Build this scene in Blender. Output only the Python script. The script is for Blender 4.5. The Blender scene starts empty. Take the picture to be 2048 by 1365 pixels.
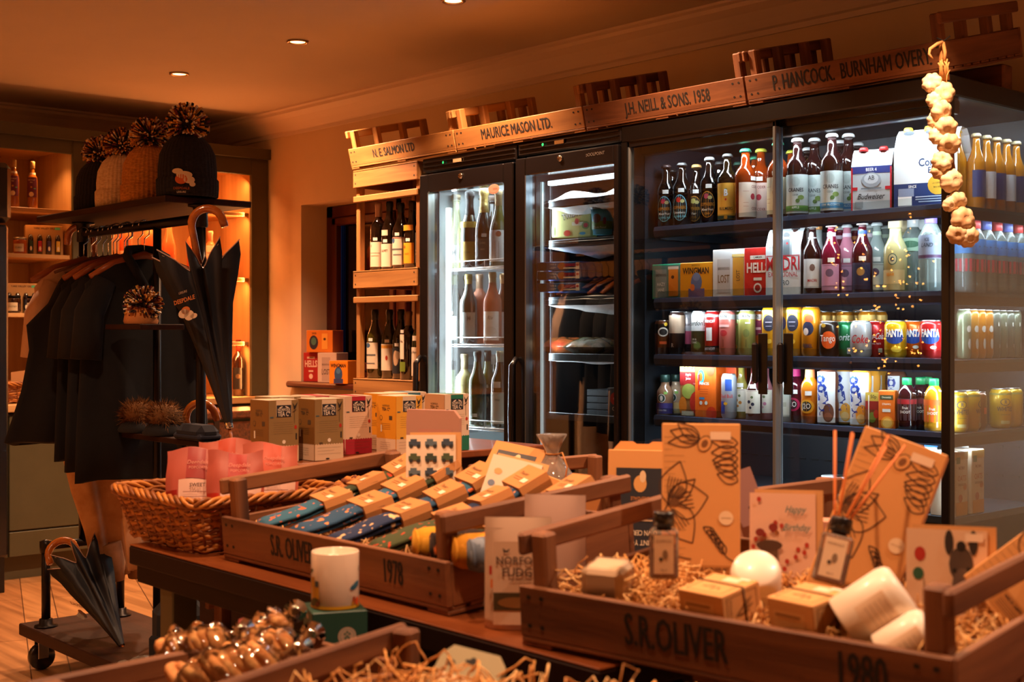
import bpy, bmesh, math, random
from mathutils import Vector, Matrix, Euler, noise
PI = math.pi
random.seed(7)
sc = bpy.context.scene
col = sc.collection
# ---------------------------------------------------------------- camera
F, HOR, CH, SN, CS = 2640.0, 670.0, 1.27, 0.6639, 0.7478
cam = bpy.data.objects.new('camera', bpy.data.cameras.new('camera'))
col.objects.link(cam); sc.camera = cam
cam.location = (0, 0, CH); cam.rotation_euler = (PI/2, 0, math.asin(CS))
cam.data.sensor_width = 36; cam.data.lens = F/2048*36
cam.data.shift_y = -(682.5-HOR)/2048
cam.data.clip_start = 0.05
cam.data.dof.use_dof = True; cam.data.dof.focus_distance = 4.6; cam.data.dof.aperture_fstop = 5.6
# ---------------------------------------------------------------- view, world
sc.view_settings.view_transform = 'Standard'; sc.view_settings.look = 'None'
sc.view_settings.gamma = 1; sc.view_settings.use_curve_mapping = False
sc.view_settings.exposure = 0.0
sc.cycles.use_denoising = True
sc.cycles.max_bounces = 7; sc.cycles.transparent_max_bounces = 24
sc.cycles.glossy_bounces = 3; sc.cycles.transmission_bounces = 5; sc.cycles.diffuse_bounces = 3
sc.cycles.caustics_reflective = False; sc.cycles.caustics_refractive = False
sc.cycles.sample_clamp_indirect = 4
w = bpy.data.worlds.new('night'); sc.world = w; w.use_nodes = True
w.node_tree.nodes['Background'].inputs[0].default_value = (0.02, 0.035, 0.09, 1)
w.node_tree.nodes['Background'].inputs[1].default_value = 0.25
# ---------------------------------------------------------------- lights
WARM = (1.0, 0.56, 0.31); WARM2 = (1.0, 0.33, 0.07); COOL = (0.82, 0.93, 1.0)
def spot(x, y, power, size=1.9, blend=0.6, c=WARM, z=2.51, tx=0, ty=0, r=0.03):
    l = bpy.data.lights.new('spot_light', 'SPOT'); o = bpy.data.objects.new('spot_light', l)
    l.energy = power; l.spot_size = size; l.spot_blend = blend; l.color = c; l.shadow_soft_size = r
    o.location = (x, y, z); o.rotation_euler = Vector((tx, ty, -1)).to_track_quat('-Z', 'Y').to_euler()
    col.objects.link(o); return o
def area(x, y, z, sx, sy, power, rot, c=COOL):
    l = bpy.data.lights.new('area_light', 'AREA'); l.shape = 'RECTANGLE'; l.size = sx; l.size_y = sy
    l.energy = power; l.color = c
    o = bpy.data.objects.new('area_light', l); o.location = (x, y, z); o.rotation_euler = rot
    col.objects.link(o); return o
CEIL = 2.55
DOWNLIGHTS = [(-4.92, 3.12, 230), (-5.91, 3.07, 150), (-3.92, 3.18, 130)]
for dx, dy, dp in DOWNLIGHTS: spot(dx, dy, dp)
for dx, dy, dp in [(-0.4, 2.2, 110), (-1.0, -1.2, 350), (1.6, 0.6, 300), (-1, -3, 300), (1.5, 2.6, 150)]: spot(dx, dy, dp, c=(1.0, .70, .50))  # unseen spots added so more neutral light bounces over ceiling and wall
for dx, dy, dp in [(-1.3, 1.1, 125), (-2.35, 1.25, 130), (-2.92, 3.15, 75), (-1.75, 2.95, 170), (-3.6, -0.6, 230), (-5.6, -0.5, 90), (-5.7, 2.25, 110), (-3.45, 1.2, 60), (-4.5, -2.6, 120)]: spot(dx, dy, dp)  # unseen spots, most added to brighten floor, rack, garlic and room bounce
# ---------------------------------------------------------------- pixel <-> place
def at(px, py, d):
    r = (px-1024)/F*d
    return Vector((-CS*d+SN*r, SN*d+CS*r, CH-(py-HOR)/F*d))
def onY(px, Y):
    q = (px-1024)/F; return Y*(SN*q-CS)/(SN+CS*q)
def onX(px, X):
    q = (px-1024)/F; return X*(SN+CS*q)/(SN*q-CS)
def dep(X, Y): return -CS*X+SN*Y
def zat(py, X, Y): return CH-(py-HOR)/F*dep(X, Y)
# ---------------------------------------------------------------- materials
def lin(c):
    if isinstance(c, str):
        c = c.lstrip('#'); c = tuple(int(c[i:i+2], 16)/255 for i in (0, 2, 4))
    return tuple(x/12.92 if x <= .04045 else ((x+.055)/1.055)**2.4 for x in c[:3])
MC = {}
def mat(c, rough=0.5, metal=0.0, coat=0.0, emit=0.0, spec=0.5):
    k = (c, rough, metal, coat, emit, spec)
    if k in MC: return MC[k]
    m = bpy.data.materials.new('m_'+str(c).lstrip('#')); m.use_nodes = True
    b = m.node_tree.nodes['Principled BSDF']; L = lin(c)
    b.inputs['Base Color'].default_value = (*L, 1); b.inputs['Roughness'].default_value = rough
    b.inputs['Metallic'].default_value = metal; b.inputs['Coat Weight'].default_value = coat
    b.inputs['Coat Roughness'].default_value = 0.08; b.inputs['Specular IOR Level'].default_value = spec
    if emit:
        b.inputs['Emission Color'].default_value = (*L, 1); b.inputs['Emission Strength'].default_value = emit
    MC[k] = m; return m
def N(nt, t, **kw):
    n = nt.nodes.new(t)
    for k, v in kw.items():
        if k in n.inputs: n.inputs[k].default_value = v
        else: setattr(n, k, v)
    return n
def noisy(name, c1, c2, scale=(1, 1, 1), freq=8, rough=0.6, bump=0.0, detail=4, lo=0.35, hi=0.65, knots=False, coat=0.0, kind='noise', dist=0.0, metal=0.0):
    k = ('n', name)
    if k in MC: return MC[k]
    m = bpy.data.materials.new(name); m.use_nodes = True; nt = m.node_tree; b = nt.nodes['Principled BSDF']
    tc = N(nt, 'ShaderNodeTexCoord'); mp = N(nt, 'ShaderNodeMapping'); mp.inputs['Scale'].default_value = scale
    oi = N(nt, 'ShaderNodeObjectInfo'); ad = N(nt, 'ShaderNodeVectorMath', operation='ADD')
    ml = N(nt, 'ShaderNodeMath', operation='MULTIPLY'); ml.inputs[1].default_value = 37.0
    L = nt.links.new
    L(oi.outputs['Random'], ml.inputs[0]); L(tc.outputs['Object'], mp.inputs[0]); L(mp.outputs[0], ad.inputs[0]); L(ml.outputs[0], ad.inputs[1])
    if kind == 'voronoi':
        t = N(nt, 'ShaderNodeTexVoronoi', Scale=freq); out = t.outputs['Distance']
    else:
        t = N(nt, 'ShaderNodeTexNoise', Scale=freq, Detail=detail, Roughness=0.6, Distortion=dist); out = t.outputs[0]
    L(ad.outputs[0], t.inputs['Vector'])
    r = N(nt, 'ShaderNodeValToRGB'); r.color_ramp.elements[0].position = lo; r.color_ramp.elements[1].position = hi
    r.color_ramp.elements[0].color = (*lin(c1), 1); r.color_ramp.elements[1].color = (*lin(c2), 1)
    L(out, r.inputs[0]); cout = r.outputs[0]
    if knots:
        v = N(nt, 'ShaderNodeTexVoronoi', Scale=5.0); L(ad.outputs[0], v.inputs['Vector'])
        r2 = N(nt, 'ShaderNodeValToRGB'); r2.color_ramp.elements[0].position = 0.03; r2.color_ramp.elements[1].position = 0.12
        r2.color_ramp.elements[0].color = (0.12, 0.08, 0.05, 1); r2.color_ramp.elements[1].color = (1, 1, 1, 1)
        mx = N(nt, 'ShaderNodeMix', data_type='RGBA', blend_type='MULTIPLY'); mx.inputs[0].default_value = 0.9
        L(v.outputs['Distance'], r2.inputs[0]); L(cout, mx.inputs[6]); L(r2.outputs[0], mx.inputs[7]); cout = mx.outputs[2]
    L(cout, b.inputs['Base Color']); b.inputs['Roughness'].default_value = rough; b.inputs['Coat Weight'].default_value = coat; b.inputs['Metallic'].default_value = metal
    if bump:
        bp = N(nt, 'ShaderNodeBump', Strength=bump); bp.inputs['Distance'].default_value = 0.004
        L(out, bp.inputs['Height']); L(bp.outputs[0], b.inputs['Normal'])
    MC[k] = m; return m
def wood(name, c1, c2, axis='x', freq=14, rough=0.6, knots=True, bump=0.35, coat=0.0):
    s = {'x': (0.07, 1, 1), 'y': (1, 0.07, 1), 'z': (1, 1, 0.07)}[axis]
    return noisy(name+'_'+axis, c1, c2, scale=s, freq=freq, rough=rough, bump=bump, detail=6, lo=0.3, hi=0.72, knots=knots, dist=0.6, coat=coat)
def glassy(name, c, gloss=1.0, rough=0.0, ior=1.45, tr=1.0):
    """thin clear sheet: tinted see-through plus fresnel reflection"""
    k = ('g', name)
    if k in MC: return MC[k]
    m = bpy.data.materials.new(name); m.use_nodes = True; nt = m.node_tree; nt.nodes.clear(); L = nt.links.new
    o = N(nt, 'ShaderNodeOutputMaterial'); t = N(nt, 'ShaderNodeBsdfTransparent'); g = N(nt, 'ShaderNodeBsdfGlossy', Roughness=rough)
    t.inputs[0].default_value = (*lin(c), 1); f = N(nt, 'ShaderNodeFresnel', IOR=ior); mx = N(nt, 'ShaderNodeMixShader')
    mu = N(nt, 'ShaderNodeMath', operation='MULTIPLY'); mu.inputs[1].default_value = gloss
    L(f.outputs[0], mu.inputs[0]); L(mu.outputs[0], mx.inputs[0]); L(t.outputs[0], mx.inputs[1]); L(g.outputs[0], mx.inputs[2]); L(mx.outputs[0], o.inputs[0])
    if tr < 1:
        d = N(nt, 'ShaderNodeBsdfDiffuse'); d.inputs[0].default_value = (*lin(c), 1); m2 = N(nt, 'ShaderNodeMixShader'); m2.inputs[0].default_value = tr
        L(d.outputs[0], m2.inputs[1]); L(mx.outputs[0], m2.inputs[2]); L(m2.outputs[0], o.inputs[0])
    MC[k] = m; return m
# ---------------------------------------------------------------- mesh builder
_bc = {}
def bevel_box(sx, sy, sz, b):
    k = (round(sx, 5), round(sy, 5), round(sz, 5), round(b, 5))
    if k not in _bc:
        bm = bmesh.new(); bmesh.ops.create_cube(bm, size=1)
        bmesh.ops.scale(bm, vec=(sx, sy, sz), verts=bm.verts)
        if b > 0: bmesh.ops.bevel(bm, geom=bm.edges[:], offset=min(b, .45*min(sx, sy, sz)), segments=1, affect='EDGES', profile=.5)
        bm.verts.index_update()
        _bc[k] = ([v.co.copy() for v in bm.verts], [[v.index for v in f.verts] for f in bm.faces]); bm.free()
    return _bc[k]
_tc = {}
def text_geo(s, bold=0.0, align='CENTER'):
    k = (s, bold, align)
    if k not in _tc:
        cu = bpy.data.curves.new('t', 'FONT'); cu.body = s; cu.size = 1; cu.align_x = align; cu.align_y = 'CENTER'; cu.offset = bold; cu.resolution_u = 2
        o = bpy.data.objects.new('t', cu); col.objects.link(o)
        bpy.context.view_layer.update()
        me = bpy.data.meshes.new_from_object(o.evaluated_get(bpy.context.evaluated_depsgraph_get()))
        vs = [v.co.copy() for v in me.vertices]; fs = [list(p.vertices) for p in me.polygons]
        bpy.data.meshes.remove(me); bpy.data.objects.remove(o); bpy.data.curves.remove(cu)
        w_ = (max(v.x for v in vs)-min(v.x for v in vs)) if vs else 1
        _tc[k] = (vs, fs, w_)
    return _tc[k]
I4 = Matrix.Identity(4)
def T(x=0, y=0, z=0, rx=0, ry=0, rz=0, s=1):
    return Matrix.Translation((x, y, z)) @ Euler((rx, ry, rz)).to_matrix().to_4x4() @ Matrix.Scale(s, 4)
class MB:
    def __init__(s, M=None): s.v, s.f, s.m, s.sm, s.mats = [], [], [], [], []; s.M = M or I4
    def mi(s, m):
        if m not in s.mats: s.mats.append(m)
        return s.mats.index(m)
    def add(s, vs, fs, m, smooth=False, M=None):
        n = len(s.v); A = s.M @ M if M is not None else s.M
        s.v += [tuple(A @ Vector(v)) for v in vs]; i = s.mi(m)
        for f in fs: s.f.append([n+k for k in f]); s.m.append(i); s.sm.append(smooth)
        return s
    def box(s, c, d, m, b=0.0, M=None):
        vs, fs = bevel_box(*d, b); c = Vector(c)
        return s.add([v+c for v in vs], fs, m, False, M)
    def bx(s, x0, x1, y0, y1, z0, z1, m, b=0.0, M=None):
        return s.box(((x0+x1)/2, (y0+y1)/2, (z0+z1)/2), (abs(x1-x0), abs(y1-y0), abs(z1-z0)), m, b, M)
    def lathe(s, prof, m, n=20, M=None, a0=0, a1=2*PI, caps=True, smooth=True, fn=None):
        full = abs(a1-a0-2*PI) < 1e-6; k = n if full else n+1; vs = []
        for r, z in prof:
            for i in range(k):
                a = a0+(a1-a0)*i/n; rr = r*(fn(a, z) if fn else 1)
                vs.append((rr*math.sin(a), -rr*math.cos(a), z))
        fs = []
        for j in range(len(prof)-1):
            for i in range(n if not full else k):
                i2 = (i+1) % k if full else i+1
                fs.append([j*k+i, j*k+i2, (j+1)*k+i2, (j+1)*k+i])
        if full and caps:
            if prof[0][0] > 1e-4: fs.append(list(range(k))[::-1])
            if prof[-1][0] > 1e-4: fs.append([(len(prof)-1)*k+i for i in range(k)])
        return s.add(vs, fs, m, smooth, M)
    def tube(s, pts, r, m, n=8, M=None, closed=False, smooth=True):
        pts = [Vector(p) for p in pts]; k = len(pts); rs = r if isinstance(r, (list, tuple)) else [r]*k
        vs = []; up = None
        for i, p in enumerate(pts):
            a = pts[(i-1) % k] if (i > 0 or closed) else p; b = pts[(i+1) % k] if (i < k-1 or closed) else p
            t = (b-a).normalized() if (b-a).length > 1e-9 else Vector((0, 0, 1))
            if up is None: up = Vector((0, 0, 1)) if abs(t.z) < .9 else Vector((1, 0, 0))
            u = t.cross(up)
            if u.length < 1e-6: u = t.orthogonal()
            u.normalize(); w2 = u.cross(t).normalized(); up = w2
            for j in range(n):
                q = 2*PI*j/n; vs.append(p+(u*math.cos(q)+w2*math.sin(q))*rs[i])
        fs = []
        for i in range(k if closed else k-1):
            i2 = (i+1) % k
            for j in range(n): fs.append([i*n+j, i*n+(j+1) % n, i2*n+(j+1) % n, i2*n+j])
        if not closed: fs += [list(range(n))[::-1], [(k-1)*n+j for j in range(n)]]
        return s.add(vs, fs, m, smooth, M)
    def poly(s, pts, th, m, M=None):
        """outline in local x,z extruded along y from 0 to th"""
        n = len(pts); vs = [(x, 0, z) for x, z in pts]+[(x, th, z) for x, z in pts]
        fs = [list(range(n)), list(range(n, 2*n))[::-1]]+[[i, i+n, (i+1) % n+n, (i+1) % n] for i in range(n)]
        return s.add(vs, fs, m, False, M)
    def patch(s, pts, m, M=None):
        return s.add([(x, 0, z) for x, z in pts], [list(range(len(pts)))], m, False, M)
    def rect(s, x0, x1, z0, z1, m, y=0, M=None):
        return s.add([(x0, y, z0), (x1, y, z0), (x1, y, z1), (x0, y, z1)], [[0, 1, 2, 3]], m, False, M)
    def disc(s, x, z, rx, rz, m, y=0, n=14, M=None, R=None, rot=0):
        p = []
        if R:
            k = max(3, int(rx/.003)+2); vs = []
            for i in range(k+1):
                t_ = -math.cos(PI*i/k); hh = max(.02, math.sqrt(max(0, 1-t_*t_)))*rz; u = x+rx*t_
                for sg in (-1, 1): vs.append((R*math.sin(u/R), -R*math.cos(u/R), z+sg*hh+(rx*t_*math.sin(rot))))
            return s.add(vs, [[2*i, 2*i+2, 2*i+3, 2*i+1] for i in range(k)], m, False, M)
        for i in range(n):
            a = 2*PI*i/n; u, v_ = rx*math.cos(a), rz*math.sin(a)
            p.append((x+u*math.cos(rot)-v_*math.sin(rot), y, z+u*math.sin(rot)+v_*math.cos(rot)))
        if R: p = [(R*math.sin(a/R), -(R)*math.cos(a/R), c) for a, b, c in p]
        return s.add(p, [list(range(n))], m, False, M)
    def text(s, t, x, z, h, m, y=0, wmax=None, sx=1.0, R=None, M=None, bold=0.0, align='CENTER', rot=0.0, shear=0.0):
        """text in the local x,z plane facing -y; h = capital height; R wraps it round a cylinder about z"""
        if not t: return s
        vs, fs, w_ = text_geo(t, bold, align); k = h/0.7
        kx = k*sx
        if wmax and w_*kx > wmax: kx = wmax/w_
        out = []
        for v in vs:
            u, c = v.x*kx+shear*v.y*k, v.y*k
            u, c = u*math.cos(rot)-c*math.sin(rot), u*math.sin(rot)+c*math.cos(rot)
            u += x; c += z
            out.append((R*math.sin(u/R), -R*math.cos(u/R), c) if R else (u, y, c))
        return s.add(out, fs, m, False, M)
    def label(s, R, z0, z1, w, m, n=10, M=None, x=0):
        """paper patch round a cylinder, w = arc length"""
        return s.lathe([(R, z0), (R, z1)], m, n=n, M=M, a0=(x-w/2)/R, a1=(x+w/2)/R, caps=False)
    def mesh(s, name):
        me = bpy.data.meshes.new(name); me.from_pydata(s.v, [], s.f); me.update()
        for m in s.mats: me.materials.append(m)
        me.polygons.foreach_set('material_index', s.m); me.polygons.foreach_set('use_smooth', s.sm)
        return me
    def build(s, name, parent=None, loc=None, rot=None, fix=False):
        me = s.mesh(name)
        if fix:
            bm = bmesh.new(); bm.from_mesh(me); bmesh.ops.recalc_face_normals(bm, faces=bm.faces); bm.to_mesh(me); bm.free()
        o = bpy.data.objects.new(name, me); col.objects.link(o)
        if parent: o.parent = parent
        if loc is not None: o.location = loc
        if rot is not None: o.rotation_euler = rot
        return o
def tag(o, label, cat, group=None, kind=None):
    if label: o['label'] = label
    if cat: o['category'] = cat
    if group: o['group'] = group
    if kind: o['kind'] = kind
    return o
def thing(name, label, cat, loc=(0, 0, 0), rot=0, group=None):
    o = bpy.data.objects.new(name, None); o.empty_display_size = 0.05; col.objects.link(o); o.location = loc
    o.rotation_euler = rot if isinstance(rot, (tuple, list, Euler)) else (0, 0, rot)
    return tag(o, label, cat, group)
def struct(name, mb):
    o = mb.build(name); o['kind'] = 'structure'; return o
def dup(root, loc, rot=0, label=None, group=None):
    def cp(o, par):
        c = o.copy(); col.objects.link(c); c.parent = par
        for ch in kids.get(o.name, []): cp(ch, c)
        return c
    kids = {}
    def walk(o):
        kids[o.name] = list(o.children)
        for ch in kids[o.name]: walk(ch)
    walk(root); r = cp(root, None); r.location = loc
    r.rotation_euler = rot if isinstance(rot, (tuple, list)) else (0, 0, rot)
    if label: r['label'] = label
    if group: r['group'] = group
    return r
def rr(a, b): return random.uniform(a, b)
# ================================================================ room
XL, YW, XR, YN = -7.42, 4.10, 3.6, -4.2
WALL = noisy('wall_paint', '#d6c0a2', '#dac5a8', freq=3, rough=0.85, bump=0.05)
CEILM = noisy('ceiling_paint', '#c2b4a4', '#c6b8a8', freq=2, rough=0.9)
TRIMW = mat('#d8c8bc', 0.6)
OLIVE = noisy('olive_paint', '#4c462e', '#504a32', freq=6, rough=0.5)
OAK = wood('oak', '#b98a55', '#d8ab72', 'y', freq=10, rough=0.45, knots=False, bump=0.1)
OAKZ = wood('oak', '#b98a55', '#d8ab72', 'z', freq=10, rough=0.5, knots=False, bump=0.1)
def floor_mat():
    m = bpy.data.materials.new('oak_floor'); m.use_nodes = True; nt = m.node_tree; b = nt.nodes['Principled BSDF']; L = nt.links.new
    tc = N(nt, 'ShaderNodeTexCoord'); mp = N(nt, 'ShaderNodeMapping'); mp.inputs['Rotation'].default_value = (0, 0, 0.35)
    br = N(nt, 'ShaderNodeTexBrick', Scale=1.0); br.inputs['Brick Width'].default_value = 0.9; br.inputs['Row Height'].default_value = 0.14
    br.inputs['Mortar Size'].default_value = 0.0025
    br.inputs['Color1'].default_value = (*lin('#a8764a'), 1); br.inputs['Color2'].default_value = (*lin('#c08e5c'), 1); br.inputs['Mortar'].default_value = (*lin('#5a3820'), 1)
    n = N(nt, 'ShaderNodeTexNoise', Scale=9.0, Detail=6.0); m2 = N(nt, 'ShaderNodeMapping'); m2.inputs['Scale'].default_value = (0.15, 2.2, 1); m2.inputs['Rotation'].default_value = (0, 0, 0.35)
    mx = N(nt, 'ShaderNodeMix', data_type='RGBA', blend_type='MULTIPLY'); mx.inputs[0].default_value = 0.8
    r = N(nt, 'ShaderNodeValToRGB'); r.color_ramp.elements[0].position = .35; r.color_ramp.elements[0].color = (.45, .4, .35, 1); r.color_ramp.elements[1].position = .65
    L(tc.outputs['Object'], mp.inputs[0]); L(mp.outputs[0], br.inputs['Vector']); L(tc.outputs['Object'], m2.inputs[0]); L(m2.outputs[0], n.inputs['Vector'])
    L(n.outputs[0], r.inputs[0]); L(br.outputs['Color'], mx.inputs[6]); L(r.outputs[0], mx.inputs[7]); L(mx.outputs[2], b.inputs['Base Color']); b.inputs['Roughness'].default_value = .4
    return m
m = MB(); m.bx(XL-.2, XR+.2, YN-.2, YW+.3, -.1, 0, floor_mat()); struct('floor', m)
m = MB(); m.bx(XL-.2, XR+.2, YN-.2, YW+.3, CEIL, CEIL+.1, CEILM); struct('ceiling', m)
m = MB(); m.bx(XL-.2, XL, YN, YW+.3, 0, CEIL, WALL); struct('wall_left', m)
m = MB(); m.bx(XR, XR+.2, YN, YW+.3, 0, CEIL, WALL); struct('wall_right', m)
m = MB(); m.bx(XL, XR, YN-.2, YN, 0, CEIL, WALL); struct('wall_front', m)
WX0, WX1, WZ0, WZ1 = -6.43, -5.05, 1.0, 2.01
m = MB()
m.bx(XL, WX0, YW, YW+.25, 0, CEIL, WALL); m.bx(WX1, XR, YW, YW+.25, 0, CEIL, WALL)
m.bx(WX0, WX1, YW, YW+.25, 0, WZ0, WALL); m.bx(WX0, WX1, YW, YW+.25, WZ1, CEIL, WALL)
struct('wall_back', m)
MAHOG = wood('mahogany', '#3a0f08', '#5a1d10', 'z', freq=20, rough=0.35, knots=False, bump=.1)
m = MB(); yf = YW+.17
for x0, x1, z0, z1 in [(WX0, WX0+.07, WZ0, WZ1), (WX1-.07, WX1, WZ0, WZ1), (WX0, WX1, WZ0, WZ0+.07), (WX0, WX1, WZ1-.07, WZ1), (-5.76, -5.70, WZ0, WZ1)]:
    m.bx(x0, x1, yf, yf+.06, z0, z1, MAHOG, .006)
for x0, x1 in [(WX0+.07, -5.76), (-5.70, WX1-.07)]:
    for a, b, c, d in [(x0, x0+.045, WZ0+.07, WZ1-.07), (x1-.045, x1, WZ0+.07, WZ1-.07), (x0, x1, WZ0+.07, WZ0+.115), (x0, x1, WZ1-.115, WZ1-.07)]:
        m.bx(a, b, yf-.012, yf+.03, c, d, MAHOG, .006)
f = MB(); f.bx(WX0+.1, WX1-.1, yf+.035, yf+.041, WZ0+.1, WZ1-.1, glassy('window_pane', '#e8f0ff', 1.2))
wf = struct('window_1', m); gp = f.build('window_pane', wf)
m = MB(); m.bx(WX0-.09, WX1+.02, YW-.05, YW+.17, WZ0-.03, WZ0+.004, wood('mahogany', '#3a0f08', '#5a1d10', 'x', freq=20, rough=0.35, knots=False, bump=.1), .01)
struct('trim_1', m)
# cornice: swept profile along both walls
def cornice(p0, p1, inward):
    prof = [(0, 2.42), (.012, 2.42), (.014, 2.44), (.03, 2.445), (.05, 2.47), (.08, 2.5), (.115, 2.52), (.12, 2.535), (.14, 2.54), (.142, 2.55), (0, 2.55)]
    m = MB(); p0, p1, q = Vector(p0), Vector(p1), Vector(inward); n = len(prof); vs = []
    for p, s_ in ((p0, 1), (p1, 1)):
        for d, z in prof: v = p+q*d; vs.append((v.x, v.y, z))
    m.add(vs, [[i, i+1, n+i+1, n+i] for i in range(n-1)], TRIMW); return m
struct('trim_2', cornice((XL, YW, 0), (XR, YW, 0), (0, -1, 0)))
struct('trim_3', cornice((XL, YN, 0), (XL, YW, 0), (1, 0, 0)))
# downlights in the ceiling
DLL = ['recessed ceiling spotlight between the other two, above the stencilled crates', 'recessed ceiling spotlight nearest the shelving wall', 'recessed ceiling spotlight cut by the top edge of the picture']
for (dx, dy, dp), lb in zip(DOWNLIGHTS, DLL):
    t = thing('ceiling_spotlight', lb, 'ceiling light', (dx, dy, CEIL), 0, 'recessed ceiling spotlights')
    m = MB(); m.lathe([(.033, -.001), (.046, -.002), (.048, -.006), (.042, -.009), (.034, -.006), (.033, -.001)], mat('#b89880', .3, .8), 24, caps=False); m.build('trim_ring', t)
    m = MB(); m.lathe([(.0, -.003), (.033, -.003)], mat('#ffb060', .5, emit=14), 20, caps=False); m.build('lamp_face', t)
# ================================================================ left shelving: base, worktop, two lit alcoves
CX = -6.78                     # front plane of the shelving
def cabinet_base():
    t = thing('base_cabinet', 'olive painted base cabinet under the oak worktop at the far wall', 'cabinet', (0, 0, 0))
    m = MB(); m.bx(XL+.01, CX-.02, .6, YW-.01, .12, .86, OLIVE); m.bx(XL+.01, CX-.07, .6, YW-.01, 0, .12, mat('#5d5740', .6)); m.build('carcass', t)
    y = .62
    ys = [(.62, 1.35), (1.36, 2.08), (2.09, 2.56), (2.57, 3.3), (3.31, 4.08)]
    for a, b in ys:
        d = MB(); d.bx(CX-.02, CX-.002, a, b, .26, .85, OLIVE, .003); pp = d.build('door', t)
        k = MB(); k.lathe([(.0, 0), (.006, 0), (.006, .012), (.013, .016), (.012, .024), (0, .026)], mat('#aa9a80', .3, .9), 12, M=T(CX-.002, b-.05, .76, 0, PI/2, 0)); k.build('knob', pp)
        d = MB(); d.bx(CX-.02, CX-.002, a, b, .125, .252, OLIVE, .003); d.build('plinth_drawer', t)
cabinet_base()
m = MB(); m.bx(XL+.01, CX+.015, .6, YW-.01, .87, .91, OAK, .004); tag(m.build('worktop'), 'orange lit oak worktop on the olive base cabinet', 'worktop')
def alcove(name, lb, y0, y1, zs, ztop, bl, br, tl):
    t = thing(name, lb, 'shelving unit')
    back, D = XL+.02, CX
    m = MB(); m.bx(D-.022, D, y0, y0+bl, .912, 2.36, OLIVE, .003); m.bx(D-.022, D, y1-br, y1, .912, 2.36, OLIVE, .003)
    m.bx(D-.022, D, y0+bl, y1-br, ztop, 2.36, OLIVE, .003); m.build('face_frame', t)
    m = MB(); m.poly([(y0-.0, 2.30), (y0, 2.36), (y1+.0, 2.36), (y1, 2.30)], -.03, OLIVE, M=Matrix(((0, -1, 0, D), (1, 0, 0, 0), (0, 0, 1, 0), (0, 0, 0, 1)))); m.build('crown_moulding', t, fix=True)
    m = MB()
    m.bx(back, back+.012, y0+.01, y1-.01, .912, 2.34, OAKZ); m.bx(back, D-.022, y0+bl-.018, y0+bl, .912, 2.34, OAKZ)
    m.bx(back, D-.022, y1-br, y1-br+.018, .912, 2.34, OAKZ); m.bx(back, D-.022, y0+bl, y1-br, ztop+.03, ztop+.045, OAK); m.build('lining', t)
    for z in zs:
        s_ = MB(); s_.bx(back+.012, D-.03, y0+bl+.001, y1-br-.001, z-.022, z, OAK, .002); s_.build('shelf', t)
    return t
def zc(py, px): 
    y = onX(px, CX); return zat(py, CX, y)
YA1 = onX(146, CX); YB0 = onX(224, CX); YB1 = onX(503, CX); YBE = onX(536, CX)
alcove('shelving_unit', 'lit oak shelving unit with oils and chutneys at the picture edge', 1.7, YA1+.09, [zc(417, 100), zc(509, 100), zc(627, 100)], zc(308, 140), .82, .09, .1)
alcove('shelving_unit', 'brightly lit oak shelving unit with wine behind the clothes rack', YA1+.09, YW-.004, [zc(425, 495), zc(556, 495), zc(684, 495)], zc(350, 495), YB0-YA1-.09, YW-YB1-.004, .1)
ALC = (1.0, .33, .085)
for z in (zc(351, 495), zc(425, 495), zc(556, 495), zc(684, 495)):
    area(CX-.04, (YB0+YB1)/2, z-.03, YB1-YB0-.06, .02, 5, (.55, 0, PI/2), ALC)
area(CX-.03, YB1-.03, 1.5, .02, 1.1, 13, (PI/2, 0, PI+.5), ALC)
spot(-6.86, onX(80, -6.86), 9, 2.2, .8, (1, .42, .14), zc(308, 140)+.02)
for z in (zc(417, 100), zc(509, 100), zc(627, 100)):
    area(CX-.05, YA1-.35, z-.03, .6, .02, .6, (.55, 0, PI/2), ALC)
t = thing('shelf_spotlight', 'small bright spotlight in the roof of the oil bottle shelf', 'spotlight', (-6.86, onX(80, -6.86), zc(308, 140)+.028))
m = MB(); m.lathe([(.02, -.001), (.032, -.002), (.033, -.005), (.02, -.004)], mat('#d0b090', .3, .9), 20, caps=False); m.build('trim_ring', t)
m = MB(); m.lathe([(0, -.003), (.02, -.003)], mat('#ffc070', .5, emit=30), 16, caps=False); m.build('lamp_face', t)
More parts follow.
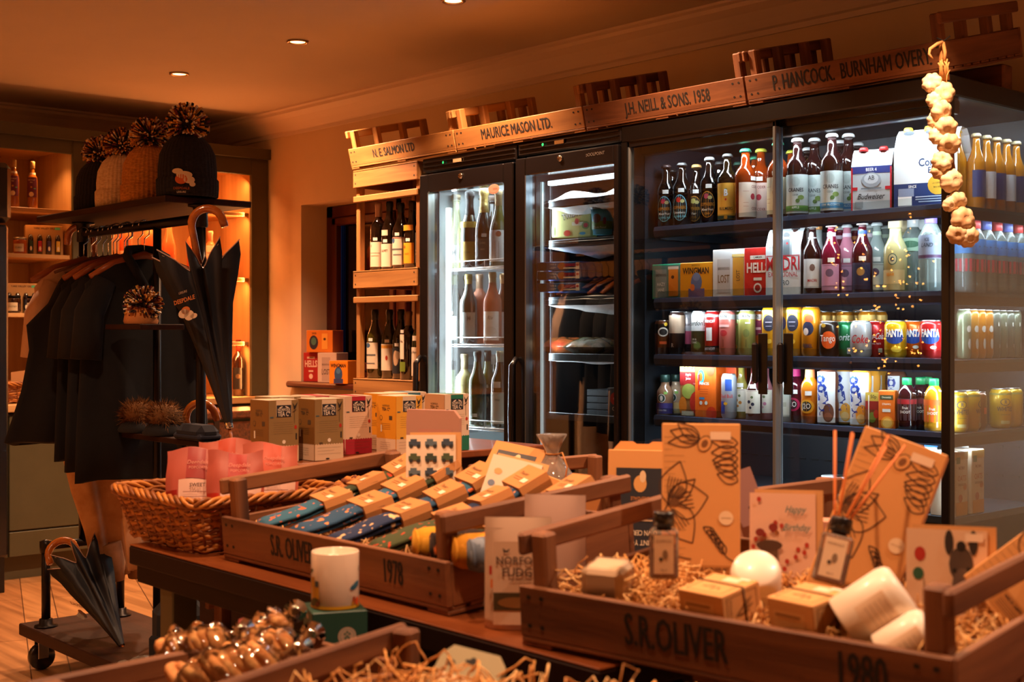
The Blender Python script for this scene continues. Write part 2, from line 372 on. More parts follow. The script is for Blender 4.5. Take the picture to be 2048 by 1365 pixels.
# ================================================================ fridges
BLK = mat('#0b0a0b', .35); BLK2 = mat('#141214', .25, coat=.3); ALU = mat('#9aa2aa', .3, .9); GREYIN = mat('#b9c2c4', .5)
DOORG = glassy('door_glass', '#f2f7f8', .5); CLEARP = glassy('clear_plastic', '#eef4f6', 1.0)
CHROME = mat('#d8d8d8', .12, 1.0); WIRE = mat('#e8ecee', .35, .3); LEDM = mat('#eaf6ff', .5, emit=9); RAILM = mat('#39435c', .25, .2, coat=.5)
FY = 3.43; FT = 2.015
F1a, F1b, F2a, F2b, F3a, F3b = onY(843, FY), onY(1031, FY), onY(1034, FY), -3.279, -3.275, -1.985
def upright(label, x0, x1, g0, g1, ztop_door, shelves, brand, snow=False):
    t = thing('display_cooler', label, 'fridge', (0, 0, 0))
    m = MB(); b = 4.02
    m.bx(x0, x0+.03, FY+.06, b, .04, FT, BLK); m.bx(x1-.03, x1, FY+.06, b, .04, FT, BLK); m.bx(x0, x1, b, b+.03, .04, FT, BLK)
    m.bx(x0, x1, FY+.06, b, .04, .22, BLK); m.bx(x0+.03, x1-.03, FY+.06, b, g1[1]+.03, FT, BLK)
    for k in range(4): m.bx(x0+.04+k*.0, x0+.05, FY+.1, FY+.14, 0, .04, BLK)
    m.build('cabinet', t)
    IN = mat('#0e1013', .5) if snow else GREYIN
    m = MB(); zt = g1[1]+.03
    m.bx(x0+.03, x0+.034, FY+.07, b-.002, .22, zt, IN); m.bx(x1-.034, x1-.03, FY+.07, b-.002, .22, zt, IN)
    m.bx(x0+.03, x1-.03, b-.01, b-.002, .22, zt, IN); m.bx(x0+.03, x1-.03, FY+.07, b, zt-.004, zt, IN); m.bx(x0+.03, x1-.03, FY+.07, b, .22, .225, IN)
    if not snow:
        for k in range(26): m.bx(x0+.034, x0+.04, FY+.2, FY+.28, .35+k*.055, .37+k*.055, mat('#8d9699', .5))
    m.build('liner', t)
    m = MB(); m.bx(x0, x1, FY+.005, FY+.06, ztop_door+.01, FT, BLK2, .004)
    for k in range(3): m.bx(x0+.01, x1-.01, FY-.001, FY+.01, ztop_door+.013+k*.018, ztop_door+.018+k*.018, mat('#241a14', .2, .5, coat=.5), .002)
    
    m.box((x0+.24, FY-.001, ztop_door+.042), (.05, .004, .014), mat('#6b4a28' if snow else '#b09070', .3))
    m.disc(x0+.15, ztop_door+.042, .006, .006, mat('#1fae6a', .4, emit=.8), y=FY-.003); m.build('canopy', t)
    d = MB(); gz0, gz1 = .3, g1[1]
    L_, R_, B_, T_ = g0, g1[0], gz0, gz1
    d.bx(x0+.002, L_, FY-.012, FY+.04, .22, ztop_door, BLK2, .004); d.bx(R_, x1-.002, FY-.012, FY+.04, .22, ztop_door, BLK2, .004)
    d.bx(L_, R_, FY-.012, FY+.04, T_, ztop_door, BLK2, .004); d.bx(L_, R_, FY-.012, FY+.04, .22, B_, BLK2, .004)
    d.bx(L_, L_+.006, FY-.014, FY+.02, B_, T_, ALU); 
    if brand: d.text(brand, R_-.09, (T_+ztop_door)/2+.01, .012, mat('#b8b0a8', .3, .6), y=FY-.0135)
    else: d.disc(R_-.055, T_-.02, .034, .02, mat('#d8a898', .4), y=FY-.0135); d.disc(R_-.055, T_-.02, .03, .016, mat('#c99a88', .4), y=FY-.014); d.text('COOL', R_-.045, T_-.02, .007, mat('#7a4038', .4), y=FY-.0145)
    door = d.build('door', t)
    g = MB(); g.bx(L_, R_, FY, FY+.004, B_, T_, DOORG); g.build('glass', door)
    k = MB(); xh = x0+.02; side = -1
    k.tube([(xh, FY-.02, .72), (xh, FY-.045, .75), (xh, FY-.05, .95), (xh, FY-.045, 1.15), (xh, FY-.02, 1.18)], [.01, .012, .012, .012, .01], BLK2, 8); k.build('handle', door)
    k = MB(); k.lathe([(.0, -.004), (.012, -.004), (.013, .0), (.009, .004), (0, .004)], CHROME, 14, M=T((x0+x1)/2-.02, FY-.016, (T_+ztop_door)/2+.012, PI/2, 0, 0)); k.build('lock', door)
    for z in shelves:
        s = MB(); a0, a1 = x0+.055, x1-.04; y0 = FY+.09
        if snow:
            s.bx(a0, a1, y0, b-.03, z-.014, z-.004, mat('#2a3034', .4), .002); s.bx(a0, a1, y0-.004, y0, z-.016, z+.012, mat('#20262a', .4), .002)
        else:
            for q in (y0, y0+.012): s.tube([(a0, q, z), (a1, q, z)], .0028, WIRE, 6)
            s.tube([(a0, y0, z+.03), (a1, y0, z+.03)], .0026, WIRE, 6); s.tube([(a0, y0, z-.008), (a1, y0, z-.008)], .0026, WIRE, 6)
            for i in range(22):
                xx = a0+(a1-a0)*i/21; s.tube([(xx, y0, z), (xx, b-.03, z)], .0018, WIRE, 4)
            for i in range(5):
                xx = a0+(a1-a0)*i/4; s.tube([(xx, y0, z-.008), (xx, y0, z+.03)], .0022, WIRE, 4)
        s.build('wire_shelf' if not snow else 'tray_shelf', t)
    return t
zd1 = zat(352, F1a, FY); G1a, G1b = onY(860, FY), onY(1011, FY); Z1 = zat(386, G1a, FY)
def zf(py, px, Y=3.52): return zat(py, onY(px, Y), Y)
S1 = [zf(536, 950), zf(690, 950), zf(858, 980)]; WS = .003
f1 = upright('black upright drinks cooler full of wine bottles, bright white inside', F1a, F1b, G1a, (G1b, Z1), zd1, S1+[.45], None)
zd2 = zat(317, 1.0*onY(1050, FY), FY); G2a, G2b = onY(1055, FY), onY(1231, FY); Z2 = zat(352, G2a, FY)
S2 = [zf(402, 1150), zf(484, 1150), zf(600, 1150), zf(714, 1150), zf(834, 1150)]
f2 = upright('black upright freezer with frosted shelves and frozen food', F2a, F2b, G2a, (G2b, Z2), zd2, S2+[.5], '\u0254OOLPOINT', snow=True)
# lights and frost in the two upright cabinets
m = MB(); m.bx(G1a+.012, G1a+.03, FY+.075, FY+.09, .4, Z1-.06, LEDM); o = m.build('light_strip', f1)
area(G1a+.05, FY+.09, 1.2, .05, 1.4, 13, (0, -PI/2+.5, 0) if False else Vector((-1, -.6, 0)).to_track_quat('Z', 'Y').to_euler())
area((F1a+F1b)/2, FY+.2, Z1+.02, .4, .2, 4, (0, 0, 0))
m = MB(); m.bx(G2a+.035, G2b+.01, FY+.075, FY+.1, Z2-.034, Z2-.018, mat('#eaf6ff', .5, emit=7)); m.build('light_strip', f2)
area((G2a+G2b)/2, FY+.1, Z2-.04, .45, .03, 3.2, (.4, 0, 0))
area(G2a+.03, FY+.085, 1.42, .03, .9, 4, Vector((-1, -.9, 0)).to_track_quat('Z', 'Y').to_euler())
m = MB(); m.bx(G2a+.008, G2a+.018, FY+.06, FY+.068, .8, Z2-.02, mat('#c8dce0', .4, emit=.9)); m.build('edge_glow_strip', f2)  # slim glowing strip for the bright vertical LED line, not a door seal
SNOW = noisy('frost', '#e8eef0', '#ffffff', freq=60, rough=.8, bump=.6)
def snowbank(z, x0, x1, h, up, k):
    m = MB(); n = 26; d = 9; vs = []; y0, y1 = FY+.08, FY+.40
    for i in range(n+1):
        for j in range(d+1):
            u, v = i/n, j/d; x = x0+(x1-x0)*u; y = y0+(y1-y0)*v
            e = min(1, 5*u+.02)**.6*min(1, 6*v+.05)**.5
            hh = h*e*(.7+.6*noise.noise(Vector((x*7+k, y*9, k)))) 
            vs.append((x, y+(.01*noise.noise(Vector((x*14, k, 0)))), z+(hh if up else -hh)))
    fs = [[i*(d+1)+j, (i+1)*(d+1)+j, (i+1)*(d+1)+j+1, i*(d+1)+j+1] for i in range(n) for j in range(d)]
    m.add(vs, fs, SNOW, True); return m
for i, (za, hu, hd) in enumerate([(S2[0], .055, .035), (S2[1], .022, .04), (S2[2], .025, .038), (S2[3], 0, .014)]):
    if hu: snowbank(za-.002, F2a+.06, F2b-.042, hu, True, i*3.1).build('frost_bank', f2)
    snowbank(za-.015, F2a+.07, F2b-.042, hd, False, i*5.7+1).build('frost_underside', f2)
# ---------------------------------------------------------------- sliding-door display fridge
t3 = thing('display_fridge', 'wide black display fridge with two sliding glass doors of drinks', 'fridge')
ZG = 1.957; bk = 4.06
INK = mat('#1c222b', .45); INS = mat('#3a434e', .4)
m = MB()
m.bx(F3a, F3b, FY, bk, ZG, FT, BLK, .004); m.bx(F3a, F3b, FY, bk, .05, .55, BLK, .004); m.bx(F3a, F3b, bk-.02, bk, .55, ZG, BLK)
m.bx(F3a, F3a+.028, FY+.0, bk-.02, .55, ZG, BLK); m.bx(F3b-.028, F3b, FY, FY+.03, .55, ZG, BLK, .003)
m.bx(F3b-.03, F3b, bk-.04, bk-.02, .55, ZG, BLK); m.bx(F3b-.02, F3b, FY, bk-.02, .55, .6, BLK)
m.build('cabinet', t3)
m = MB(); m.bx(F3a+.028, F3b-.03, bk-.03, bk-.021, .55, ZG, INK); m.bx(F3a+.028, F3a+.032, FY+.09, bk-.021, .55, ZG, INK)
for r in range(14):
    for c in range(22):
        x = F3a+.06+c*.055; z = .62+r*.095
        if not (x > F3b-.06): m.bx(x, x+.028, bk-.032, bk-.03, z, z+.006, BLK)
m.build('perforated_back', t3)
m = MB(); m.bx(F3a+.03, F3b-.03, FY+.07, FY+.11, 1.915, ZG, INS, .004); m.build('inner_canopy', t3)
m = MB(); m.bx(F3b-.012, F3b-.006, FY+.03, bk-.04, .6, ZG, glassy('side_glass', '#f2f7f8', .4)); m.build('side_glass', t3)
XM = onY(1544, FY)
def door3(x0, x1, y, lft):
    d = MB(); d.bx(x0, x0+.014, y-.006, y+.016, .58, ZG-.0, mat('#7d878f', .35, .5), .003); d.bx(x1-.014, x1, y-.006, y+.016, .58, ZG, mat('#7d878f', .35, .5), .003)
    d.bx(x0, x1, y-.006, y+.016, .55, .58, BLK2); d.bx(x0, x1, y-.006, y+.016, ZG-.018, ZG, BLK2); o = d.build('sliding_door', t3)
    g = MB(); g.bx(x0+.014, x1-.014, y+.003, y+.007, .58, ZG-.018, DOORG); g.build('glass', o)
    xh = x1-.05 if lft else x0+.05; k = MB()
    k.bx(xh-.018, xh+.018, y-.01, y-.004, zf(789, 1520, 3.43), zf(667, 1520, 3.43), BLK, .002)
    k.bx(xh-.03, xh-.012, y-.032, y-.01, zf(767, 1510, 3.43), zf(686, 1510, 3.43), BLK2, .006); k.build('handle', o)
door3(F3a+.022, XM+.01, FY+.012, True); door3(XM-.012, F3b-.022, FY+.042, False)
ZS = [1.652, 1.397, 1.197, .981]
for i, z in enumerate(ZS):
    s = MB(); a0, a1 = onY(1306, 3.5), F3b-.035; y0 = FY+.085
    s.bx(a0, a1, y0+.01, bk-.06, z-.012, z-.002, INS); s.build('shelf', t3)
    p = [(0, .004), (-.008, .002), (-.012, -.012), (-.008, -.032), (-.002, -.038), (.002, -.036), (.003, 0)]
    s = MB(); vs = [(x, y0+yy, z+zz) for x in (a0, a1) for yy, zz in p]; n = len(p)
    s.add(vs, [[k, (k+1) % n, (k+1) % n+n, k+n] for k in range(n)]+[list(range(n))[::-1], list(range(n, 2*n))], RAILM, False); s.build('price_rail', t3)
    s = MB(); s.bx(a0+.005, a1-.005, y0+.004, y0+.006, z, z+.028, CLEARP); s.build('clear_lip', t3)
    s = MB(); s.bx(a1-.004, a1, y0+.006, bk-.06, z-.04, z-.012, mat('#3a2c28', .4)); s.build('bracket', t3); s = MB(); s.bx(a0, a0+.004, y0+.02, bk-.06, z-.04, z-.012, INK); s.build('bracket', t3)
ZB = .735
m = MB(); m.bx(F3a+.03, F3b-.03, FY+.085, bk-.03, ZB-.02, ZB, INS); m.build('bottom_deck', t3)
# fridge shelf lights, then fill for the end rows
for i, (z, p) in enumerate([(1.908, 6), (ZS[0]-.045, 2.5), (ZS[1]-.045, 2.4), (ZS[2]-.045, 2.8), (ZS[3]-.045, 2.5)]):
    area(-2.60, FY+(.095 if i else .10), z, 1.1, .02, p, (.75, 0, 0), (.85, .93, 1.0))
    area(-2.36, FY+(.095 if i else .10), z, .6, .02, p*.2, (.75, 0, 0), (.85, .93, 1.0))
area(F3b-.05, FY+.10, 1.3, .03, 1.1, 2.5, Vector((1, -.9, 0)).to_track_quat('Z', 'Y').to_euler(), (.85, .93, 1.0))
for z in ZS+[1.95]:
    area(F3b-.045, 3.80, z-.045, .02, .42, 1.3 if z > 1.9 else .8, (0, .45, 0), (.85, .93, 1.0))  # fill lights added only to brighten the rows behind the end glass
# ================================================================ wooden crates
PINE = {a: wood('pine', '#7a4a22', '#c28a4c', a, freq=13) for a in 'xyz'}
DARKP = {a: wood('old_pine', '#4e2814', '#96603a', a, freq=15) for a in 'xyz'}
INKM = mat('#1a120c', .8)
def crate(label, loc, rz=0, tilt=0, L=.75, W=.46, BH=.078, RH=.158, wd=None, text='', tx=None, th=.045, mids=(), group=None, name='wooden_crate', tsx=.62, sub=None, font_m=None, side_text='', flip=0):
    wd = wd or DARKP; t = thing(name, label, 'crate', loc, (tilt+flip, 0, rz), group); th_ = .012; z0 = .014; im = font_m or INKM
    def nails(m, x, y, nx, z):
        for dz in (.018, BH-.016):
            if nx == 'y': m.disc(x, z+dz, .0045, .0035, INKM, y=y)
            else: m.add([(y, x+.0045*math.cos(a*PI/3), z+dz+.0045*math.sin(a*PI/3)) for a in range(6)], [list(range(6))], INKM)
    for k, y in enumerate((0, W-th_)):
        m = MB(); m.bx(0, L, y, y+th_, z0, z0+BH, wd['x'], .0018)
        if k == 0:
            for x in (.02, .045, L-.045, L-.02): nails(m, x, -.0006, 'y', z0)
            for o_ in (0, .0011, .0022):
                if text: m.text(text, (L/2 if tx is None else tx)+o_, z0+BH*.5, th, im, y=-.0007-o_*.05, sx=tsx)
                if sub: m.text(sub[0], sub[1]+o_, z0+BH*.5, th, im, y=-.0007-o_*.05, sx=tsx)
        m.build('side_board', t)
    for x in (0.0, L-th_):
        m = MB(); m.bx(x+(.001 if x == 0 else -.001), x+th_+(.001 if x == 0 else -.001), th_+.001, W-th_-.001, z0, z0+BH-.004, wd['y'], .0018); m.build('end_board', t)
        m = MB(); m.bx(x, x+th_+.002, .0, W, RH+z0-.034, RH+z0, wd['y'], .004); m.build('end_rail', t)
        for y in [.0+.014, W-.014-.03]+[q for q in mids]:
            px_ = x+th_+.003 if x == 0 else x-.031
            m = MB(); m.bx(px_, px_+.03, y, y+.03, z0, RH+z0-.001, wd['z'], .004); m.build('post', t)
    m = MB()
    for k in range(9):
        y = .0+k*(W-.045)/8; m.bx(.002, L-.002, y, y+.042, z0-.007, z0-.0005, wd['x'], .001)
    for x in (.0, L/2-.03, L-.06): m.bx(x+.001, x+.059, .001, W-.001, 0, z0-.0075, wd['y'], .001)
    m.build('slatted_base', t)
    return t
tilt = math.radians(13.5); xs = [-4.95, -4.195, -3.445, -2.70]
TOPT = [('N. E. SALMON LTD', .33, .036, 'bright pine stencilled crate tilted above the stack of wine crates'),
        ('MAURICE MASON L\u1d40\u1d30.', .37, .041, 'pine stencilled crate tilted on top of the wine cooler and freezer'),
        ('J.H. NEILL & SONS. 1958', .40, .042, 'dark crate stencilled with the year 1958 above the fridges'),
        ('P. HANCOCK.  BURNHAM OVERY', .385, .048, 'dark crate with bold black village name, garlic string at its end')]
for i, (s, tx, th, lb) in enumerate(TOPT):
    crate(lb, (xs[i], FY-.005+i*.0, 2.018), 0, tilt, L=(xs[i+1]-xs[i] if i < 3 else .715)-.006, text=s.replace('\u1d40\u1d30', 'TD'), tx=tx, th=th, wd=PINE if i < 2 else DARKP, mids=(.14, .29), group='tilted crates along the top of the fridges', tsx=[.7, .68, .62, .54][i])
# timber batten that props the crates up from behind
m = MB(); m.bx(-4.4, -2.02, 3.80, 3.86, 2.0152, 2.10, DARKP['x'], .004); tag(m.build('timber_batten'), 'long dark timber batten propping the crates on the fridge tops', 'batten')
# wine crates stacked beside the cooler, upside down, on tall posts
cx0, cx1 = onY(706, FY), onY(834, FY); cw = cx1-cx0
CRL = ['topmost empty pine crate of the stack beside the wine cooler', 'middle pine crate of the stack beside the wine cooler, bottles on it', 'lowest visible pine crate of the stack, bottles standing on it']
ctops = [2.012, zat(543, cx0, FY), zat(757, cx0, FY), .62]
for i in range(3):
    zt = ctops[i]; t = thing('wine_crate', CRL[i], 'crate', (cx0, FY, ctops[i+1]), 0, 'pine crates stacked beside the wine cooler'); h = zt-ctops[i+1]; D = .38
    for y in (0, D-.012):
        m = MB(); m.bx(0, cw, y, y+.012, h-.078, h-.002, PINE['x'], .002)
        if y == 0:
            for x in (.02, cw-.02):
                for dz in (.02, .06): m.disc(x, h-dz, .004, .004, INKM, y=-.0006)
        m.build('end_board', t)
        m = MB(); m.bx(0, cw, y, y+.016, h-.145, h-.117, PINE['x'], .003); m.build('end_rail', t)
    for x in (.0, cw-.03):
        for y in (.0165, D-.05):
            m = MB(); m.bx(x+.001, x+.029, y, y+.03, .0, h-.009, PINE['z'], .003); m.build('post', t)
    for x in (.0, cw-.012):
        m = MB(); m.bx(x, x+.012, .013, D-.013, h-.078, h-.009, PINE['y'], .002); m.build('side_board', t)
    m = MB()
    for k in range(4): m.bx(.0, cw, .0+k*.098, .086+k*.098, h-.008, h, PINE['x'], .001)
    m.build('slatted_base', t)
t = thing('wine_crate', 'bottom pine crate of the stack, hidden behind the tea boxes', 'crate', (cx0, FY, 0), 0, 'pine crates stacked beside the wine cooler')
m = MB(); m.bx(0, cw, 0, .38, .55, .618, PINE['x'], .003); m.build('top_boards', t)
for x in (0, cw-.03):
    for y in (0, .35): m = MB(); m.bx(x, x+.03, y, y+.03, 0, .55, PINE['z']); m.build('post', t)
# ================================================================ bottles, cans, boxes
PROF = {
 'beer': [(.88, 0), (1, .015), (1, .56), (.95, .62), (.68, .70), (.47, .78), (.40, .86), (.38, .95)],
 'cider': [(.88, 0), (1, .015), (1, .60), (.97, .65), (.75, .71), (.48, .76), (.42, .84), (.38, .945)],
 'wine': [(.9, 0), (1, .012), (1, .45), (.93, .52), (.72, .61), (.5, .69), (.40, .76), (.38, .97)],
 'bord': [(.9, 0), (1, .012), (1, .62), (.95, .67), (.7, .72), (.45, .76), (.38, .80), (.38, .97)],
 'champ': [(.9, 0), (1, .012), (1, .40), (.96, .5), (.8, .60), (.55, .70), (.42, .80), (.38, .96)],
 'stub': [(.9, 0), (1, .012), (1, .52), (.95, .60), (.72, .68), (.55, .73), (.5, .80), (.5, .9)],
 'pet': [(.85, 0), (1, .03), (1, .12), (.96, .15), (1, .18), (1, .50), (.94, .56), (1, .62), (.9, .74), (.5, .86), (.42, .88), (.42, .92)],
 'yazoo': [(.85, 0), (1, .02), (1, .35), (.9, .45), (.9, .55), (1, .68), (.97, .8), (.8, .87), (.6, .90), (.55, .92)],
 'j2o': [(.85, 0), (.95, .015), (1, .3), (.92, .42), (1, .55), (.92, .66), (.62, .74), (.45, .8), (.42, .86), (.42, .95)],
 'oil': [(.95, 0), (1, .01), (1, .60), (.9, .67), (.5, .74), (.4, .78), (.4, .9)],
}
SPOTS = []
def free_spot(X, Y, z, R):
    if Y > 3.45:
        for _ in range(40):
            if all(abs(z-c) > .02 or math.hypot(X-a, Y-b_) > R+r_+.0022 for a, b_, c, r_ in SPOTS): break
            s_ = (Y+.006)/Y; X, Y = X*s_, Y*s_
    SPOTS.append((X, Y, z, R)); return X, Y
def dg(c): return mat(c, .06, coat=1.0, spec=.6)
STICK = mat('#e8e4dc', .6)
def add_texts(m, R, specs):
    for n_, s in enumerate(specs):
        k = s[0]; o_ = .0007+.00016*n_
        if k == 'd': _, x, z, rx, rz, c = s; m.disc(x, z, rx, rz, mat(c, .5), R=R+o_ if R else None, y=-o_)
        elif k == 'r':
            _, x, z, wd, h, c = s
            if R: m.label(R+o_, z-h/2, z+h/2, wd, mat(c, .5), 8, x=x)
            else: m.rect(x-wd/2, x+wd/2, z-h/2, z+h/2, mat(c, .5), y=-o_)
        else:
            tx, x, z, h, c = s[:5]; o = s[5] if len(s) > 5 else {}
            m.text(tx, x, z, h, mat(c, .5), R=(R+o_+.0004 if R else None), y=-o_-.0002, **{'sx': .8, 'bold': .01, **o})
def bottle(label, cat, X, Y, z, kind='beer', H=.23, R=.031, glass='#160b07', cap=('crown', '#3a3434'), lab=(), neck=None, rz=None, group=None, liquid=None, sticker=False, name='bottle', gm=None):
    if rz is None: rz = math.atan2(-X, Y)*.6+rr(-.25, .25)
    X, Y = free_spot(X, Y, z, R)
    t = thing(name, label, cat, (X, Y, z+.0005), rz, group)
    P = [(r*R, q*H) for r, q in PROF[kind]]; g = gm or dg(glass)
    m = MB(); m.lathe(P, g, 20)
    zt = P[-1][1]; rt = P[-1][0]
    m.lathe([(rt, zt-.004), (rt*1.18, zt-.002), (rt*1.18, zt+.003), (rt*.9, zt+.004)], g, 16); m.build('glass_body', t)
    if liquid:
        m = MB(); lp = [(r*.93, q if i else q+.003) for i, (r, q) in enumerate(P) if q < H*.78]; m.lathe(lp, liquid, 16); m.build('liquid', t)
    c = MB(); k, cc = cap; cm = mat(cc, .35, .3 if k != 'pl' else 0)
    if k == 'crown': c.lathe([(rt*1.42, zt-.003), (rt*1.38, zt+.004), (rt*1.05, zt+.0085), (0, zt+.009)], cm, 21, fn=lambda a, z: 1+.06*math.cos(a*21/1.0) if z < zt else 1)
    elif k in ('screw', 'pl'): h = H-zt; c.lathe([(rt*1.15, zt-.012), (rt*1.2, zt-.011), (rt*1.2, zt+max(h, .004)-.003), (rt*1.1, zt+max(h, .004)), (0, zt+max(h, .004))], cm, 20)
    elif k == 'foil': c.lathe([(rt*1.08, H*.79), (rt*1.06, zt-.01), (rt*1.2, zt-.008), (rt*1.2, zt+.005), (rt*1.05, H), (0, H)], cm, 18)
    elif k == 'cfoil': c.lathe([(R*.60, H*.69), (R*.45, H*.80), (rt*1.2, H*.9), (rt*1.45, H*.93), (rt*1.4, H*.985), (rt, H), (0, H)], noisy('gold_foil'+cc, cc, '#f0d890' if cc != '#151515' else '#2a2a2a', freq=90, rough=.3, bump=.8, metal=.6), 18)
    elif k == 'cork': c.lathe([(rt*1.0, zt), (rt*1.3, zt+.004), (rt*1.45, zt+.02), (rt*1.2, zt+.026), (0, zt+.027)], cm, 16)
    c.build('cap', t)
    for n_, (z0, z1, wd, bg, specs) in enumerate(lab):
        m = MB(); m.label(R+.0005, z0*H, z1*H, wd*R, mat(bg, .55), 12) if bg else None
        add_texts(m, R, [tuple([s[0], s[1]*R, s[2]*H]+([s[3]*R, s[4]*R]+list(s[5:]) if s[0] in ('d', 'r') and len(s) > 5 else [s[3]]+list(s[4:]))) for s in specs])
        if sticker and n_ == 0: m.label(R+.0015, z1*H+.006, z1*H+.02, .022, STICK, 4, x=.006)
        m.build('paper_label', t)
    if neck:
        m = MB(); rn = R*neck[3] if len(neck) > 3 else R*.47; m.lathe([(rn*1.12, neck[0]*H), (rn*.98, neck[1]*H)], mat(neck[2], .5), 16, caps=False); m.build('neck_label', t)
    return t
def can(label, X, Y, z, R=.029, H=.156, base='#c02020', bands=(), specs=(), rz=None, group=None, cat='can', metal=.35, name='drink_can'):
    if rz is None: rz = math.atan2(-X, Y)*.55+rr(-.3, .3)
    X, Y = free_spot(X, Y, z, R)
    t = thing(name, label, cat, (X, Y, z+.0005), rz, group); m = MB()
    m.lathe([(R*.78, 0), (R*.86, .004), (R, .012), (R, H-.014), (R*.83, H-.003)], mat(base, .28, metal, coat=.3), 22)
    for z0, z1, c in bands: m.lathe([(R+.0003, max(z0*H, .012)), (R+.0003, min(z1*H, H-.014))], mat(c, .3, metal), 22, caps=False)
    add_texts(m, R, [tuple([s[0], s[1]*R, s[2]*H]+([s[3]*R, s[4]*R]+list(s[5:]) if s[0] in ('d', 'r') and len(s) > 5 else [s[3]]+list(s[4:]))) for s in specs])
    m.build('can_body', t)
    m = MB(); m.lathe([(R*.83, H-.003), (R*.86, H), (R*.8, H), (R*.76, H-.004), (0, H-.004)], mat('#c8ccd0', .25, .9), 22, caps=False); m.add(*[[Vector(v) for v in [(-.006, -.012, H-.002), (.006, -.012, H-.002), (.006, .008, H-.002), (-.006, .008, H-.002)]], [[0, 1, 2, 3]]], mat('#a8acb0', .3, .9)); m.build('lid', t)
    return t
def pack(name, label, cat, X, Y, z, w_, d, h, base, front=(), side=(), rz=0, group=None, sidec=None, b=.002, rough=.5, top=None, left=(), parts=None):
    """printed carton: origin centre bottom, front faces -y; side art on +x, left art on -x; coordinates in fractions of the face"""
    t = thing(name, label, cat, (X, Y, z+.0003), rz if isinstance(rz, tuple) else (0, 0, rz), group); m = MB()
    m.box((0, 0, h/2), (w_, d, h), mat(base, rough), b); m.build('carton', t)
    def art(specs, W, M, c=None, nm='front_print'):
        if not specs and not c: return
        a = MB(M)
        if c: a.rect(-W/2+b, W/2-b, b, h-b, mat(c, rough), y=-.0003)
        add_texts(a, None, [tuple([s[0], s[1]*W, s[2]*h]+([s[3]*W, s[4]*h]+list(s[5:]) if s[0] in ('d', 'r') else [s[3]]+list(s[4:]))) for s in specs]); a.build(nm, t)
    art(front, w_, T(0, -d/2, 0)); art(side, d, T(w_/2, 0, 0, 0, 0, PI/2), sidec, 'side_print'); art(left, d, T(-w_/2, 0, 0, 0, 0, -PI/2), None, 'side_print')
    if top:
        a = MB(T(0, 0, h, -PI/2, 0, 0)); a.rect(-w_/2+b, w_/2-b, -d/2+b, d/2-b, mat(top, rough), y=-.0003); a.build('top_flap', t)
    return t
# ---------------------------------------------------------------- wine in the bright cooler
WG = '#1c2412'
def wb(px, Y, z, lb, **k):
    return bottle(lb, 'bottle', k.pop('X', None) or onY(px, Y), Y, z, **{'H': .295, 'R': .038, 'group': k.pop('g', 'wine bottles in the lit cooler'), 'name': 'wine_bottle', **k})
PALE = glassy('pale_wine', '#d9dca0', .8, tr=.4); ROSE = glassy('rose_wine', '#e8a080', .8, tr=.55); CLR = glassy('clear_glass', '#cfdcd4', .9, tr=.7)
z = S1[0]+WS
wb(912, 3.57, z, 'clear sparkling wine bottle with a pale label, first on the cooler top shelf', kind='champ', H=.305, gm=mat('#b9bb84', .08, coat=1), cap=('cork', '#9a8a6a'), lab=[(.1, .33, 1.5, '#e9e9e0', [('N4', 0, .22, .02, '#202020')])], rz=.5)
wb(939, 3.57, z, 'dark sparkling wine with gold collar and gold label on the top shelf', kind='champ', H=.325, glass='#171a0e', cap=('cfoil', '#151515'), lab=[(.08, .34, 1.7, '#caa044', [('CAVA', 0, .2, .008, '#3a2a10')]), (.52, .60, 2.2, '#c09a3a', [])], rz=.6)
wb(968, 3.57, z, 'gold-foiled champagne bottle with a dark label', kind='champ', H=.33, glass='#14170e', cap=('cfoil', '#c8a04a'), lab=[(.1, .36, 1.5, '#39463c', [('CUVEE', 0, .3, .007, '#c8c8b0'), ('BRUT', 0, .22, .007, '#c8c8b0')])], rz=.7, sticker=True)
wb(997, 3.57, z, 'wine with a white sunray label and copper disc at the door frame', kind='wine', H=.315, glass='#4a4a1c', cap=('foil', '#a98f62'), lab=[(.06, .47, 2.0, '#ece6dc', [('d', .35, .42, .32, .32, '#b0603c'), ('r', 0, .2, .06, 2.2, '#b08a70'), ('r', .4, .2, .06, 2.0, '#b08a70'), ('r', -.4, .2, .06, 2.0, '#b08a70')])], rz=.5)
wb(952, 3.72, z, 'sparkling wine with a wired cork behind the gold-collared one', kind='champ', H=.305, glass='#25260f', cap=('cork', '#7a6a50'))
wb(984, 3.72, z, 'dark sparkling wine standing behind the gold-foiled champagne', kind='champ', H=.305, glass='#0d0f0a', cap=('cork', '#5a4a40'))
z = S1[1]+WS
wb(909, 3.57, z, 'grey-green wine bottle with a white label on the middle shelf', glass='#3c453a', cap=('foil', '#7a8456'), lab=[(.05, .4, 1.7, '#dfe0dc', [('NETS', 0, .32, .011, '#303030'), ('GRENACHE', 0, .2, .006, '#505050')])], rz=.3, sticker=True)
wb(937, 3.57, z, 'dark wine with a grey label between rose bottles, middle shelf', glass='#2a2c20', cap=('foil', '#8a7a40'), lab=[(.08, .45, 1.6, '#8d8f88', [('M', 0, .36, .02, '#303030')])], rz=.9)
wb(959, 3.6, z, 'tall rose wine with a bare glass front and tan foil', kind='bord', H=.298, gm=ROSE, liquid=ROSE, cap=('foil', '#a88a70'))
wb(985, 3.57, z, 'orange rose wine with a white embossed label on the middle shelf', H=.298, gm=ROSE, liquid=ROSE, cap=('foil', '#a98b5c'), lab=[(.05, .45, 2.0, '#efe8e0', [('Riv', 0, .36, .016, '#8a7a70', {'shear': .2}), ('d', 0, .18, .7, .5, '#e2d8cc')])], rz=.6)
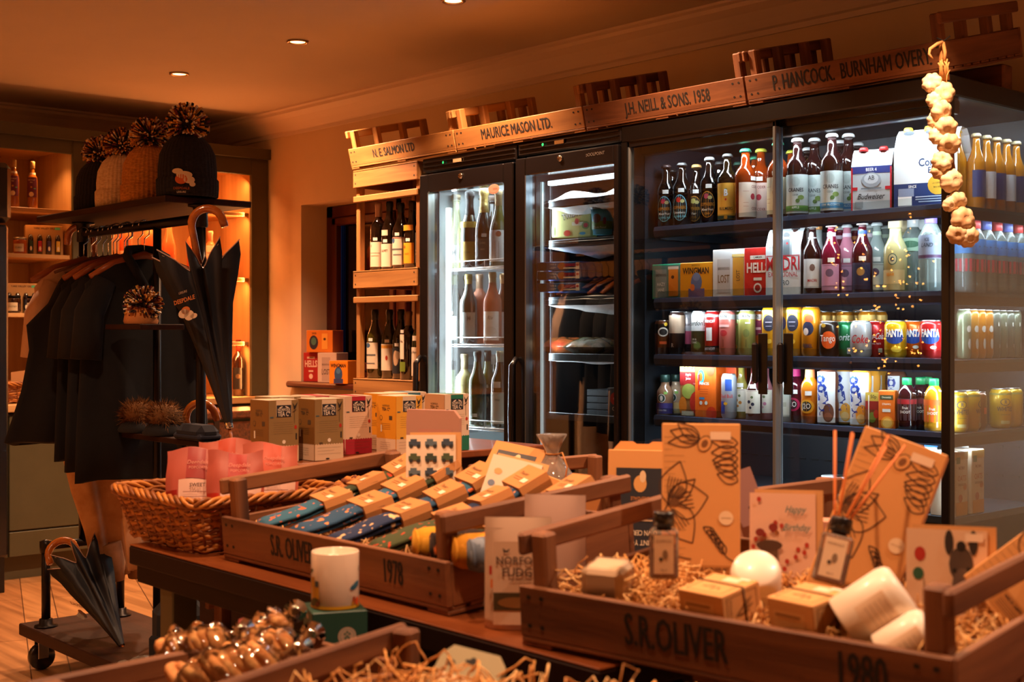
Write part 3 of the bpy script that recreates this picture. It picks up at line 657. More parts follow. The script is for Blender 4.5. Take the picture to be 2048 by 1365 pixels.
wb(1007, 3.6, z, 'wine bottle half hidden by the cooler door frame, middle shelf', glass='#6a3a20', cap=('foil', '#caa070'), lab=[(.1, .45, 1.6, '#e6e0d8', [])])
wb(923, 3.74, z, 'slim dark wine bottle standing behind the middle shelf front row', glass='#20240f', cap=('foil', '#6a6a30'))
wb(948, 3.76, z, 'pale-capped wine bottle behind the middle shelf front row', glass='#3a3c20', cap=('foil', '#c0bc70'))
z = S1[2]+WS
wb(904, 3.57, z, 'small clear green-tinted wine with a dark foil on the bottom shelf', H=.27, gm=mat('#9db082', .08, coat=1), cap=('foil', '#262a26'), lab=[(.1, .3, 1.6, '#a8c070', [('VERDE', 0, .2, .009, '#304020')])], rz=.4)
wb(929, 3.57, z, 'clear bottle covered with gold scrollwork on the bottom shelf', kind='bord', H=.30, gm=mat('#b5a878', .08, coat=1), cap=('foil', '#9a8a6c'), lab=[(.1, .5, 1.2, None, [('d', -.5, .42, .3, .2, '#b89a50'), ('d', .2, .36, .3, .2, '#c8aa60'), ('d', -.1, .24, .4, .2, '#b89a50'), ('d', .4, .18, .25, .2, '#c8aa60')])], rz=.4)
wb(955, 3.575, z, 'green glass wine with a black foil in front, bottom shelf', H=.315, glass='#3c4212', cap=('foil', '#202a26'), rz=.4, lab=[(.05, .1, .1, '#3c4212', [])], sticker=True)
wb(975, 3.572, z, 'white wine with a dark fish-picture label on the bottom shelf', H=.315, glass='#4a4c18', cap=('foil', '#28302c'), lab=[(.05, .48, 2.0, '#20242a', [('d', 0, .3, .4, .9, '#b8a890'), ('d', .25, .34, .3, .4, '#8a7a68')])], rz=.5, sticker=True)
wb(1000, 3.572, z, 'white wine with a cream label and silver foil, bottom shelf', H=.315, glass='#2c300f', cap=('foil', '#a8a890'), lab=[(.05, .46, 2.0, '#d8d4c4', [('TERRE', 0, .36, .008, '#606050')]), (.52, .6, .8, '#e0dcd0', [])], rz=.5)
wb(944, 3.75, z, 'wine with a black capsule at the back of the bottom shelf', glass='#303418', cap=('foil', '#16181a'))
wb(964, 3.77, z, 'wine with a brown capsule at the back of the bottom shelf', glass='#3a3a1c', cap=('foil', '#8a7a64'))
wb(990, 3.77, z, 'wine with a taupe capsule at the back of the bottom shelf', glass='#3a3a1c', cap=('foil', '#94887c'))
# ---------------------------------------------------------------- wine on the pine crates
CBI = {733: 0, 757: 1, 781: 2, 806: 3, 826: 4, 750: 1, 772: 2, 797: 3, 819: 4}
def cb(px, Y, zz, lb, **k): return wb(px, Y, zz, lb, X=cx0+.074+CBI[px]*.0835, g='wine bottles standing on the pine crates', **{'H': .31, **k})
z = ctops[1]
cb(733, 3.52, z, 'red wine with a cream V label at the edge of the middle crate', kind='bord', cap=('foil', '#c8a090'), lab=[(.06, .42, 2.1, '#e8d2ba', [('V', -.5, .36, .014, '#202020'), ('r', 0, .26, 1.4, .05, '#a08068'), ('r', 0, .22, 1.2, .05, '#a08068')])], sticker=True, rz=.35)
cb(757, 3.52, z, 'dark wine with a plain white label and white neck tag on the middle crate', cap=('foil', '#1c2838'), lab=[(.05, .38, 2.0, '#e6d4be', [('OLIVET', 0, .28, .010, '#503828')]), (.50, .58, 1.0, '#e0ccb4', [])], sticker=True, rz=.2)
cb(781, 3.52, z, 'wine with a white harbour sketch label and blue disc on the middle crate', H=.298, cap=('foil', '#22324a'), lab=[(.07, .48, 2.0, '#d8cab8', [('d', -.5, .43, .32, .32, '#3a5a80'), ('r', 0, .3, 1.6, .2, '#606468'), ('r', .1, .22, 1.2, .15, '#707478'), ('r', 0, .47, 2.0, .08, '#8a3020')])], sticker=True, rz=.3)
cb(806, 3.52, z, 'sparkling wine with an orange label and orange collar on the middle crate', kind='champ', H=.30, cap=('foil', '#2a1c14'), lab=[(.08, .38, 1.8, '#e39a1a', [('d', -.4, .32, .2, .2, '#8a4a10'), ('CLICO', 0, .22, .007, '#7a3a08')]), (.56, .64, 1.6, '#d8901c', [])], sticker=True, rz=.2)
cb(826, 3.52, z, 'wine with a dark printed label next to the cooler, middle crate', cap=('foil', '#1a1412'), lab=[(.08, .5, 1.9, '#3a322a', [('CHATEAU', 0, .4, .006, '#c0b090'), ('r', 0, .25, 1.2, .05, '#908060'), ('r', 0, .2, 1.2, .05, '#908060'), ('d', .8, .45, .25, .25, '#c8a080')])], sticker=True, rz=.2)
z = ctops[2]
cb(733, 3.50, z, 'olive green wine with a harbour label and blue oval on the lower crate', glass='#3a3408', cap=('foil', '#20202a'), lab=[(.14, .52, 2.1, '#dccdb8', [('d', -.3, .48, .42, .3, '#3f6288'), ('r', 0, .34, 1.6, .2, '#606468'), ('r', 0, .22, 1.4, .12, '#707478')])], sticker=True, rz=.2)
cb(750, 3.52, z, 'wine with a small rooster on a white and yellow label, lower crate', glass='#1e2010', cap=('foil', '#1a1a20'), lab=[(.12, .5, 1.9, '#e0d2c0', [('r', 0, .46, 1.8, .35, '#c89028'), ('d', .1, .3, .16, .3, '#b03018')])], sticker=True, rz=.45)
cb(772, 3.52, z, 'wine with a black label showing a pale fish on the lower crate', glass='#221e0c', cap=('foil', '#23241e'), lab=[(.08, .45, 2.0, '#20242c', [('d', 0, .3, .4, .9, '#c0a080'), ('d', .3, .34, .3, .5, '#a08870')])], sticker=True, rz=.25)
cb(797, 3.50, z, 'brown wine with a tall white side strip and tan foil, lower crate', kind='bord', H=.30, glass='#1c0f06', cap=('foil', '#8a6a4c'), lab=[(.3, .66, .9, '#e8dcc8', [('Villa', 0, .56, .01, '#604838')]), (.12, .26, 1.2, '#7a9030', [])], rz=-.1, sticker=True)
cb(819, 3.50, z, 'wine with a cream script label on the lower crate', glass='#1e2414', cap=('foil', '#141414'), lab=[(.06, .46, 2.0, '#e4d6c2', [('La Ferme', 0, .39, .012, '#40342c'), ('d', 0, .22, .3, .5, '#c8b8a0')]), (.55, .62, .7, '#dccdb8', [])], rz=.15)
# ---------------------------------------------------------------- multideck, top shelf
YF = 3.57
def fb(px, lb, **k):
    Y = k.pop('Y', YF); return bottle(lb, 'bottle', max(onY(px, Y), F3a+.075), Y, k.pop('z', ZS[0]), **{'group': 'cider and beer bottles on the top fridge shelf', **k})
def kop(px, lb, ring, fruit, txt, capc, H=.232):
    fb(px, lb, kind='beer', H=H, R=.0335, glass='#0d0706', cap=('crown', capc), sticker=True, rz=.45, lab=[(.08, .5, 0, None, [('d', 0, .29, .82, 1.38, ring), ('d', 0, .29, .76, 1.30, '#15100e'), ('d', -.1, .41, .28, .28, fruit), ('d', .3, .39, .25, .2, '#c8c080'),
        ('KOPPARBERG', 0, .29, .011, '#c88a28', {'wmax': .05}), (txt, 0, .215, .008, '#e8e8e8', {'shear': .2}), ('ALCOHOL FREE' if ring == '#7fd0e8' else 'CIDER', 0, .155, .006, ring)])])
kop(1333, 'dark cider bottle with a blue-ringed oval label and raspberry', '#7fd0e8', '#c03048', 'Mixed Fruit', '#3a2c2c')
kop(1364, 'dark cider bottle with a blue-ringed oval label and strawberry', '#7fd0e8', '#d83020', 'Strawberry', '#4a4a4a')
kop(1393, 'dark cider bottle with a gold-ringed oval label and pale pear', '#c88a28', '#d8cc70', 'Pear', '#e0b070')
kop(1419, 'dark cider bottle with a gold-ringed oval label and pink berry', '#d8942c', '#c85068', 'Mixed Fruit', '#8a8a88', .24)
fb(1455, 'dark cider bottle with a yellow B label', kind='cider', H=.245, R=.0335, glass='#140d05', cap=('crown', '#4a4a48'), rz=.5, lab=[(.05, .56, 2.4, '#e8ae3c', [('B', .0, .42, .022, '#ffffff', {'bold': .04}), ('d', 0, .47, .16, .1, '#3a7030'), ('d', 0, .33, .1, .14, '#c03020'), ('BULMERS', 0, .2, .0105, '#2a2a20'), ('r', 0, .08, 2.4, .34, '#3c4a3c'), ('d', 0, .08, .2, .2, '#d89a30')])])
AMB = '#7a2a08'
def henry(px, lb, h, cap, c, H=.255):
    fb(px, lb, kind='cider', H=H, R=.036, glass=AMB, cap=('crown', cap), sticker=True, rz=h, lab=[(.06, .52, 2.6, c, [('CIDER', .35, .46, .009, '#7a1a18'), ('d', .1, .33, .26, .3, '#b83040' if c != '#e8dcb8' else '#c0b080'), ('CIDER', .35, .17, .009, '#7a1a18'), ('r', -.6, .2, .5, .03, '#b07050'), ('r', -.6, .25, .5, .03, '#b07050'), ('r', -.6, .4, .6, .03, '#b07050')])])
henry(1491, 'amber cider bottle turned to its cream back label, green cap', 1.3, '#2f7a5c', '#ecd6c0')
henry(1522, 'amber cider bottle with a strawberry label and yellow cap', .35, '#b8b840', '#eac9b8', .262)
henry(1556, 'amber cider bottle with a cream pear label right of the door join', .25, '#2f7a5c', '#e8dcb8', .265)
def crane(px, lb, blue, H=.268, Y=YF):
    fb(px, lb, kind='cider', H=H, R=.036, Y=Y, glass='#1c0a0a', cap=('crown', '#e8e8e8'), rz=.45, lab=[(.05, .52, 2.8, '#c8d2ce', [('d', 0, .43, .4, .45, '#b4c0bc'), ('CRANES', 0, .33, .0125, '#20242a'), ('CIDER', 0, .27, .006, '#50585a'), ('d', .5, .24, .3, .22, '#7f9a50'), ('d', .2, .2, .2, .2, '#5a7a3c'), ('r', 0, .11, 2.8, .8*.6, '#5f9440' if not blue else '#3c94c8'), ('APPLE' if not blue else 'LOW ALCOHOL', 0, .115, .008, '#e8f0e8')])])
crane(1595, 'dark cider bottle with a green apple band just past the door join', False)
crane(1629, 'dark cider bottle with a green apple band, next to a blue-banded one', False, .275)
crane(1664, 'dark cider bottle with a blue band, beside a green-banded one', True)
crane(1697, 'dark cider bottle with a blue band by the red beer pack', True, .275)
for px, lb, H, g_, c_, Y in [(1297, 'unlit dark bottle in the corner behind the left door rail', .225, '#0b0808', '#2a2a2a', 3.62), (1440, 'dark capped bottle behind the yellow-labelled cider', .24, '#0b0808', '#3a3a3a', 3.68), (1477, 'dark capped bottle behind the cream back label', .24, '#140d08', '#2f5a4c', 3.70),
        (1510, 'amber bottle standing behind the strawberry cider', .245, AMB, '#2f7a5c', 3.69), (1583, 'amber bottle with a yellow cap behind the pear cider', .25, AMB, '#b8b840', 3.69), (1615, 'dark bottle with a white cap behind the first green-banded cider', .265, '#1c0a0a', '#e0e0e0', 3.70), (1680, 'dark bottle with a white cap behind the blue-banded ciders', .265, '#1c0a0a', '#e0e0e0', 3.70), (1716, 'dark bottle with a white cap behind the red beer pack edge', .262, '#1c0a0a', '#e0e0e0', 3.68)]:
    fb(px, lb, Y=Y, kind='cider', H=H, R=.034, glass=g_, cap=('crown', c_))
# four-packs: a wrap over bottles
def wrap4(lb, px, Y, z, w_, d, h, wrap, fr, name='bottle_pack', rz=.12, bottles=True, cap='#b02020', gl='#3a0f06', liq=None):
    X = onY(px, Y); t = thing(name, lb, 'beer pack', (X, Y, z+.0005), rz)
    m = MB(); prof = [(-d/2, 0), (-d/2, h*.72), (-d*.32, h*.93), (-d*.18, h), (d*.18, h), (d*.32, h*.93), (d/2, h*.72), (d/2, 0)]
    vs = [(x, y, zz) for x in (-w_/2, w_/2) for y, zz in prof]; n = len(prof)
    m.add(vs, [[k, k+1, n+k+1, n+k] for k in range(n-1)], mat(wrap, .4)); o = m.build('card_wrap', t)
    a = MB(T(0, -d/2, 0)); add_texts(a, None, [tuple([s[0], s[1]*w_, s[2]*h]+([s[3]*w_, s[4]*h]+list(s[5:]) if s[0] in ('d', 'r') else [s[3]]+list(s[4:]))) for s in fr]); a.build('front_print', t)
    nb = 2 if w_ < .15 else 3
    for j in (0, 1):
        for i in range(nb):
            bx_, by = -w_/2+w_*(i+.5)/nb, (-.25+.5*j)*d
            b_ = MB(T(bx_, by*.96, .002)); R = min(w_/nb, d/2)*.44; b_.lathe([(r*R, q*h*1.02) for r, q in PROF['beer']], liq or dg(gl), 14)
            b_.lathe([(R*.55, h*.955), (R*.5, h*1.0), (R*.4, h*1.02), (0, h*1.02)], mat(cap, .4), 14); b_.build('bottle', t)
    return t
wrap4('red and silver beer four-pack with a script name, beside the white pack', 1752, 3.625, ZS[0], .125, .125, .20, '#b9c0c6', [('r', 0, .66, 1.0, .11, '#25357a'), ('r', -.48, .35, .04, .7, '#c01828'), ('r', .48, .35, .04, .7, '#c01828'), ('r', -.42, .37, .16, .05, '#c01828'), ('r', .42, .37, .16, .05, '#c01828'),
    ('d', 0, .50, .24, .12, '#9aa2aa'), ('d', 0, .52, .18, .08, '#c4cad0'), ('AB', 0, .53, .014, '#404850'), ('Budweiser', 0, .24, .0175, '#181818', {'shear': .3, 'sx': .78}), ('BEER 4', 0, .66, .01, '#f0f0f0'), ('r', -.3, .12, .2, .1, '#8a9298'), ('r', 0, .37, .5, .02, '#70787e')], rz=.35)
wrap4('large white and navy beer pack half behind the garlic string', 1866, 3.65, ZS[0], .19, .16, .245, '#dfe7ee', [('r', 0, .155, 1.0, .31, '#1f3568'), ('Corona', .12, .56, .024, '#1c3560', {'sx': .8}), ('Extra', .16, .46, .018, '#1c3560', {'sx': .8}), ('d', .2, .28, .16, .125, '#c8992c'), ('LA CERVEZA', .2, .3, .005, '#5a4010'), ('MAS FINA', .2, .25, .005, '#5a4010'), ('SINCE', -.2, .27, .008, '#f0f0f0'), ('r', -.32, .1, .22, .12, '#e8ecf0'), ('r', -.3, .2, .25, .1, '#8090b0'), ('r', .1, .14, .5, .012, '#c0c8d8'), ('r', .1, .11, .5, .012, '#c0c8d8'), ('r', .1, .08, .4, .012, '#c0c8d8'), ('4', .42, .86, .016, '#f0f0f0'), ('d', -.25, .93, .09, .03, '#30363c'), ('d', .1, .93, .09, .03, '#30363c')], rz=.25, gl='#a86a10', liq=mat('#b87818', .1, coat=1), cap='#c8a040')
for i in range(5):
    Y = 3.73+i*.062
    bottle('amber lager bottle in the side row seen through the end glass', 'bottle', F3b-.085, Y, ZS[0], kind='beer', H=.235, R=.028, gm=mat('#b8741a', .1, coat=1), cap=('crown', '#c8b890'), lab=[(.15, .5, 2.2, '#e0e4ea' if i % 2 else '#22356a', [])], rz=1.2, group='amber lager bottles behind the end glass')
# ---------------------------------------------------------------- second shelf
z = ZS[1]
pack('can_pack', 'green beer four-pack with an orange glass printed on it', 'beer pack', onY(1345, YF), YF+.03, z, .135, .13, .125, '#27a080', [('r', -.02, .5, .9, .9, '#5d7f74'), ('r', -.2, .45, .36, .8, '#8a938e'), ('BREWDOG', -.2, .68, .009, '#3a2a28', {'wmax': .045}), ('HAZY', -.2, .42, .012, '#e8e4dc', {'wmax': .035}), ('JANE', -.2, .26, .012, '#e8e4dc', {'wmax': .035}), ('r', .2, .47, .3, .78, '#e08420'), ('r', .2, .88, .34, .08, '#e8d8c8'), ('d', .18, .62, .05, .05, '#402010')], rz=.1)
pack('can_pack', 'yellow beer pack with a blue cartoon pilot shape', 'beer pack', onY(1402, YF), YF+.03, z, .135, .13, .125, '#e69a0c', [('WINGMAN', 0, .76, .021, '#20180c', {'wmax': .11, 'bold': .03}), ('BREWDOG', 0, .92, .006, '#40300c'), ('d', .02, .45, .17, .26, '#4a6a98'), ('d', .02, .6, .11, .12, '#6a86b0'), ('r', .02, .14, .5, .26, '#4b4f86'), ('d', -.1, .3, .07, .1, '#e0702c')], rz=.1)
pack('can_pack', 'white lager pack with a gold beer glass printed on it', 'beer pack', onY(1464, YF), YF+.05, z, .135, .15, .165, '#d5d3d0', [('r', -.17, .45, .38, .7, '#b9b5b1'), ('BREWDOG', -.17, .60, .009, '#5a5048', {'wmax': .045}), ('LOST', -.17, .38, .027, '#7a5a34', {'wmax': .045}), ('r', .26, .43, .32, .78, '#cf9430'), ('LOST', .26, .45, .014, '#5a4a2c', {'rot': PI/2}), ('r', .26, .86, .36, .06, '#e0c070')], side=[('r', 0, .5, .5, .5, '#c8c6c4')], rz=.12)
pack('can_pack', 'red lager pack just before the sliding door join', 'beer pack', onY(1521, YF), YF+.04, z, .105, .13, .165, '#cc2018', [('r', 0, .80, .55, .08, '#e8dccc'), ('CAMDEN', 0, .80, .007, '#202020', {'wmax': .05}), ('HELLS', 0, .58, .032, '#ecd8c8', {'wmax': .085, 'bold': .03}), ('r', 0, .36, .3, .06, '#e8dccc'), ('d', 0, .18, .15, .1, '#e8dccc'), ('d', 0, .18, .1, .065, '#a01810')], rz=.12)
wrap4('white beer four-pack with a man in a flat cap printed on it', 1582, 3.615, z, .125, .12, .228, '#cfd3d3', [('0.0%', -.3, .72, .012, '#a8b0b0'), ('d', .1, .88, .09, .04, '#404448'), ('r', .1, .83, .1, .05, '#9a7060'), ('r', .1, .7, .3, .22, '#8a9094'), ('r', .1, .7, .18, .24, '#5c6468'), ('d', .12, .76, .03, .018, '#b02830'), ('r', 0, .585, .95, .012, '#b02028'), ('MADRI', 0, .46, .045, '#b81c24', {'wmax': .118}), ('r', .1, .395, .15, .012, '#b81c24'), ('EXCEPCIONAL', 0, .31, .016, '#b03c40', {'wmax': .105}), ('ZERO', 0, .19, .016, '#404448', {'wmax': .07})], rz=.2, cap='#202428')
def ib(px, lb, **k): return fb(px, lb, z=ZS[1], group=k.pop('g', 'flavoured drinks bottles on the second shelf'), **k)
PNK = mat('#c2788c', .1, coat=1); MAG = mat('#6a1028', .08, coat=1)
ib(1625, 'white-labelled slim bottle behind the white four-pack with a small bearded man', kind='beer', H=.235, R=.030, glass='#200c0a', cap=('crown', '#e0e0e0'), lab=[(.1, .5, 2.2, '#dfe3e3', [('MADRI', 0, .2, .009, '#b81c24'), ('d', 0, .38, .3, .4, '#7a6058')])], neck=(.6, .8, '#dde0e0'))
ib(1637, 'frosted bottle with a blue-haired face label and copper cap', kind='wine', H=.236, R=.030, gm=mat('#a6b0ae', .25, coat=.5), cap=('screw', '#d89858'), rz=.3, lab=[(.05, .45, 0, None, [('d', 0, .34, .6, .6, '#243060'), ('d', .05, .3, .3, .35, '#d8b8a0'), ('d', 0, .46, .5, .3, '#d84830'), ('REBEL', 0, .12, .01, '#d8e0e8')])])
def ebm(px, lb, gm, c, nk, H=.232, Y=YF): ib(px, lb, kind='beer', H=H, R=.0325, Y=Y, gm=gm, cap=('crown', '#dfe5e8'), sticker=True, rz=.4, lab=[(.06, .42, 2.0, c, [('d', 0, .3, .4, .4, '#6a5068' if c != '#1c2040' else '#a07840'), ('r', 0, .12, 1.5, .04, '#503848'), ('r', 0, .4, 1.7, .04, '#503848')])], neck=(.66, .86, nk, .44))
ebm(1663, 'dark red drink with a pink label and pale neck paper', MAG, '#c48aa8', '#dcc4d4')
ebm(1694, 'cloudy pink drink with a pink label in the middle of the shelf', PNK, '#c792ac', '#dcc8d8')
ebm(1725, 'deep red drink with a navy label and blue neck paper', mat('#3c0a14', .08, coat=1), '#1c2040', '#2a4a98')
ebm(1754, 'clear drink with a grey flower label and mint neck paper', mat('#8f9b98', .1, coat=1), '#c8cabc', '#c8dcc4')
for px, lb, gm, nk in [(1680, 'red drink bottle behind the cloudy pink one', MAG, '#dcc4d4'), (1711, 'bottle with an orange stopper band behind the navy label', MAG, '#c87838'), (1741, 'pale bottle standing behind the navy-labelled drink', mat('#8f9b98', .1, coat=1), '#dcc8d8'), (1771, 'clear bottle standing behind the mint-necked drink', mat('#8f9b98', .1, coat=1), '#c8dcc4')]:
    ebm(px, lb, gm, '#c792ac', nk, Y=3.70)
ib(1791, 'round cloudy yellow-green drink with a diamond label', kind='stub', H=.235, R=.036, gm=mat('#b0ac7c', .1, coat=1), cap=('screw', '#cdb88c'), rz=.3, lab=[(.04, .3, 2.2, '#b8a878', [('BEAR', -.2, .24, .010, '#d88a20')]), (.35, .6, 0, None, [('d', 0, .44, .42, .5, '#3c5a4c'), ('d', 0, .44, .34, .42, '#b8b48c'), ('d', 0, .44, .18, .22, '#3c4a54')])])
WTR = glassy('water_bottle', '#d0dcd8', 1.3, tr=.82)
ib(1826, 'clear plastic water bottle with a white cap and green label', kind='pet', H=.237, R=.036, gm=WTR, cap=('pl', '#e8eeee'), lab=[(.55, .72, 2.4, '#9ab8a0', [('d', 0, .64, .8, .3, '#3c6a50')])], rz=.3)
ib(1862, 'clear plastic water bottle with a purple cap by the fridge end post', kind='pet', H=.237, R=.036, gm=WTR, cap=('pl', '#6c58b0'), lab=[(.42, .72, 2.6, '#7a8498', [('ICE', -.1, .66, .009, '#283040'), ('LAND', -.1, .59, .012, '#283040', {'shear': .2}), ('r', 0, .45, 2.6, .25, '#4a3050')])], rz=.3)
ib(1848, 'clear water bottle with a white cap in the second row', kind='pet', H=.234, R=.034, Y=3.72, gm=WTR, cap=('pl', '#e8eeee'))
ib(1809, 'bottle with a cream screw cap in the second row', kind='stub', H=.235, R=.034, Y=3.70, gm=mat('#a8a478', .1, coat=1), cap=('screw', '#d8c8a0'))
for i in range(6):
    bottle('clear water bottle with a red and blue band in the side row', 'bottle', F3b-.085, 3.66+i*.066, ZS[1], kind='pet', H=.225, R=.031, gm=WTR, cap=('pl', ['#5868b0', '#c04040'][i % 2]), lab=[(.52, .72, 6.2, '#3c74b0', []), (.28, .45, 6.2, '#b0404c', [])], rz=1.2, group='banded water bottles behind the end glass')
# ---------------------------------------------------------------- third shelf: cans
z = ZS[2]
def cn(px, lb, base, bands=(), specs=(), H=.156, R=.0285, Y=YF, zz=None, **k): return can(lb, max(onY(px, Y), F3a+.07), Y, ZS[2] if zz is None else zz, R, H, base, bands, specs, group=k.pop('g', 'drinks cans on the third fridge shelf'), **k)
cn(1327, 'dark can with a whiskey seal and brown lower half', '#5a2c10', [(.62, 1, '#1c1818')], [('d', 0, .66, .6, .5, '#d8d0c0'), ('d', 0, .66, .45, .36, '#1c1818'), ('r', 0, .35, .8, .3, '#b84818'), ('d', .3, .88, .2, .2, '#d8b020')], H=.125, R=.033)
cn(1354, 'can with a cream top half and brown lower half', '#2c1c18', [(.5, 1, '#b89c84')], [("R", 0, .22, .014, '#b8a090')])
cn(1373, 'white and pink gin cocktail can', '#d8d4d8', [(0, .25, '#281c20'), (.25, .55, '#c85a78')], [("Gordon's", 0, .7, .011, '#302830', {'shear': .2})])
cn(1399, 'white over black and green gin can with script lettering', '#d5d8d6', [(0, .55, '#20301c')], [("Gordon's", 0, .72, .017, '#20201f', {'shear': .25}), ('d', .1, .22, .5, .5, '#48662c'), ('GIN &', -.3, .36, .007, '#c8d0c0'), ('TONIC', -.3, .29, .007, '#c8d0c0')])
cn(1426, 'red vodka mixer can with a white shield', '#b81c1c', [(0, .22, '#1c1c24'), (.86, 1, '#e0dcdc')], [('SMIRNOFF', 0, .76, .011, '#f0e8e0', {'wmax': .044}), ('r', 0, .48, .8, 1.6, '#ddd8d4'), ('SMIRNOFF', 0, .15, .009, '#d8d8e0', {'wmax': .044})])
cn(1455, 'pink kin spritz can with a red wine glass printed on it', '#cc6e64', [(.8, 1, '#b0b0ac')], [('K I N', 0, .87, .010, '#202428'), ('d', 0, .5, .5, .38, '#b02028'), ('r', 0, .28, .06, .9, '#501418'), ('r', 0, .15, .5, .06, '#501418'), ('r', 0, .66, 1.5, .3, '#d8a49c')])
cn(1476, 'green can with a small orange slice printed low down', '#7e8f44', [(.8, 1, '#a8aca4')], [('d', 0, .2, .36, .36, '#dc8a20'), ('r', 0, .7, .8, .2, '#b05030')])
cn(1494, 'olive yellow kin can with a cocktail glass outline', '#9d9a50', [(.8, 1, '#b8bab0')], [('K I N', 0, .87, .010, '#202428'), ('r', .2, .72, .6, .18, '#e0dccc'), ('d', 0, .5, .4, .5, '#707638'), ('r', 0, .28, .06, .9, '#484c20'), ('d', .5, .22, .26, .26, '#7f8440')])
cn(1520, 'purple and orange kin can beside the door handle', '#c86420', [(.45, .78, '#8c3450'), (.8, 1, '#b4a8a8')], [('KIN', 0, .87, .010, '#202428'), ('r', 0, .6, 1.2, .3, '#d0a0a0')])
for px, lb, c2 in [(1541, 'yellow can behind the sliding door join', '#2c2838'), (1563, 'yellow can with a purple badge beyond the handle', '#3c2c50'), (1590, 'yellow can with a navy badge and white sticker', '#1e2438')]:
    cn(px, lb, '#dd9a1c', [(.86, 1, '#c8a050')], [('d', 0, .66, .75, .95, c2), ('r', 0, .68, .8, .1, '#b8b0c0'), ('r', 0, .6, .7, .06, '#b8b0c0'), ('d', .1, .3, .3, .3, '#e8b83c')], H=.168)
cn(1622, 'orange tall can with a dark-haired woman face', '#e28c18', [], [('d', .05, .56, .65, .75, '#1e2440'), ('d', -.15, .5, .32, .4, '#d8c0b0'), ('d', .2, .76, .5, .4, '#e0582c'), ('REBEL', 0, .22, .012, '#28304a')], H=.165, R=.03, rz=.2)
def soft(px, lb, base, bands, specs, **k): cn(px, lb, base, bands, specs, **{'H': .116, 'R': .033, 'rz': .45, **k})
soft(1658, 'black and orange soft drink can', '#241810', [(.0, .1, '#1c140e')], [('d', .1, .48, .75, .85, '#d85410'), ('Tango', 0, .52, .020, '#e8e0d8', {'wmax': .05}), ('d', -.4, .88, .25, .2, '#c89c30')])
soft(1692, 'green lemonade can with white lettering', '#1d7f48', [], [('Sprite', 0, .55, .022, '#e8f0ec', {'wmax': .055, 'shear': .2}), ('r', .5, .18, .5, .6, '#c8ccc8')])
soft(1722, 'silver diet cola can with red lettering', '#b4b8bc', [], [('Coke', 0, .5, .026, '#b81c24', {'shear': .2, 'wmax': .055}), ('r', 0, .2, .9, .12, '#606468')])
soft(1751, 'red cola can with white script', '#c01c1c', [], [('Coca-Cola', 0, .58, .020, '#f0e8e8', {'shear': .3, 'wmax': .062}), ('ORIGINAL TASTE', 0, .38, .005, '#f0e0e0'), ('r', .6, .2, .4, .4, '#d8c8a8')])
FT_ = {'wmax': .058, 'bold': .04, 'sx': .9}
soft(1791, 'yellow soft drink can with blue block lettering', '#e0b018', [], [('d', 0, .56, .9, .62, '#20489c'), ('FANTA', 0, .66, .022, '#f4f4f0', FT_), ('d', .2, .25, .5, .3, '#e8c83c')])
soft(1827, 'orange soft drink can with blue block lettering', '#e86810', [], [('d', 0, .56, .9, .62, '#20489c'), ('FANTA', 0, .66, .022, '#f4f4f0', FT_), ('d', .3, .3, .3, .16, '#f0e8d8')])
soft(1862, 'red fruit soft drink can at the fridge end post', '#c22424', [], [('d', 0, .56, .9, .62, '#20489c'), ('FANTA', 0, .66, .022, '#f4f4f0', FT_), ('d', .3, .3, .3, .16, '#f0e8d8')])
for i, px in enumerate((1645, 1668, 1690, 1712, 1735, 1757)):
    cn(px, 'orange can in the taller second row behind the soft drinks', '#e08a1c', [(.8, 1, '#d8b060')], [], Y=3.66, H=.150, g='orange cans in the second row of the third shelf')
for i, px in enumerate((1560, 1600, 1640, 1680, 1720, 1750)):
    cn(px, 'orange can in the rear row of the third shelf', '#d88a24', [(.8, 1, '#d8b060')], [], Y=3.80, H=.156, g='orange cans in the rear row of the third shelf')
for i in range(9):
    Y = 3.65+i*.040*1.1
    can('tall can with a white curl pattern in the side row' if i < 4 else 'grey-green tall can in the side row', F3b-.08, Y, ZS[2], .021, .150, ['#7a8468', '#c08434', '#c47c20', '#b87420', '#5c6458', '#68705c', '#5c6458', '#68705c', '#5c6458'][i], [], [('d', 0, .6, .4, .5, '#d0ccc0'), ('d', .1, .3, .3, .8, '#c8c4b8')] if i < 4 else [('r', 0, .7, .2, .6, '#c8c8bc'), ('r', .2, .25, .1, .6, '#c8c8bc')], rz=1.3, group='curl-patterned cans behind the end glass' if i < 4 else 'grey-green cans behind the end glass')
# ---------------------------------------------------------------- fourth shelf
z = ZS[3]
def gb(px, lb, **k): return fb(px, lb, z=ZS[3], group=k.pop('g', 'juices and milkshakes on the fourth shelf'), **k)
MILK = mat('#b08a68', .15, coat=1)
for px, lb, c, gmx in [(1330, 'iced coffee bottle with a purple band and round badge', '#3c3478', mat('#9a7458', .15, coat=1)), (1352, 'iced coffee bottle with a cream vanilla band and round badge', '#d8b878', mat('#c8a888', .15, coat=1))]:
    gb(px, lb, kind='stub', H=.145, R=.031, gm=gmx, cap=('screw', '#2c4a44'), rz=.3, lab=[(.04, .3, 3.0, c, [('STARBUCKS', 0, .12, .006, '#f0f0f0')]), (.3, .56, 0, None, [('d', 0, .42, .5, .5, '#e0e0dc'), ('d', 0, .42, .44, .44, '#1c3c34'), ('d', 0, .42, .2, .32, '#e0e0dc'), ('r', .5, .55, .4, .3, '#8cc060')])])
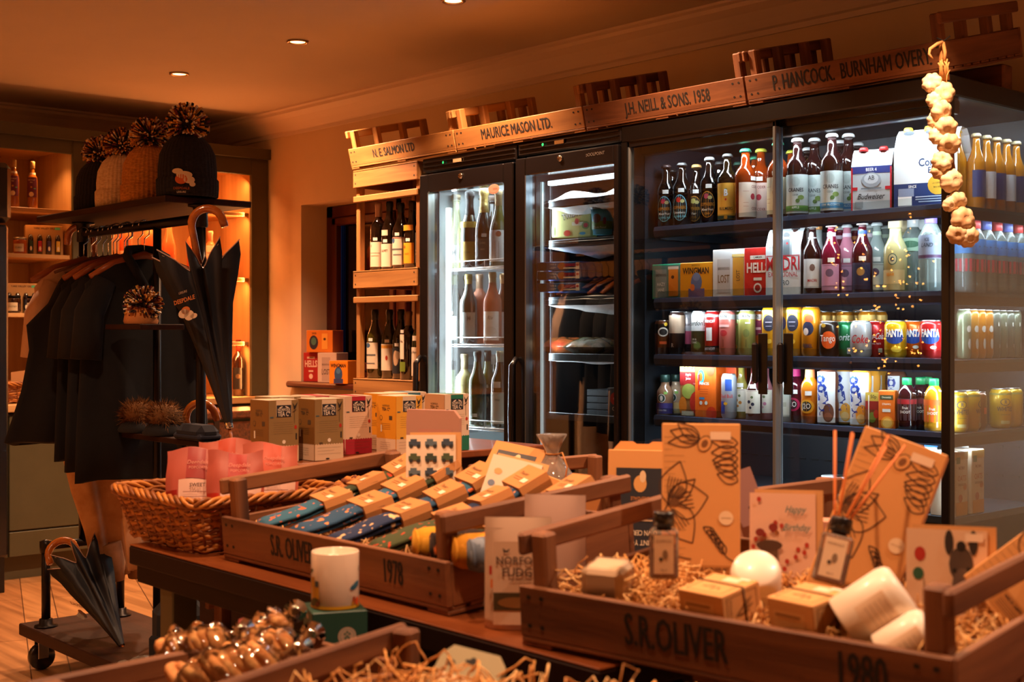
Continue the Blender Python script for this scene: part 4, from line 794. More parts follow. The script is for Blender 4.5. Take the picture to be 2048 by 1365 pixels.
pack('juice_carton', 'apple juice carton priced at 1.59 with red and green apples', 'juice', onY(1384, YF), YF+.02, z, .082, .075, .195, '#8a5a28', [('r', 0, .9, 1.0, .2, '#d8bc50'), ('\u00a31.59', 0, .905, .021, '#181808', {'wmax': .07}), ('r', 0, .69, 1.0, .24, '#941418'), ('Apple', -.08, .76, .009, '#e8dcd8'), ('Juice', -.08, .69, .009, '#e8dcd8'), ('1 Litre', .25, .6, .005, '#e8dcd8'), ('d', -.05, .46, .35, .14, '#8a9440'), ('d', .3, .26, .3, .2, '#b82418'), ('d', -.35, .2, .2, .16, '#c87018'), ('r', -.1, .06, .6, .08, '#c0b8a0')], rz=.15, sidec='#b85020')
for px, Y, lb in [(1422, YF+.02, 'orange juice carton with a blue curl, fully in view'), (1462, YF+.09, 'orange juice carton with a blue curl, half behind a can')]:
    pack('juice_carton', lb, 'juice', onY(px, Y), Y, z, .085, .075, .197, '#e0620c', [('d', -.2, .72, .16, .13, '#2c9cc8'), ('d', -.22, .72, .09, .08, '#e0620c'), ('r', -.3, .62, .07, .28, '#c81c14'), ('PRINCES', -.05, .6, .009, '#f4ece4', {'wmax': .05}), ('d', .25, .85, .2, .12, '#d84810'), ('r', .1, .96, .2, .04, '#e8e4dc'), ('r', -.15, .34, .25, .04, '#2c7cb0'), ('d', -.2, .26, .07, .035, '#c8ccc8'), ('d', .05, .26, .07, .035, '#c8ccc8'), ('d', .3, .08, .25, .12, '#c83010'), ('r', -.05, .46, .4, .01, '#a83808'), ('r', -.05, .5, .4, .01, '#a83808'), ('r', -.05, .42, .4, .01, '#a83808')], rz=.15, sidec='#d85c10')
cn(1458, 'blue and silver energy drink can and red lettering', '#a8b0b8', [], [('r', -.5, .25, .8, 1.6, '#20409c'), ('r', .4, .75, .9, 1.5, '#2450a8'), ('Red Bull', .1, .5, .012, '#c82020', {'wmax': .045}), ('d', 0, .34, .3, .2, '#d0a020')], zz=z, H=.155, R=.0265, g='juices and milkshakes on the fourth shelf')
def soda(px, lb, gm, c1, cap): gb(px, lb, kind='wine', H=.196, R=.0275, gm=gm, cap=('screw', cap), sticker=True, rz=.3, lab=[(.12, .52, 2.4, '#d8cebc', [('d', -.3, .32, .22, .22, c1), ('d', .2, .28, .22, .22, c1), ('d', .1, .4, .18, .18, '#5a6a40'), ('d', -.1, .22, .18, .18, c1), ('r', 0, .5, 1.5, .04, '#806850')])])
soda(1483, 'pale yellow botanical drink with orange berries on a cream label', mat('#a89c4c', .1, coat=1), '#c87a28', '#c8a060')
soda(1508, 'dark berry botanical drink below the door handle', mat('#401418', .1, coat=1), '#2c2c40', '#c86048')
soda(1532, 'pink rhubarb botanical drink at the door join', mat('#a86a70', .1, coat=1), '#c87890', '#a8a0a8')
gb(1565, 'clear pale drink bottle with a lace-edged label', kind='wine', H=.196, R=.029, gm=mat('#88908c', .1, coat=1), cap=('screw', '#3a4a44'), rz=.3, lab=[(.1, .5, 2.4, '#a8b0a8', [('r', 0, .3, 1.6, .5, '#90988c')])])
def jo(px, lb, gm, cp, c): gb(px, lb, kind='j2o', H=.196, R=.03, gm=gm, cap=('screw', cp), sticker=True, rz=.25, lab=[(.12, .44, 0, None, [('d', 0, .29, .85, .75, c), ('d', -.05, .29, .6, .55, '#1c2420'), ('J2O', -.05, .29, .017, '#f0f0e8', {'wmax': .032})]), (.01, .02, .1, c, [])], neck=(.74, .93, cp, .5))
jo(1592, 'dark red juice drink with a black oval and pink collar', mat('#4c0c1c', .08, coat=1), '#d02878', '#c02058')
jo(1620, 'orange juice drink with a black oval and peach collar', mat('#dd7a1c', .08, coat=1), '#e88a50', '#e0a020')
def yaz(px, lb, c1, Y=YF, z_=None): gb(px, lb, kind='yazoo', Y=Y, H=.198, R=.0335, gm=mat(c1, .35), cap=('pl', '#2c50b8'), rz=.3, lab=[(.04, .86, 2.1, '#d9dde2', [('YAZOO', -.25, .5, .034, '#1c3c98', {'rot': PI/2+.15, 'bold': .06, 'wmax': .13}), ('d', .35, .2, .55, .9, c1), ('d', .3, .14, .4, .4, '#e0c080' if c1 != '#5a3424' else '#7a4a34')])])
yaz(1656, 'chocolate milkshake bottle with blue vertical lettering', '#5a3424'); yaz(1690, 'yellow banana milkshake bottle with blue lettering, middle of three', '#e8a83c'); yaz(1722, 'yellow banana milkshake bottle with blue lettering beside the small cartons', '#eba030')
for px, c, Y, lb in [(1740, '#eba030', 3.64, 'yellow banana milkshake bottle directly behind the front one'), (1757, '#eda83c', 3.70, 'yellow banana milkshake bottle third in its line'), (1775, '#c8c0a8', 3.76, 'pale milkshake bottle fourth in its line'), (1792, '#5a3424', 3.70, 'chocolate milkshake bottle behind the juice cartons with a green sticker')]:
    gb(px, lb, kind='yazoo', Y=Y, H=.198, R=.0335, gm=mat(c, .35), cap=('pl', '#2c50b8'), rz=.3, lab=[(.3, .8, 1.2, '#d9dde2', [('O', -.2, .68, .03, '#1c3c98', {'bold': .06}), ('O', -.2, .5, .03, '#1c3c98', {'bold': .06})])])
pack('juice_carton', 'small apple juice carton with a 50p flash and white straw', 'juice', onY(1745, 3.55), 3.556, z, .042, .03, .11, '#7a4420', [('r', 0, .88, 1.0, .24, '#c8b048'), ('50p', .1, .88, .011, '#202010'), ('r', 0, .64, 1.0, .24, '#941418'), ('d', 0, .3, .3, .15, '#6a8a34'), ('d', .3, .4, .2, .12, '#b82418'), ('r', -.25, .45, .08, .95, '#ece8e0')], rz=.3)
pack('juice_carton', 'small orange juice carton with half an orange printed low down', 'juice', onY(1773, 3.55), 3.559, z, .05, .036, .118, '#e2701c', [('r', 0, .82, .8, .12, '#3c4428'), ('Domerich', 0, .82, .006, '#e0dcc0', {'wmax': .036}), ('STRAWS', 0, .64, .006, '#f4e8d8', {'wmax': .03}), ('r', 0, .48, .5, .08, '#d8d8d0'), ('d', .05, .16, .4, .17, '#f0a030'), ('d', .05, .16, .3, .12, '#f4c060')], rz=.3)
def fs_(px, lb, gm, c, Y=YF): gb(px, lb, kind='pet', Y=Y, H=.158, R=.029, gm=gm, cap=('pl', '#128a4c'), rz=.35, lab=[(.18, .6, 6.0, '#3c2428' if c != '#d8601c' else c, [('r', 0, .54, 3.0, .5, c), ('Fruit', 0, .42, .008, '#e8e4d8'), ('SHOOT', 0, .34, .008, '#e8e4d8', {'wmax': .034})])])
fs_(1814, 'blackcurrant squash bottle with a green cap, first of three', mat('#2c0a10', .08, coat=1), '#9c1820'); fs_(1841, 'blackcurrant squash bottle with a green cap and white sticker', mat('#2c0a10', .08, coat=1), '#6a1820'); fs_(1868, 'orange squash bottle with a green cap at the end post', mat('#c88820', .1, coat=1), '#d8601c')
fs_(1855, 'green-capped squash bottle in the second row', mat('#2c0a10', .08, coat=1), '#9c1820', Y=3.66)
for i in range(3):
    can('yellow lemonade can in the side row, %s' % ['next to the end post', 'second from the end post', 'set further back with its name facing out'][i], F3b-.075, [3.60, 3.67, 3.86][i], ZS[3], .033, .122, '#d0a41c', [(.84, 1, '#a8a860')], [('d', 0, .66, .5, .34, '#20405c'), ('d', 0, .66, .42, .28, '#d0a41c'), ('R', 0, .66, .012, '#20405c'), ('WHITES', 0, .48, .014, '#1c3450', {'wmax': .052}), ('r', 0, .34, .9, .05, '#7a7838'), ('r', 0, .15, .9, .3, '#b0ac70')], rz=[1.0, 1.9, .95][i], group='yellow lemonade cans behind the end glass')
can('amber can between the yellow lemonade cans', F3b-.08, 3.735, ZS[3], .024, .115, '#6a3c10', [], [('r', .2, .5, .6, .8, '#c85020')], rz=1.3)
can('yellow can furthest back behind the end glass', F3b-.075, 3.93, ZS[3], .033, .122, '#c09a1c', [(.84, 1, '#a8a860')], [], rz=1.3)
# ---------------------------------------------------------------- bottom deck
for px, Y, lb in [(1808, 3.60, 'tub of yogurt with a blue flash on the bottom deck by the milk')]:
    X = onY(px, Y); t = thing('yogurt_pot', lb, 'yogurt', (X, Y, ZB), .3)
    m = MB(); m.lathe([(.026, .001), (.036, .10)], mat('#d8cfae', .5), 20); m.label(.0345, .04, .08, .03, mat('#20408c', .5), 6); m.text('Thick', 0, .06, .007, mat('#3c2c24', .5), R=.0355); m.build('pot', t)
    m = MB(); m.lathe([(.039, .1), (.039, .106), (0, .106)], mat('#dfe4e4', .4), 20); m.build('lid', t)
for k, (px, lb) in enumerate([(1668, 'short yogurt pot with an orange fruit, behind the reed sticks'), (1692, 'short yogurt pot with a blue flash beside its twin')]):
    Y = 3.66; X = onY(px, Y); t = thing('yogurt_pot', lb, 'yogurt', (X, Y, ZB), .3)
    m = MB(); m.lathe([(.03, .001), (.038, .068)], mat('#d8cfae', .5), 20); m.label(.0365, .02, .055, .03, mat('#20408c', .5), 6); m.disc(.012, .025, .012, .01, mat('#d88a20', .5), R=.036); m.build('pot', t)
    m = MB(); m.lathe([(.041, .068), (.041, .073), (0, .073)], mat('#dfe4e4', .4), 20); m.build('lid', t)
for k, (px, Y, lb) in enumerate([(1862, 3.60, 'white plastic milk jug under the shelf rail'), (1925, 3.72, 'milk jug standing behind the oat drink cartons')]):
    X = onY(px, Y); t = thing('milk_jug', lb, 'milk', (min(X, F3b-.09)-.0, Y, ZB), .3)
    m = MB(); m.box((0, 0, .07), (.085, .085, .138), mat('#dfe3dc', .45), .014); m.lathe([(.045, .135), (.032, .17), (.018, .19), (.018, .2)], mat('#dfe3dc', .45), 18); m.build('jug_body', t)
    m = MB(); m.lathe([(.02, .196), (.02, .212), (0, .213)], mat('#3c7ac0', .4), 18); m.build('cap', t)
for k, (Y, lb) in enumerate([(3.545, 'oat drink carton standing right behind the end post'), (3.64, 'oat drink carton further along behind the end glass')]):
    pack('milk_carton', lb, 'oat drink', F3b-.08, Y+.02, ZB, .08, .072, .192, '#d8c8b0', [], [('r', 0, .93, 1.0, .12, '#c8a050'), ('r', -.25, .86, .3, .1, '#3c7a5c'), ('MOMA', .0, .74, .01, '#8a5a3c', {'wmax': .05}), ('OATS', 0, .58, .016, '#b8643c', {'wmax': .045}), ('d', .25, .45, .14, .05, '#c87840'), ('d', -.1, .28, .16, .06, '#b85a40'), ('r', 0, .12, .9, .2, '#d89c3c'), ('r', 0, .48, .6, .015, '#a08a70'), ('r', 0, .5, .6, .01, '#a08a70')], sidec='#dccdb4')
# ================================================================ things in the alcoves
OILG = mat('#a8621c', .08, coat=1)
def ashelf(py, px): return zc(py, px)
AX = CX-.10
def onAX(px, X=None): return onX(px, AX if X is None else X)
zA = [zc(417, 100), zc(509, 100), zc(627, 100)]
def oil(px, lb, z=None, c='#6a2c54', H=.25, R=.026):
    return bottle(lb, 'oil bottle', AX, onAX(px), zA[0] if z is None else z, kind='oil', H=H, R=R, gm=OILG, cap=('screw', '#c8a060'), rz=PI/2-.6, group='oil bottles on the lit upper shelf',
        lab=[(.24, .66, 2.4, c, [('d', 0, .3, .5, .5, '#f0dcc0'), ('YARE VALLEY', 0, .6, .006, '#f0e0c0', {'wmax': .04}), ('OILS', 0, .55, .006, '#f0e0c0'), ('d', 0, .45, .2, .18, '#d8a030'), ('r', .7, .42, .4, .2, '#60c0a0')])], neck=(.68, .76, '#f0e8dc', .6))
oil(28, 'purple-labelled oil bottle half hidden by the black drum'); oil(65, 'purple-labelled oil bottle standing in the clear under the spotlight')
BOXB = '#b0854e'
def gift(px, z, lb, w_, h, cols):
    t = thing('gift_box', lb, 'gift box', (AX, onAX(px), z+.0005), PI/2-.25)
    m = MB(); m.box((0, 0, h/2), (w_, .06, h), mat(BOXB, .7), .002); m.build('box', t)
    a = MB(T(0, -.0305, 0)); a.text('YARE VALLEY OILS', 0, h*.9, .009, mat('#3a2414', .6), wmax=w_*.75, bold=.02); a.rect(w_*.28, w_*.42, h*.86, h*.94, mat('#58c090', .5)); a.build('front_print', t)
    for i, c in enumerate(cols):
        x = -w_*.36+w_*.24*i; b_ = MB(T(x, -.031, .004)); b_.lathe([(.0145, 0), (.0145, h*.52), (.010, h*.62), (.006, h*.66), (0, h*.66)], dg('#1c0c08'), 14)
        b_.label(.0148, h*.08, h*.44, .02, mat(c, .5), 6); b_.disc(0, h*.18, .006, .012, mat('#e8d4b0', .5), R=.0152); b_.build('mini_bottle', t)
gift(87, zA[1], 'kraft gift box with four small bottles on the second shelf', .19, .155, ['#2c4434', '#b82430', '#3a2c54', '#d8b040'])
gift(42, zA[2], 'kraft gift box of oils on the third shelf above the basket', .17, .155, ['#20202c', '#3a1c28', '#20202c', '#20202c'])
def jar(px, z, lb, c, txt, R=.035, H=.085, lid='#b0b0a8'):
    t = thing('jar', lb, 'jar', (AX+.03, onAX(px, AX+.03), z+.0005), PI/2-.6)
    m = MB(); m.lathe([(R*.9, 0), (R, .006), (R, H*.8), (R*.88, H*.88)], mat(c, .1, coat=1), 20); m.build('glass_jar', t)
    m = MB(); m.lathe([(R*.95, H*.88), (R*.95, H), (0, H)], mat(lid, .3, .8), 20); m.build('lid', t)
    m = MB(); m.label(R+.0005, H*.12, H*.6, .055, mat('#d8c4a0', .5), 8); m.text(txt, 0, H*.36, .009, mat('#20140c', .5), R=R+.001, wmax=.045); m.build('paper_label', t)
jar(40, zA[1], 'small honey jar with a metal lid beside the oils gift box', '#a04810', 'CURD')
jar(28, zA[2], 'chutney jar with a black lid under the gift box, nearer the edge', '#2c1408', 'CHUTNEY', lid='#141414', H=.09)
jar(62, zA[2], 'chutney jar with a black lid in front of the gift box, nearer the vest', '#2c1408', 'CHUTNEY', lid='#141414', H=.09)
ROSEA = mat('#d8622c', .08, coat=1)
def ab(px, lb, gm, H, R, cap, lab, kind='bord', X=None):
    X = X or CX-.12
    return bottle(lb, 'bottle', X, onX(px, X), zc(556, 495), kind=kind, H=H, R=R, gm=gm, cap=cap, lab=lab, rz=PI/2-.6, group='wine and spirit bottles in the bright alcove')
RG = glassy('rose_back_lit', '#ff9a60', .9, tr=.5)
ab(252, 'bottle with a green-gold capsule and cream label in the bright alcove', RG, .33, .036, ('foil', '#8a8a30'), [(.1, .4, 2.0, '#f0dcc0', [('ROSE', 0, .3, .009, '#604030')])])
ab(297, 'rose bottle with a swirl emblem in the bright alcove', RG, .345, .038, ('foil', '#c88a60'), [(.2, .5, 1.2, None, [('d', 0, .4, .3, .3, '#f0b070')])])
ab(338, 'rose bottle with a ribbed glass body in the bright alcove', RG, .335, .039, ('foil', '#a86a40'), [], 'champ')
ab(387, 'rose bottle behind the umbrella handle in the bright alcove', RG, .32, .037, ('foil', '#c89070'), [])
ab(421, 'bottle with a white label and silver base band in the bright alcove', RG, .27, .035, ('foil', '#d8a080'), [(.3, .68, 2.2, '#f4e4d0', [('TRINITY', 0, .52, .010, '#402818')]), (.1, .26, 2.2, '#8a8078', [])])
zw = .911
for px, c, H, lb in [(372, '#7a1c10', .31, 'red bottle on the worktop beside the polo shirt'), (386, '#241008', .29, 'dark bottle with a black label on the worktop'), (477, '#2c1408', .33, 'dark wine bottle on the worktop behind the umbrella edge'), (345, '#3a1408', .30, 'dark red bottle on the worktop partly behind the shirt')]:
    X = CX-.08; bottle(lb, 'bottle', X, onX(px, X), zw, kind='bord', H=H, R=.036, glass=c, cap=('foil', '#8a3020'), lab=[(.12, .5, 2.0, '#1c1814', [('d', 0, .35, .4, .4, '#6a5030')])], rz=PI/2-.6, group='bottles on the oak worktop')
WICK = [mat('#9a5c24', .5), mat('#b8742e', .45), mat('#7c4418', .5)]
def basket(label, loc, rz, L, W, H, flare=.03, rows=11, bt=.0048, name='wicker_basket', detail=1.0):
    t = thing(name, label, 'basket', loc, rz)
    def ring(k, off=0):                 # rounded-rectangle perimeter
        pts = []; a, b_ = L/2+k, W/2+k; r = .035; n = int(26*detail)
        per = [(-a, -b_, a, -b_), (a, -b_, a, b_), (a, b_, -a, b_), (-a, b_, -a, -b_)]
        for x0, y0, x1, y1 in per:
            for i in range(n):
                u = i/n; x, y = x0+(x1-x0)*u, y0+(y1-y0)*u
                cx_, cy_ = max(-a+r, min(a-r, x)), max(-b_+r, min(b_-r, y)); dx, dy = x-cx_, y-cy_; l = math.hypot(dx, dy)
                if l > 1e-6 and abs(dx) > 0 and abs(dy) > 0: x, y = cx_+dx/l*r*min(1, l/r*1.0), cy_+dy/l*r*min(1, l/r)
                pts.append((x, y))
        return pts
    mats = WICK
    m = MB()
    for j in range(rows):
        z = .008+(H-.02)*j/(rows-1); k = flare*(z/H)**1.2
        for s_ in (0, 1):
            P = ring(k); n = len(P); q = []
            for i, (x, y) in enumerate(P):
                cx_, cy_ = x/(abs(x)+abs(y)+1e-6), y/(abs(x)+abs(y)+1e-6)
                o = .004*math.sin(i*PI/1.5+j*PI+s_*PI); q.append((x+cx_*o, y+cy_*o, z+.0035*math.cos(i*1.3+s_*2+j)+(.006 if s_ else 0)))
            m.tube(q, bt, mats[(j+s_) % 3], 5, closed=True)
    m.build('woven_side', t)
    m = MB(); P = ring(0)
    for i in range(0, len(P), 3):
        x, y = P[i]; f = 1+flare/max(L, W)*2
        m.tube([(x, y, .002), (x*(1+flare/(L/2)), y*(1+flare/(W/2)), H)], .004, mats[2], 5)
    m.build('stake_uprights', t)
    m = MB()
    for s_ in range(4):
        P = ring(flare+.004); q = [(x+.007*math.cos(i*.9+s_*PI/2)*(1 if abs(x) > abs(y) else 0), y+.007*math.cos(i*.9+s_*PI/2)*(0 if abs(x) > abs(y) else 1), H+.002+.009*math.sin(i*.9+s_*PI/2)) for i, (x, y) in enumerate(P)]
        m.tube(q, .0052, mats[(s_+1) % 3], 5, closed=True)
    m.build('twisted_rim', t)
    m = MB(); m.bx(-L/2+.01, L/2-.01, -W/2+.01, W/2-.01, .003, .008, mats[2]); m.build('base_mat', t)
    return t
X = CX-.2
basket('small wicker basket with packets on the oak worktop by the black cabinet', (X, onX(36, X), .9115), PI/2, .26, .2, .10, .02, 8, .004, detail=.7)
t = thing('snack_packet', 'brown paper snack packet standing in the small worktop basket', 'packet', (X, onX(42, X), .93), PI/2-.4)
m = MB(); m.poly([(-.05, 0), (.05, 0), (.055, .13), (.02, .15), (-.05, .14)], .02, mat('#c08a58', .7)); m.build('paper_bag', t); m = MB(); m.rect(-.03, .04, .02, .05, mat('#30201a', .6), y=-.001); m.build('print_band', t)
# low trunk with leather straps behind the tea boxes
X = CX+.34; yT = onX(448, X); t = thing('luggage_chest', 'brown trunk with leather straps below the bright alcove', 'trunk', (X, yT, 0), PI/2)
TR = noisy('trunk_wicker', '#3a1c0c', '#6a3414', freq=70, rough=.4, bump=.5, coat=.4)
ztr = zat(826, X, yT)
m = MB(); m.box((0, 0, ztr/2-.02), (.5, .36, ztr-.04), TR, .01); m.build('trunk_body', t)
m = MB(); m.box((0, 0, ztr-.002), (.52, .38, .04), TR, .008); m.build('lid', t)
for x in (-.15, .15): m = MB(); m.box((x, -.193, ztr-.12), (.03, .006, .26), mat('#20100a', .4), .002); m.disc(x, ztr-.1, .009, .009, CHROME, y=-.197); m.disc(x, ztr-.2, .009, .009, CHROME, y=-.197); m.build('leather_strap', t)
# ================================================================ tall black cabinet at the picture edge
CBX = -6.50; yR = onX(18, CBX)
t = thing('black_cabinet', 'tall black cabinet with a rounded hood on top at the picture edge', 'cabinet', (0, 0, 0))
m = MB(); m.bx(CBX-.26, CBX, yR-.5, yR, zat(1115, CBX, yR), zat(450, CBX, yR), BLK2, .012); m.build('cabinet_body', t)
m = MB(); m.bx(CBX-.25, CBX+.0, yR-.5, yR+.02, zat(446, CBX, yR), zat(325, CBX, yR), BLK2, .028); m.build('rounded_hood', t)
for x in (CBX-.22, CBX-.03):
    for y in (yR-.46, yR-.03): m = MB(); m.bx(x-.015, x+.015, y-.015, y+.015, 0, zat(1112, CBX, yR), BLK, .003); m.build('foot', t)
# ================================================================ clothes rack
PIPE = mat('#1c1614', .35, .6); RW = wood('rack_wood', '#1c0d07', '#3a1c0f', 'x', freq=14, rough=.55, knots=False); RW.node_tree.nodes['Principled BSDF'].inputs['Specular IOR Level'].default_value = .2
t = thing('clothes_rack', 'dark iron pipe clothes rack on a wooden base with casters', 'clothes rack')
Yp = 2.13; XPl, XPr = -4.875, -3.95
def rp(a, b_, r=.0165, nm='pipe', par=None):
    m = MB(); m.tube([a, b_], r, PIPE, 12); return m.build(nm, par or t)
def flange(x, y, z, up=1):
    m = MB(); m.lathe([(.0, 0), (.042, 0), (.042, .006*up), (.026, .009*up), (.024, .03*up), (.0165, .032*up)], PIPE, 20, M=T(x, y, z)); m.build('pipe_flange', t)
zb = .172
m = MB(); m.bx(-5.0, -3.72, 1.93, 2.36, zb-.045, zb, RW, .004); m.build('base_board', t)
zt_ = 1.722
m = MB(); m.bx(-4.98, -3.93, 1.99, 2.31, zt_-.022, zt_, RW, .003); m.build('top_shelf', t)
for X, yf2 in ((XPl, 1.985), (XPr+.0, 1.985)):
    zj = .475 if X == XPl else .475
    rp((X, Yp, zj if X == XPl else zb+.03), (X, Yp, zt_-.03)); flange(X, Yp, zt_-.0225, -1)
    for y in ((yf2, 2.28) if X == XPl else ()):
        rp((X, y, zb), (X, y, zj)); flange(X, y, zb, 1)
        m = MB(); m.lathe([(.0, -.02), (.022, -.02), (.023, .0), (.0235, .022), (0, .03)], PIPE, 16, M=T(X, y, zj-.004)); m.build('pipe_elbow', t)
    if X == XPl: rp((X, yf2, zj), (X, 2.28, zj))
    else: flange(X, Yp, zb, 1)
rp((XPl, Yp, 1.655), (XPr, Yp, 1.655), nm='hanging_rail')
for X in (XPl, XPr): m = MB(); m.lathe([(.0, -.03), (.022, -.03), (.024, -.024), (.022, .024), (.024, .03), (0, .03)], PIPE, 16, M=T(X, Yp, 1.655)); m.build('pipe_tee', t)
XM2 = -4.262; rp((XM2, Yp, zb), (XM2, Yp, 1.655), .0145)
def zr(py, px): return zat(py, onY(px, 2.1), 2.1)
zs1, zs2 = zr(866, 315), zr(650, 280)
m = MB(); m.bx(onY(240, 2.03), XPr+.22, 2.02, 2.114, zs1-.018, zs1, RW, .002); m.build('display_shelf', t)
m = MB(); m.bx(onY(238, 2.0), onY(308, 2.0), 1.95, 2.11, zs2-.018, zs2, RW, .002); m.build('display_shelf', t)
for cx_, cy_ in ((-4.93, 1.99), (-4.93, 2.3), (-3.8, 1.99), (-3.8, 2.3)):
    c = MB(); c.lathe([(.0, -.014), (.045, -.016), (.05, -.01), (.05, .01), (.045, .016), (0, .014)], mat('#0c0a0a', .3, coat=.5), 28, M=T(cx_, cy_, .0505, 0, PI/2, 0)); cw_ = c.build('caster_wheel', t)
    f_ = MB(); f_.bx(cx_-.022, cx_-.018, cy_-.02, cy_+.02, .045, .118, CHROME, .001); f_.bx(cx_+.018, cx_+.022, cy_-.02, cy_+.02, .045, .118, CHROME, .001); f_.bx(cx_-.03, cx_+.03, cy_-.025, cy_+.025, .118, .126, CHROME, .001); f_.build('caster_fork', cw_)
# ---------------------------------------------------------------- beanies
def pompom(m, c, r, n=420, cols=('#d08a34', '#3a1418', '#120e0f', '#e8d8c4', '#6a2022', '#e8b050'), seed=1):
    rnd = random.Random(seed); ms = [mat(x, .9) for x in cols]
    m.lathe([(0, -r*.6), (r*.5, -r*.45), (r*.65, 0), (r*.5, r*.45), (0, r*.6)], mat('#180c0c', .9), 12, M=Matrix.Translation(c))
    for i in range(n):
        z = rnd.uniform(-1, 1); a = rnd.uniform(0, 2*PI); s_ = math.sqrt(1-z*z); d = Vector((s_*math.cos(a), s_*math.sin(a), z))
        d = (d+Vector((rnd.uniform(-.2, .2), rnd.uniform(-.2, .2), rnd.uniform(-.2, .2)))).normalized(); u = d.orthogonal().normalized(); v = d.cross(u)
        L_ = r*rnd.uniform(.86, 1.1); w_ = r*.055; b0 = Vector(c)+d*r*.3; b1 = Vector(c)+d*L_
        vs = [b0+u*w_*.5, b0-u*w_*.25+v*w_*.43, b0-u*w_*.25-v*w_*.43, b1+u*w_, b1-u*w_*.5+v*w_*.87, b1-u*w_*.5-v*w_*.87]
        m.add(vs, [[0, 1, 4, 3], [1, 2, 5, 4], [2, 0, 3, 5], [3, 4, 5]], rnd.choice(ms), False)
def beanie(label, loc, rz, c, c2, s=1.0, logo=False, seed=1, H=.185, lean=0):
    t = thing('pompom_hat', label, 'hat', loc, rz, 'knitted pompom hats on top of the clothes rack'); R = .088*s
    m = MB(); prof = [(R*1.06, .0), (R*1.1, .02), (R*1.08, .06)]; 
    km = noisy('knit'+c, c, c2, scale=(1, 1, 3), freq=60, rough=.95, bump=.6)
    rib = lambda a, z: 1+.035*abs(math.sin(a*19))
    m.lathe([(R*1.0, .001), (R*1.1, .004), (R*1.12, .03), (R*1.12, .058), (R*1.06, .064)], km, 152, fn=rib, caps=False); m.build('turned_up_cuff', t)
    m = MB(); m.lathe([(R*1.04, .03), (R*1.05, .065), (R*1.06, .09), (R*1.0, H*.66), (R*.82, H*.82), (R*.55, H*.94), (R*.2, H*1.0), (0, H*1.01)], km, 152, fn=rib, caps=False)
    m.build('knitted_crown', t)
    m = MB(); pompom(m, (lean, 0, H+.028*s), .070*s, n=560, seed=seed); m.build('pompom', t)
    if logo:
        m = MB(); m.label(R*1.165, .012, .024, .1, mat('#14110f', .9), 8)
        for x, z, a, b_, c_ in [(-.006, .052, .02, .016, '#c8612c'), (.004, .066, .026, .012, '#d8c8b0'), (-.018, .078, .018, .009, '#d8c8b0'), (.02, .05, .018, .012, '#d8c8b0'), (.03, .036, .01, .008, '#d8c8b0')]: m.disc(x+.01, z, a, b_, mat(c_, .9), R=R*1.17)
        m.text('DEEPDALE', .005, .022, .008, mat('#b05a24', .9), R=R*1.18); m.text('LEISURE', .005, .010, .006, mat('#d8c8b0', .9), R=R*1.18); m.build('embroidered_badge', t)
    return t
def hatpos(px, Y=2.12): return (onY(px, Y), Y, zt_+.0005)
beanie('black pompom hat at the far end of the hat row', hatpos(200), .3, '#0a090c', '#16141a', .92, seed=3, H=.20)
beanie('cream ribbed pompom hat, second in the hat row', hatpos(244, 2.10), .3, '#c8a888', '#e0c8a8', .92, seed=4, H=.20)
beanie('mustard brown ribbed pompom hat between the cream and navy ones', hatpos(299, 2.09), .3, '#a06828', '#c8883c', .96, seed=5, H=.205)
beanie('navy pompom hat with a white stag badge at the shelf corner', hatpos(375, 2.10), .85, '#0c0d16', '#181a26', 1.0, logo=True, seed=6, H=.215)
t = thing('pompom_hat', 'pompom hat with a very full speckled pompom on the small rack shelf', 'hat', (onY(282, 2.03), 2.03, zs2+.001), .3)
m = MB(); m.lathe([(.055, .001), (.058, .01), (.05, .05), (.03, .07), (0, .075)], mat('#c07a40', .9), 40, caps=False); m.build('knitted_crown', t); m = MB(); pompom(m, (.01, 0, .066), .064, n=520, seed=9); m.build('pompom', t)
def fur(label, px, cols, seed, r=.07):
    t = thing('fur_pompom_hat', label, 'hat', (onY(px, 2.06), 2.06, zs1+.001), .3); rnd = random.Random(seed)
    m = MB(); m.lathe([(r*.95, .001), (r, .01), (r*.8, .03), (r*.4, .05), (0, .055)], mat('#0d0d14', .9), 24, caps=False); m.build('knitted_crown', t)
    m = MB(); c = Vector((0, 0, .062)); m.lathe([(0, -r*.62), (r*.55, -r*.45), (r*.8, 0), (r*.55, r*.5), (0, r*.62)], mat(cols[0], 1), 14, M=Matrix.Translation(c))
    for i in range(1300):
        z = rnd.uniform(-1, 1); a = rnd.uniform(0, 2*PI); s_ = math.sqrt(1-z*z); d = Vector((s_*math.cos(a), s_*math.sin(a), z)); u = d.orthogonal().normalized()
        b0 = c+Vector((d.x*r*.75, d.y*r*.75, d.z*r*.58)); e = b0+d*r*rnd.uniform(.12, .4)+Vector((rnd.uniform(-.012, .012), rnd.uniform(-.012, .012), rnd.uniform(-.012, .008)))
        m.add([b0+u*.0012, b0-u*.0012, e], [[0, 1, 2]], mat(rnd.choice(cols), 1), False)
    m.build('fur_pompom', t)
fur('hat with a brown fur pompom on the long rack shelf, nearer the shirt', 277, ['#6a4420', '#8a6030', '#4a2c14'], 3)
fur('hat with a brown fur pompom on the long rack shelf, nearer the middle pipe', 327, ['#6a4828', '#94683c', '#3c2412'], 4)
t = thing('folded_hat', 'folded navy hat on the long rack shelf behind the umbrella', 'hat', (onY(395, 2.05), 2.05, zs1+.0005), 0); m = MB(); m.box((0, 0, .025), (.17, .08, .05), mat('#0c1020', .9), .02); m.build('folded_knit', t)
m = MB(); m.box((0, -.001, .012), (.175, .084, .022), mat('#12182c', .9), .008); m.build('cuff', t)
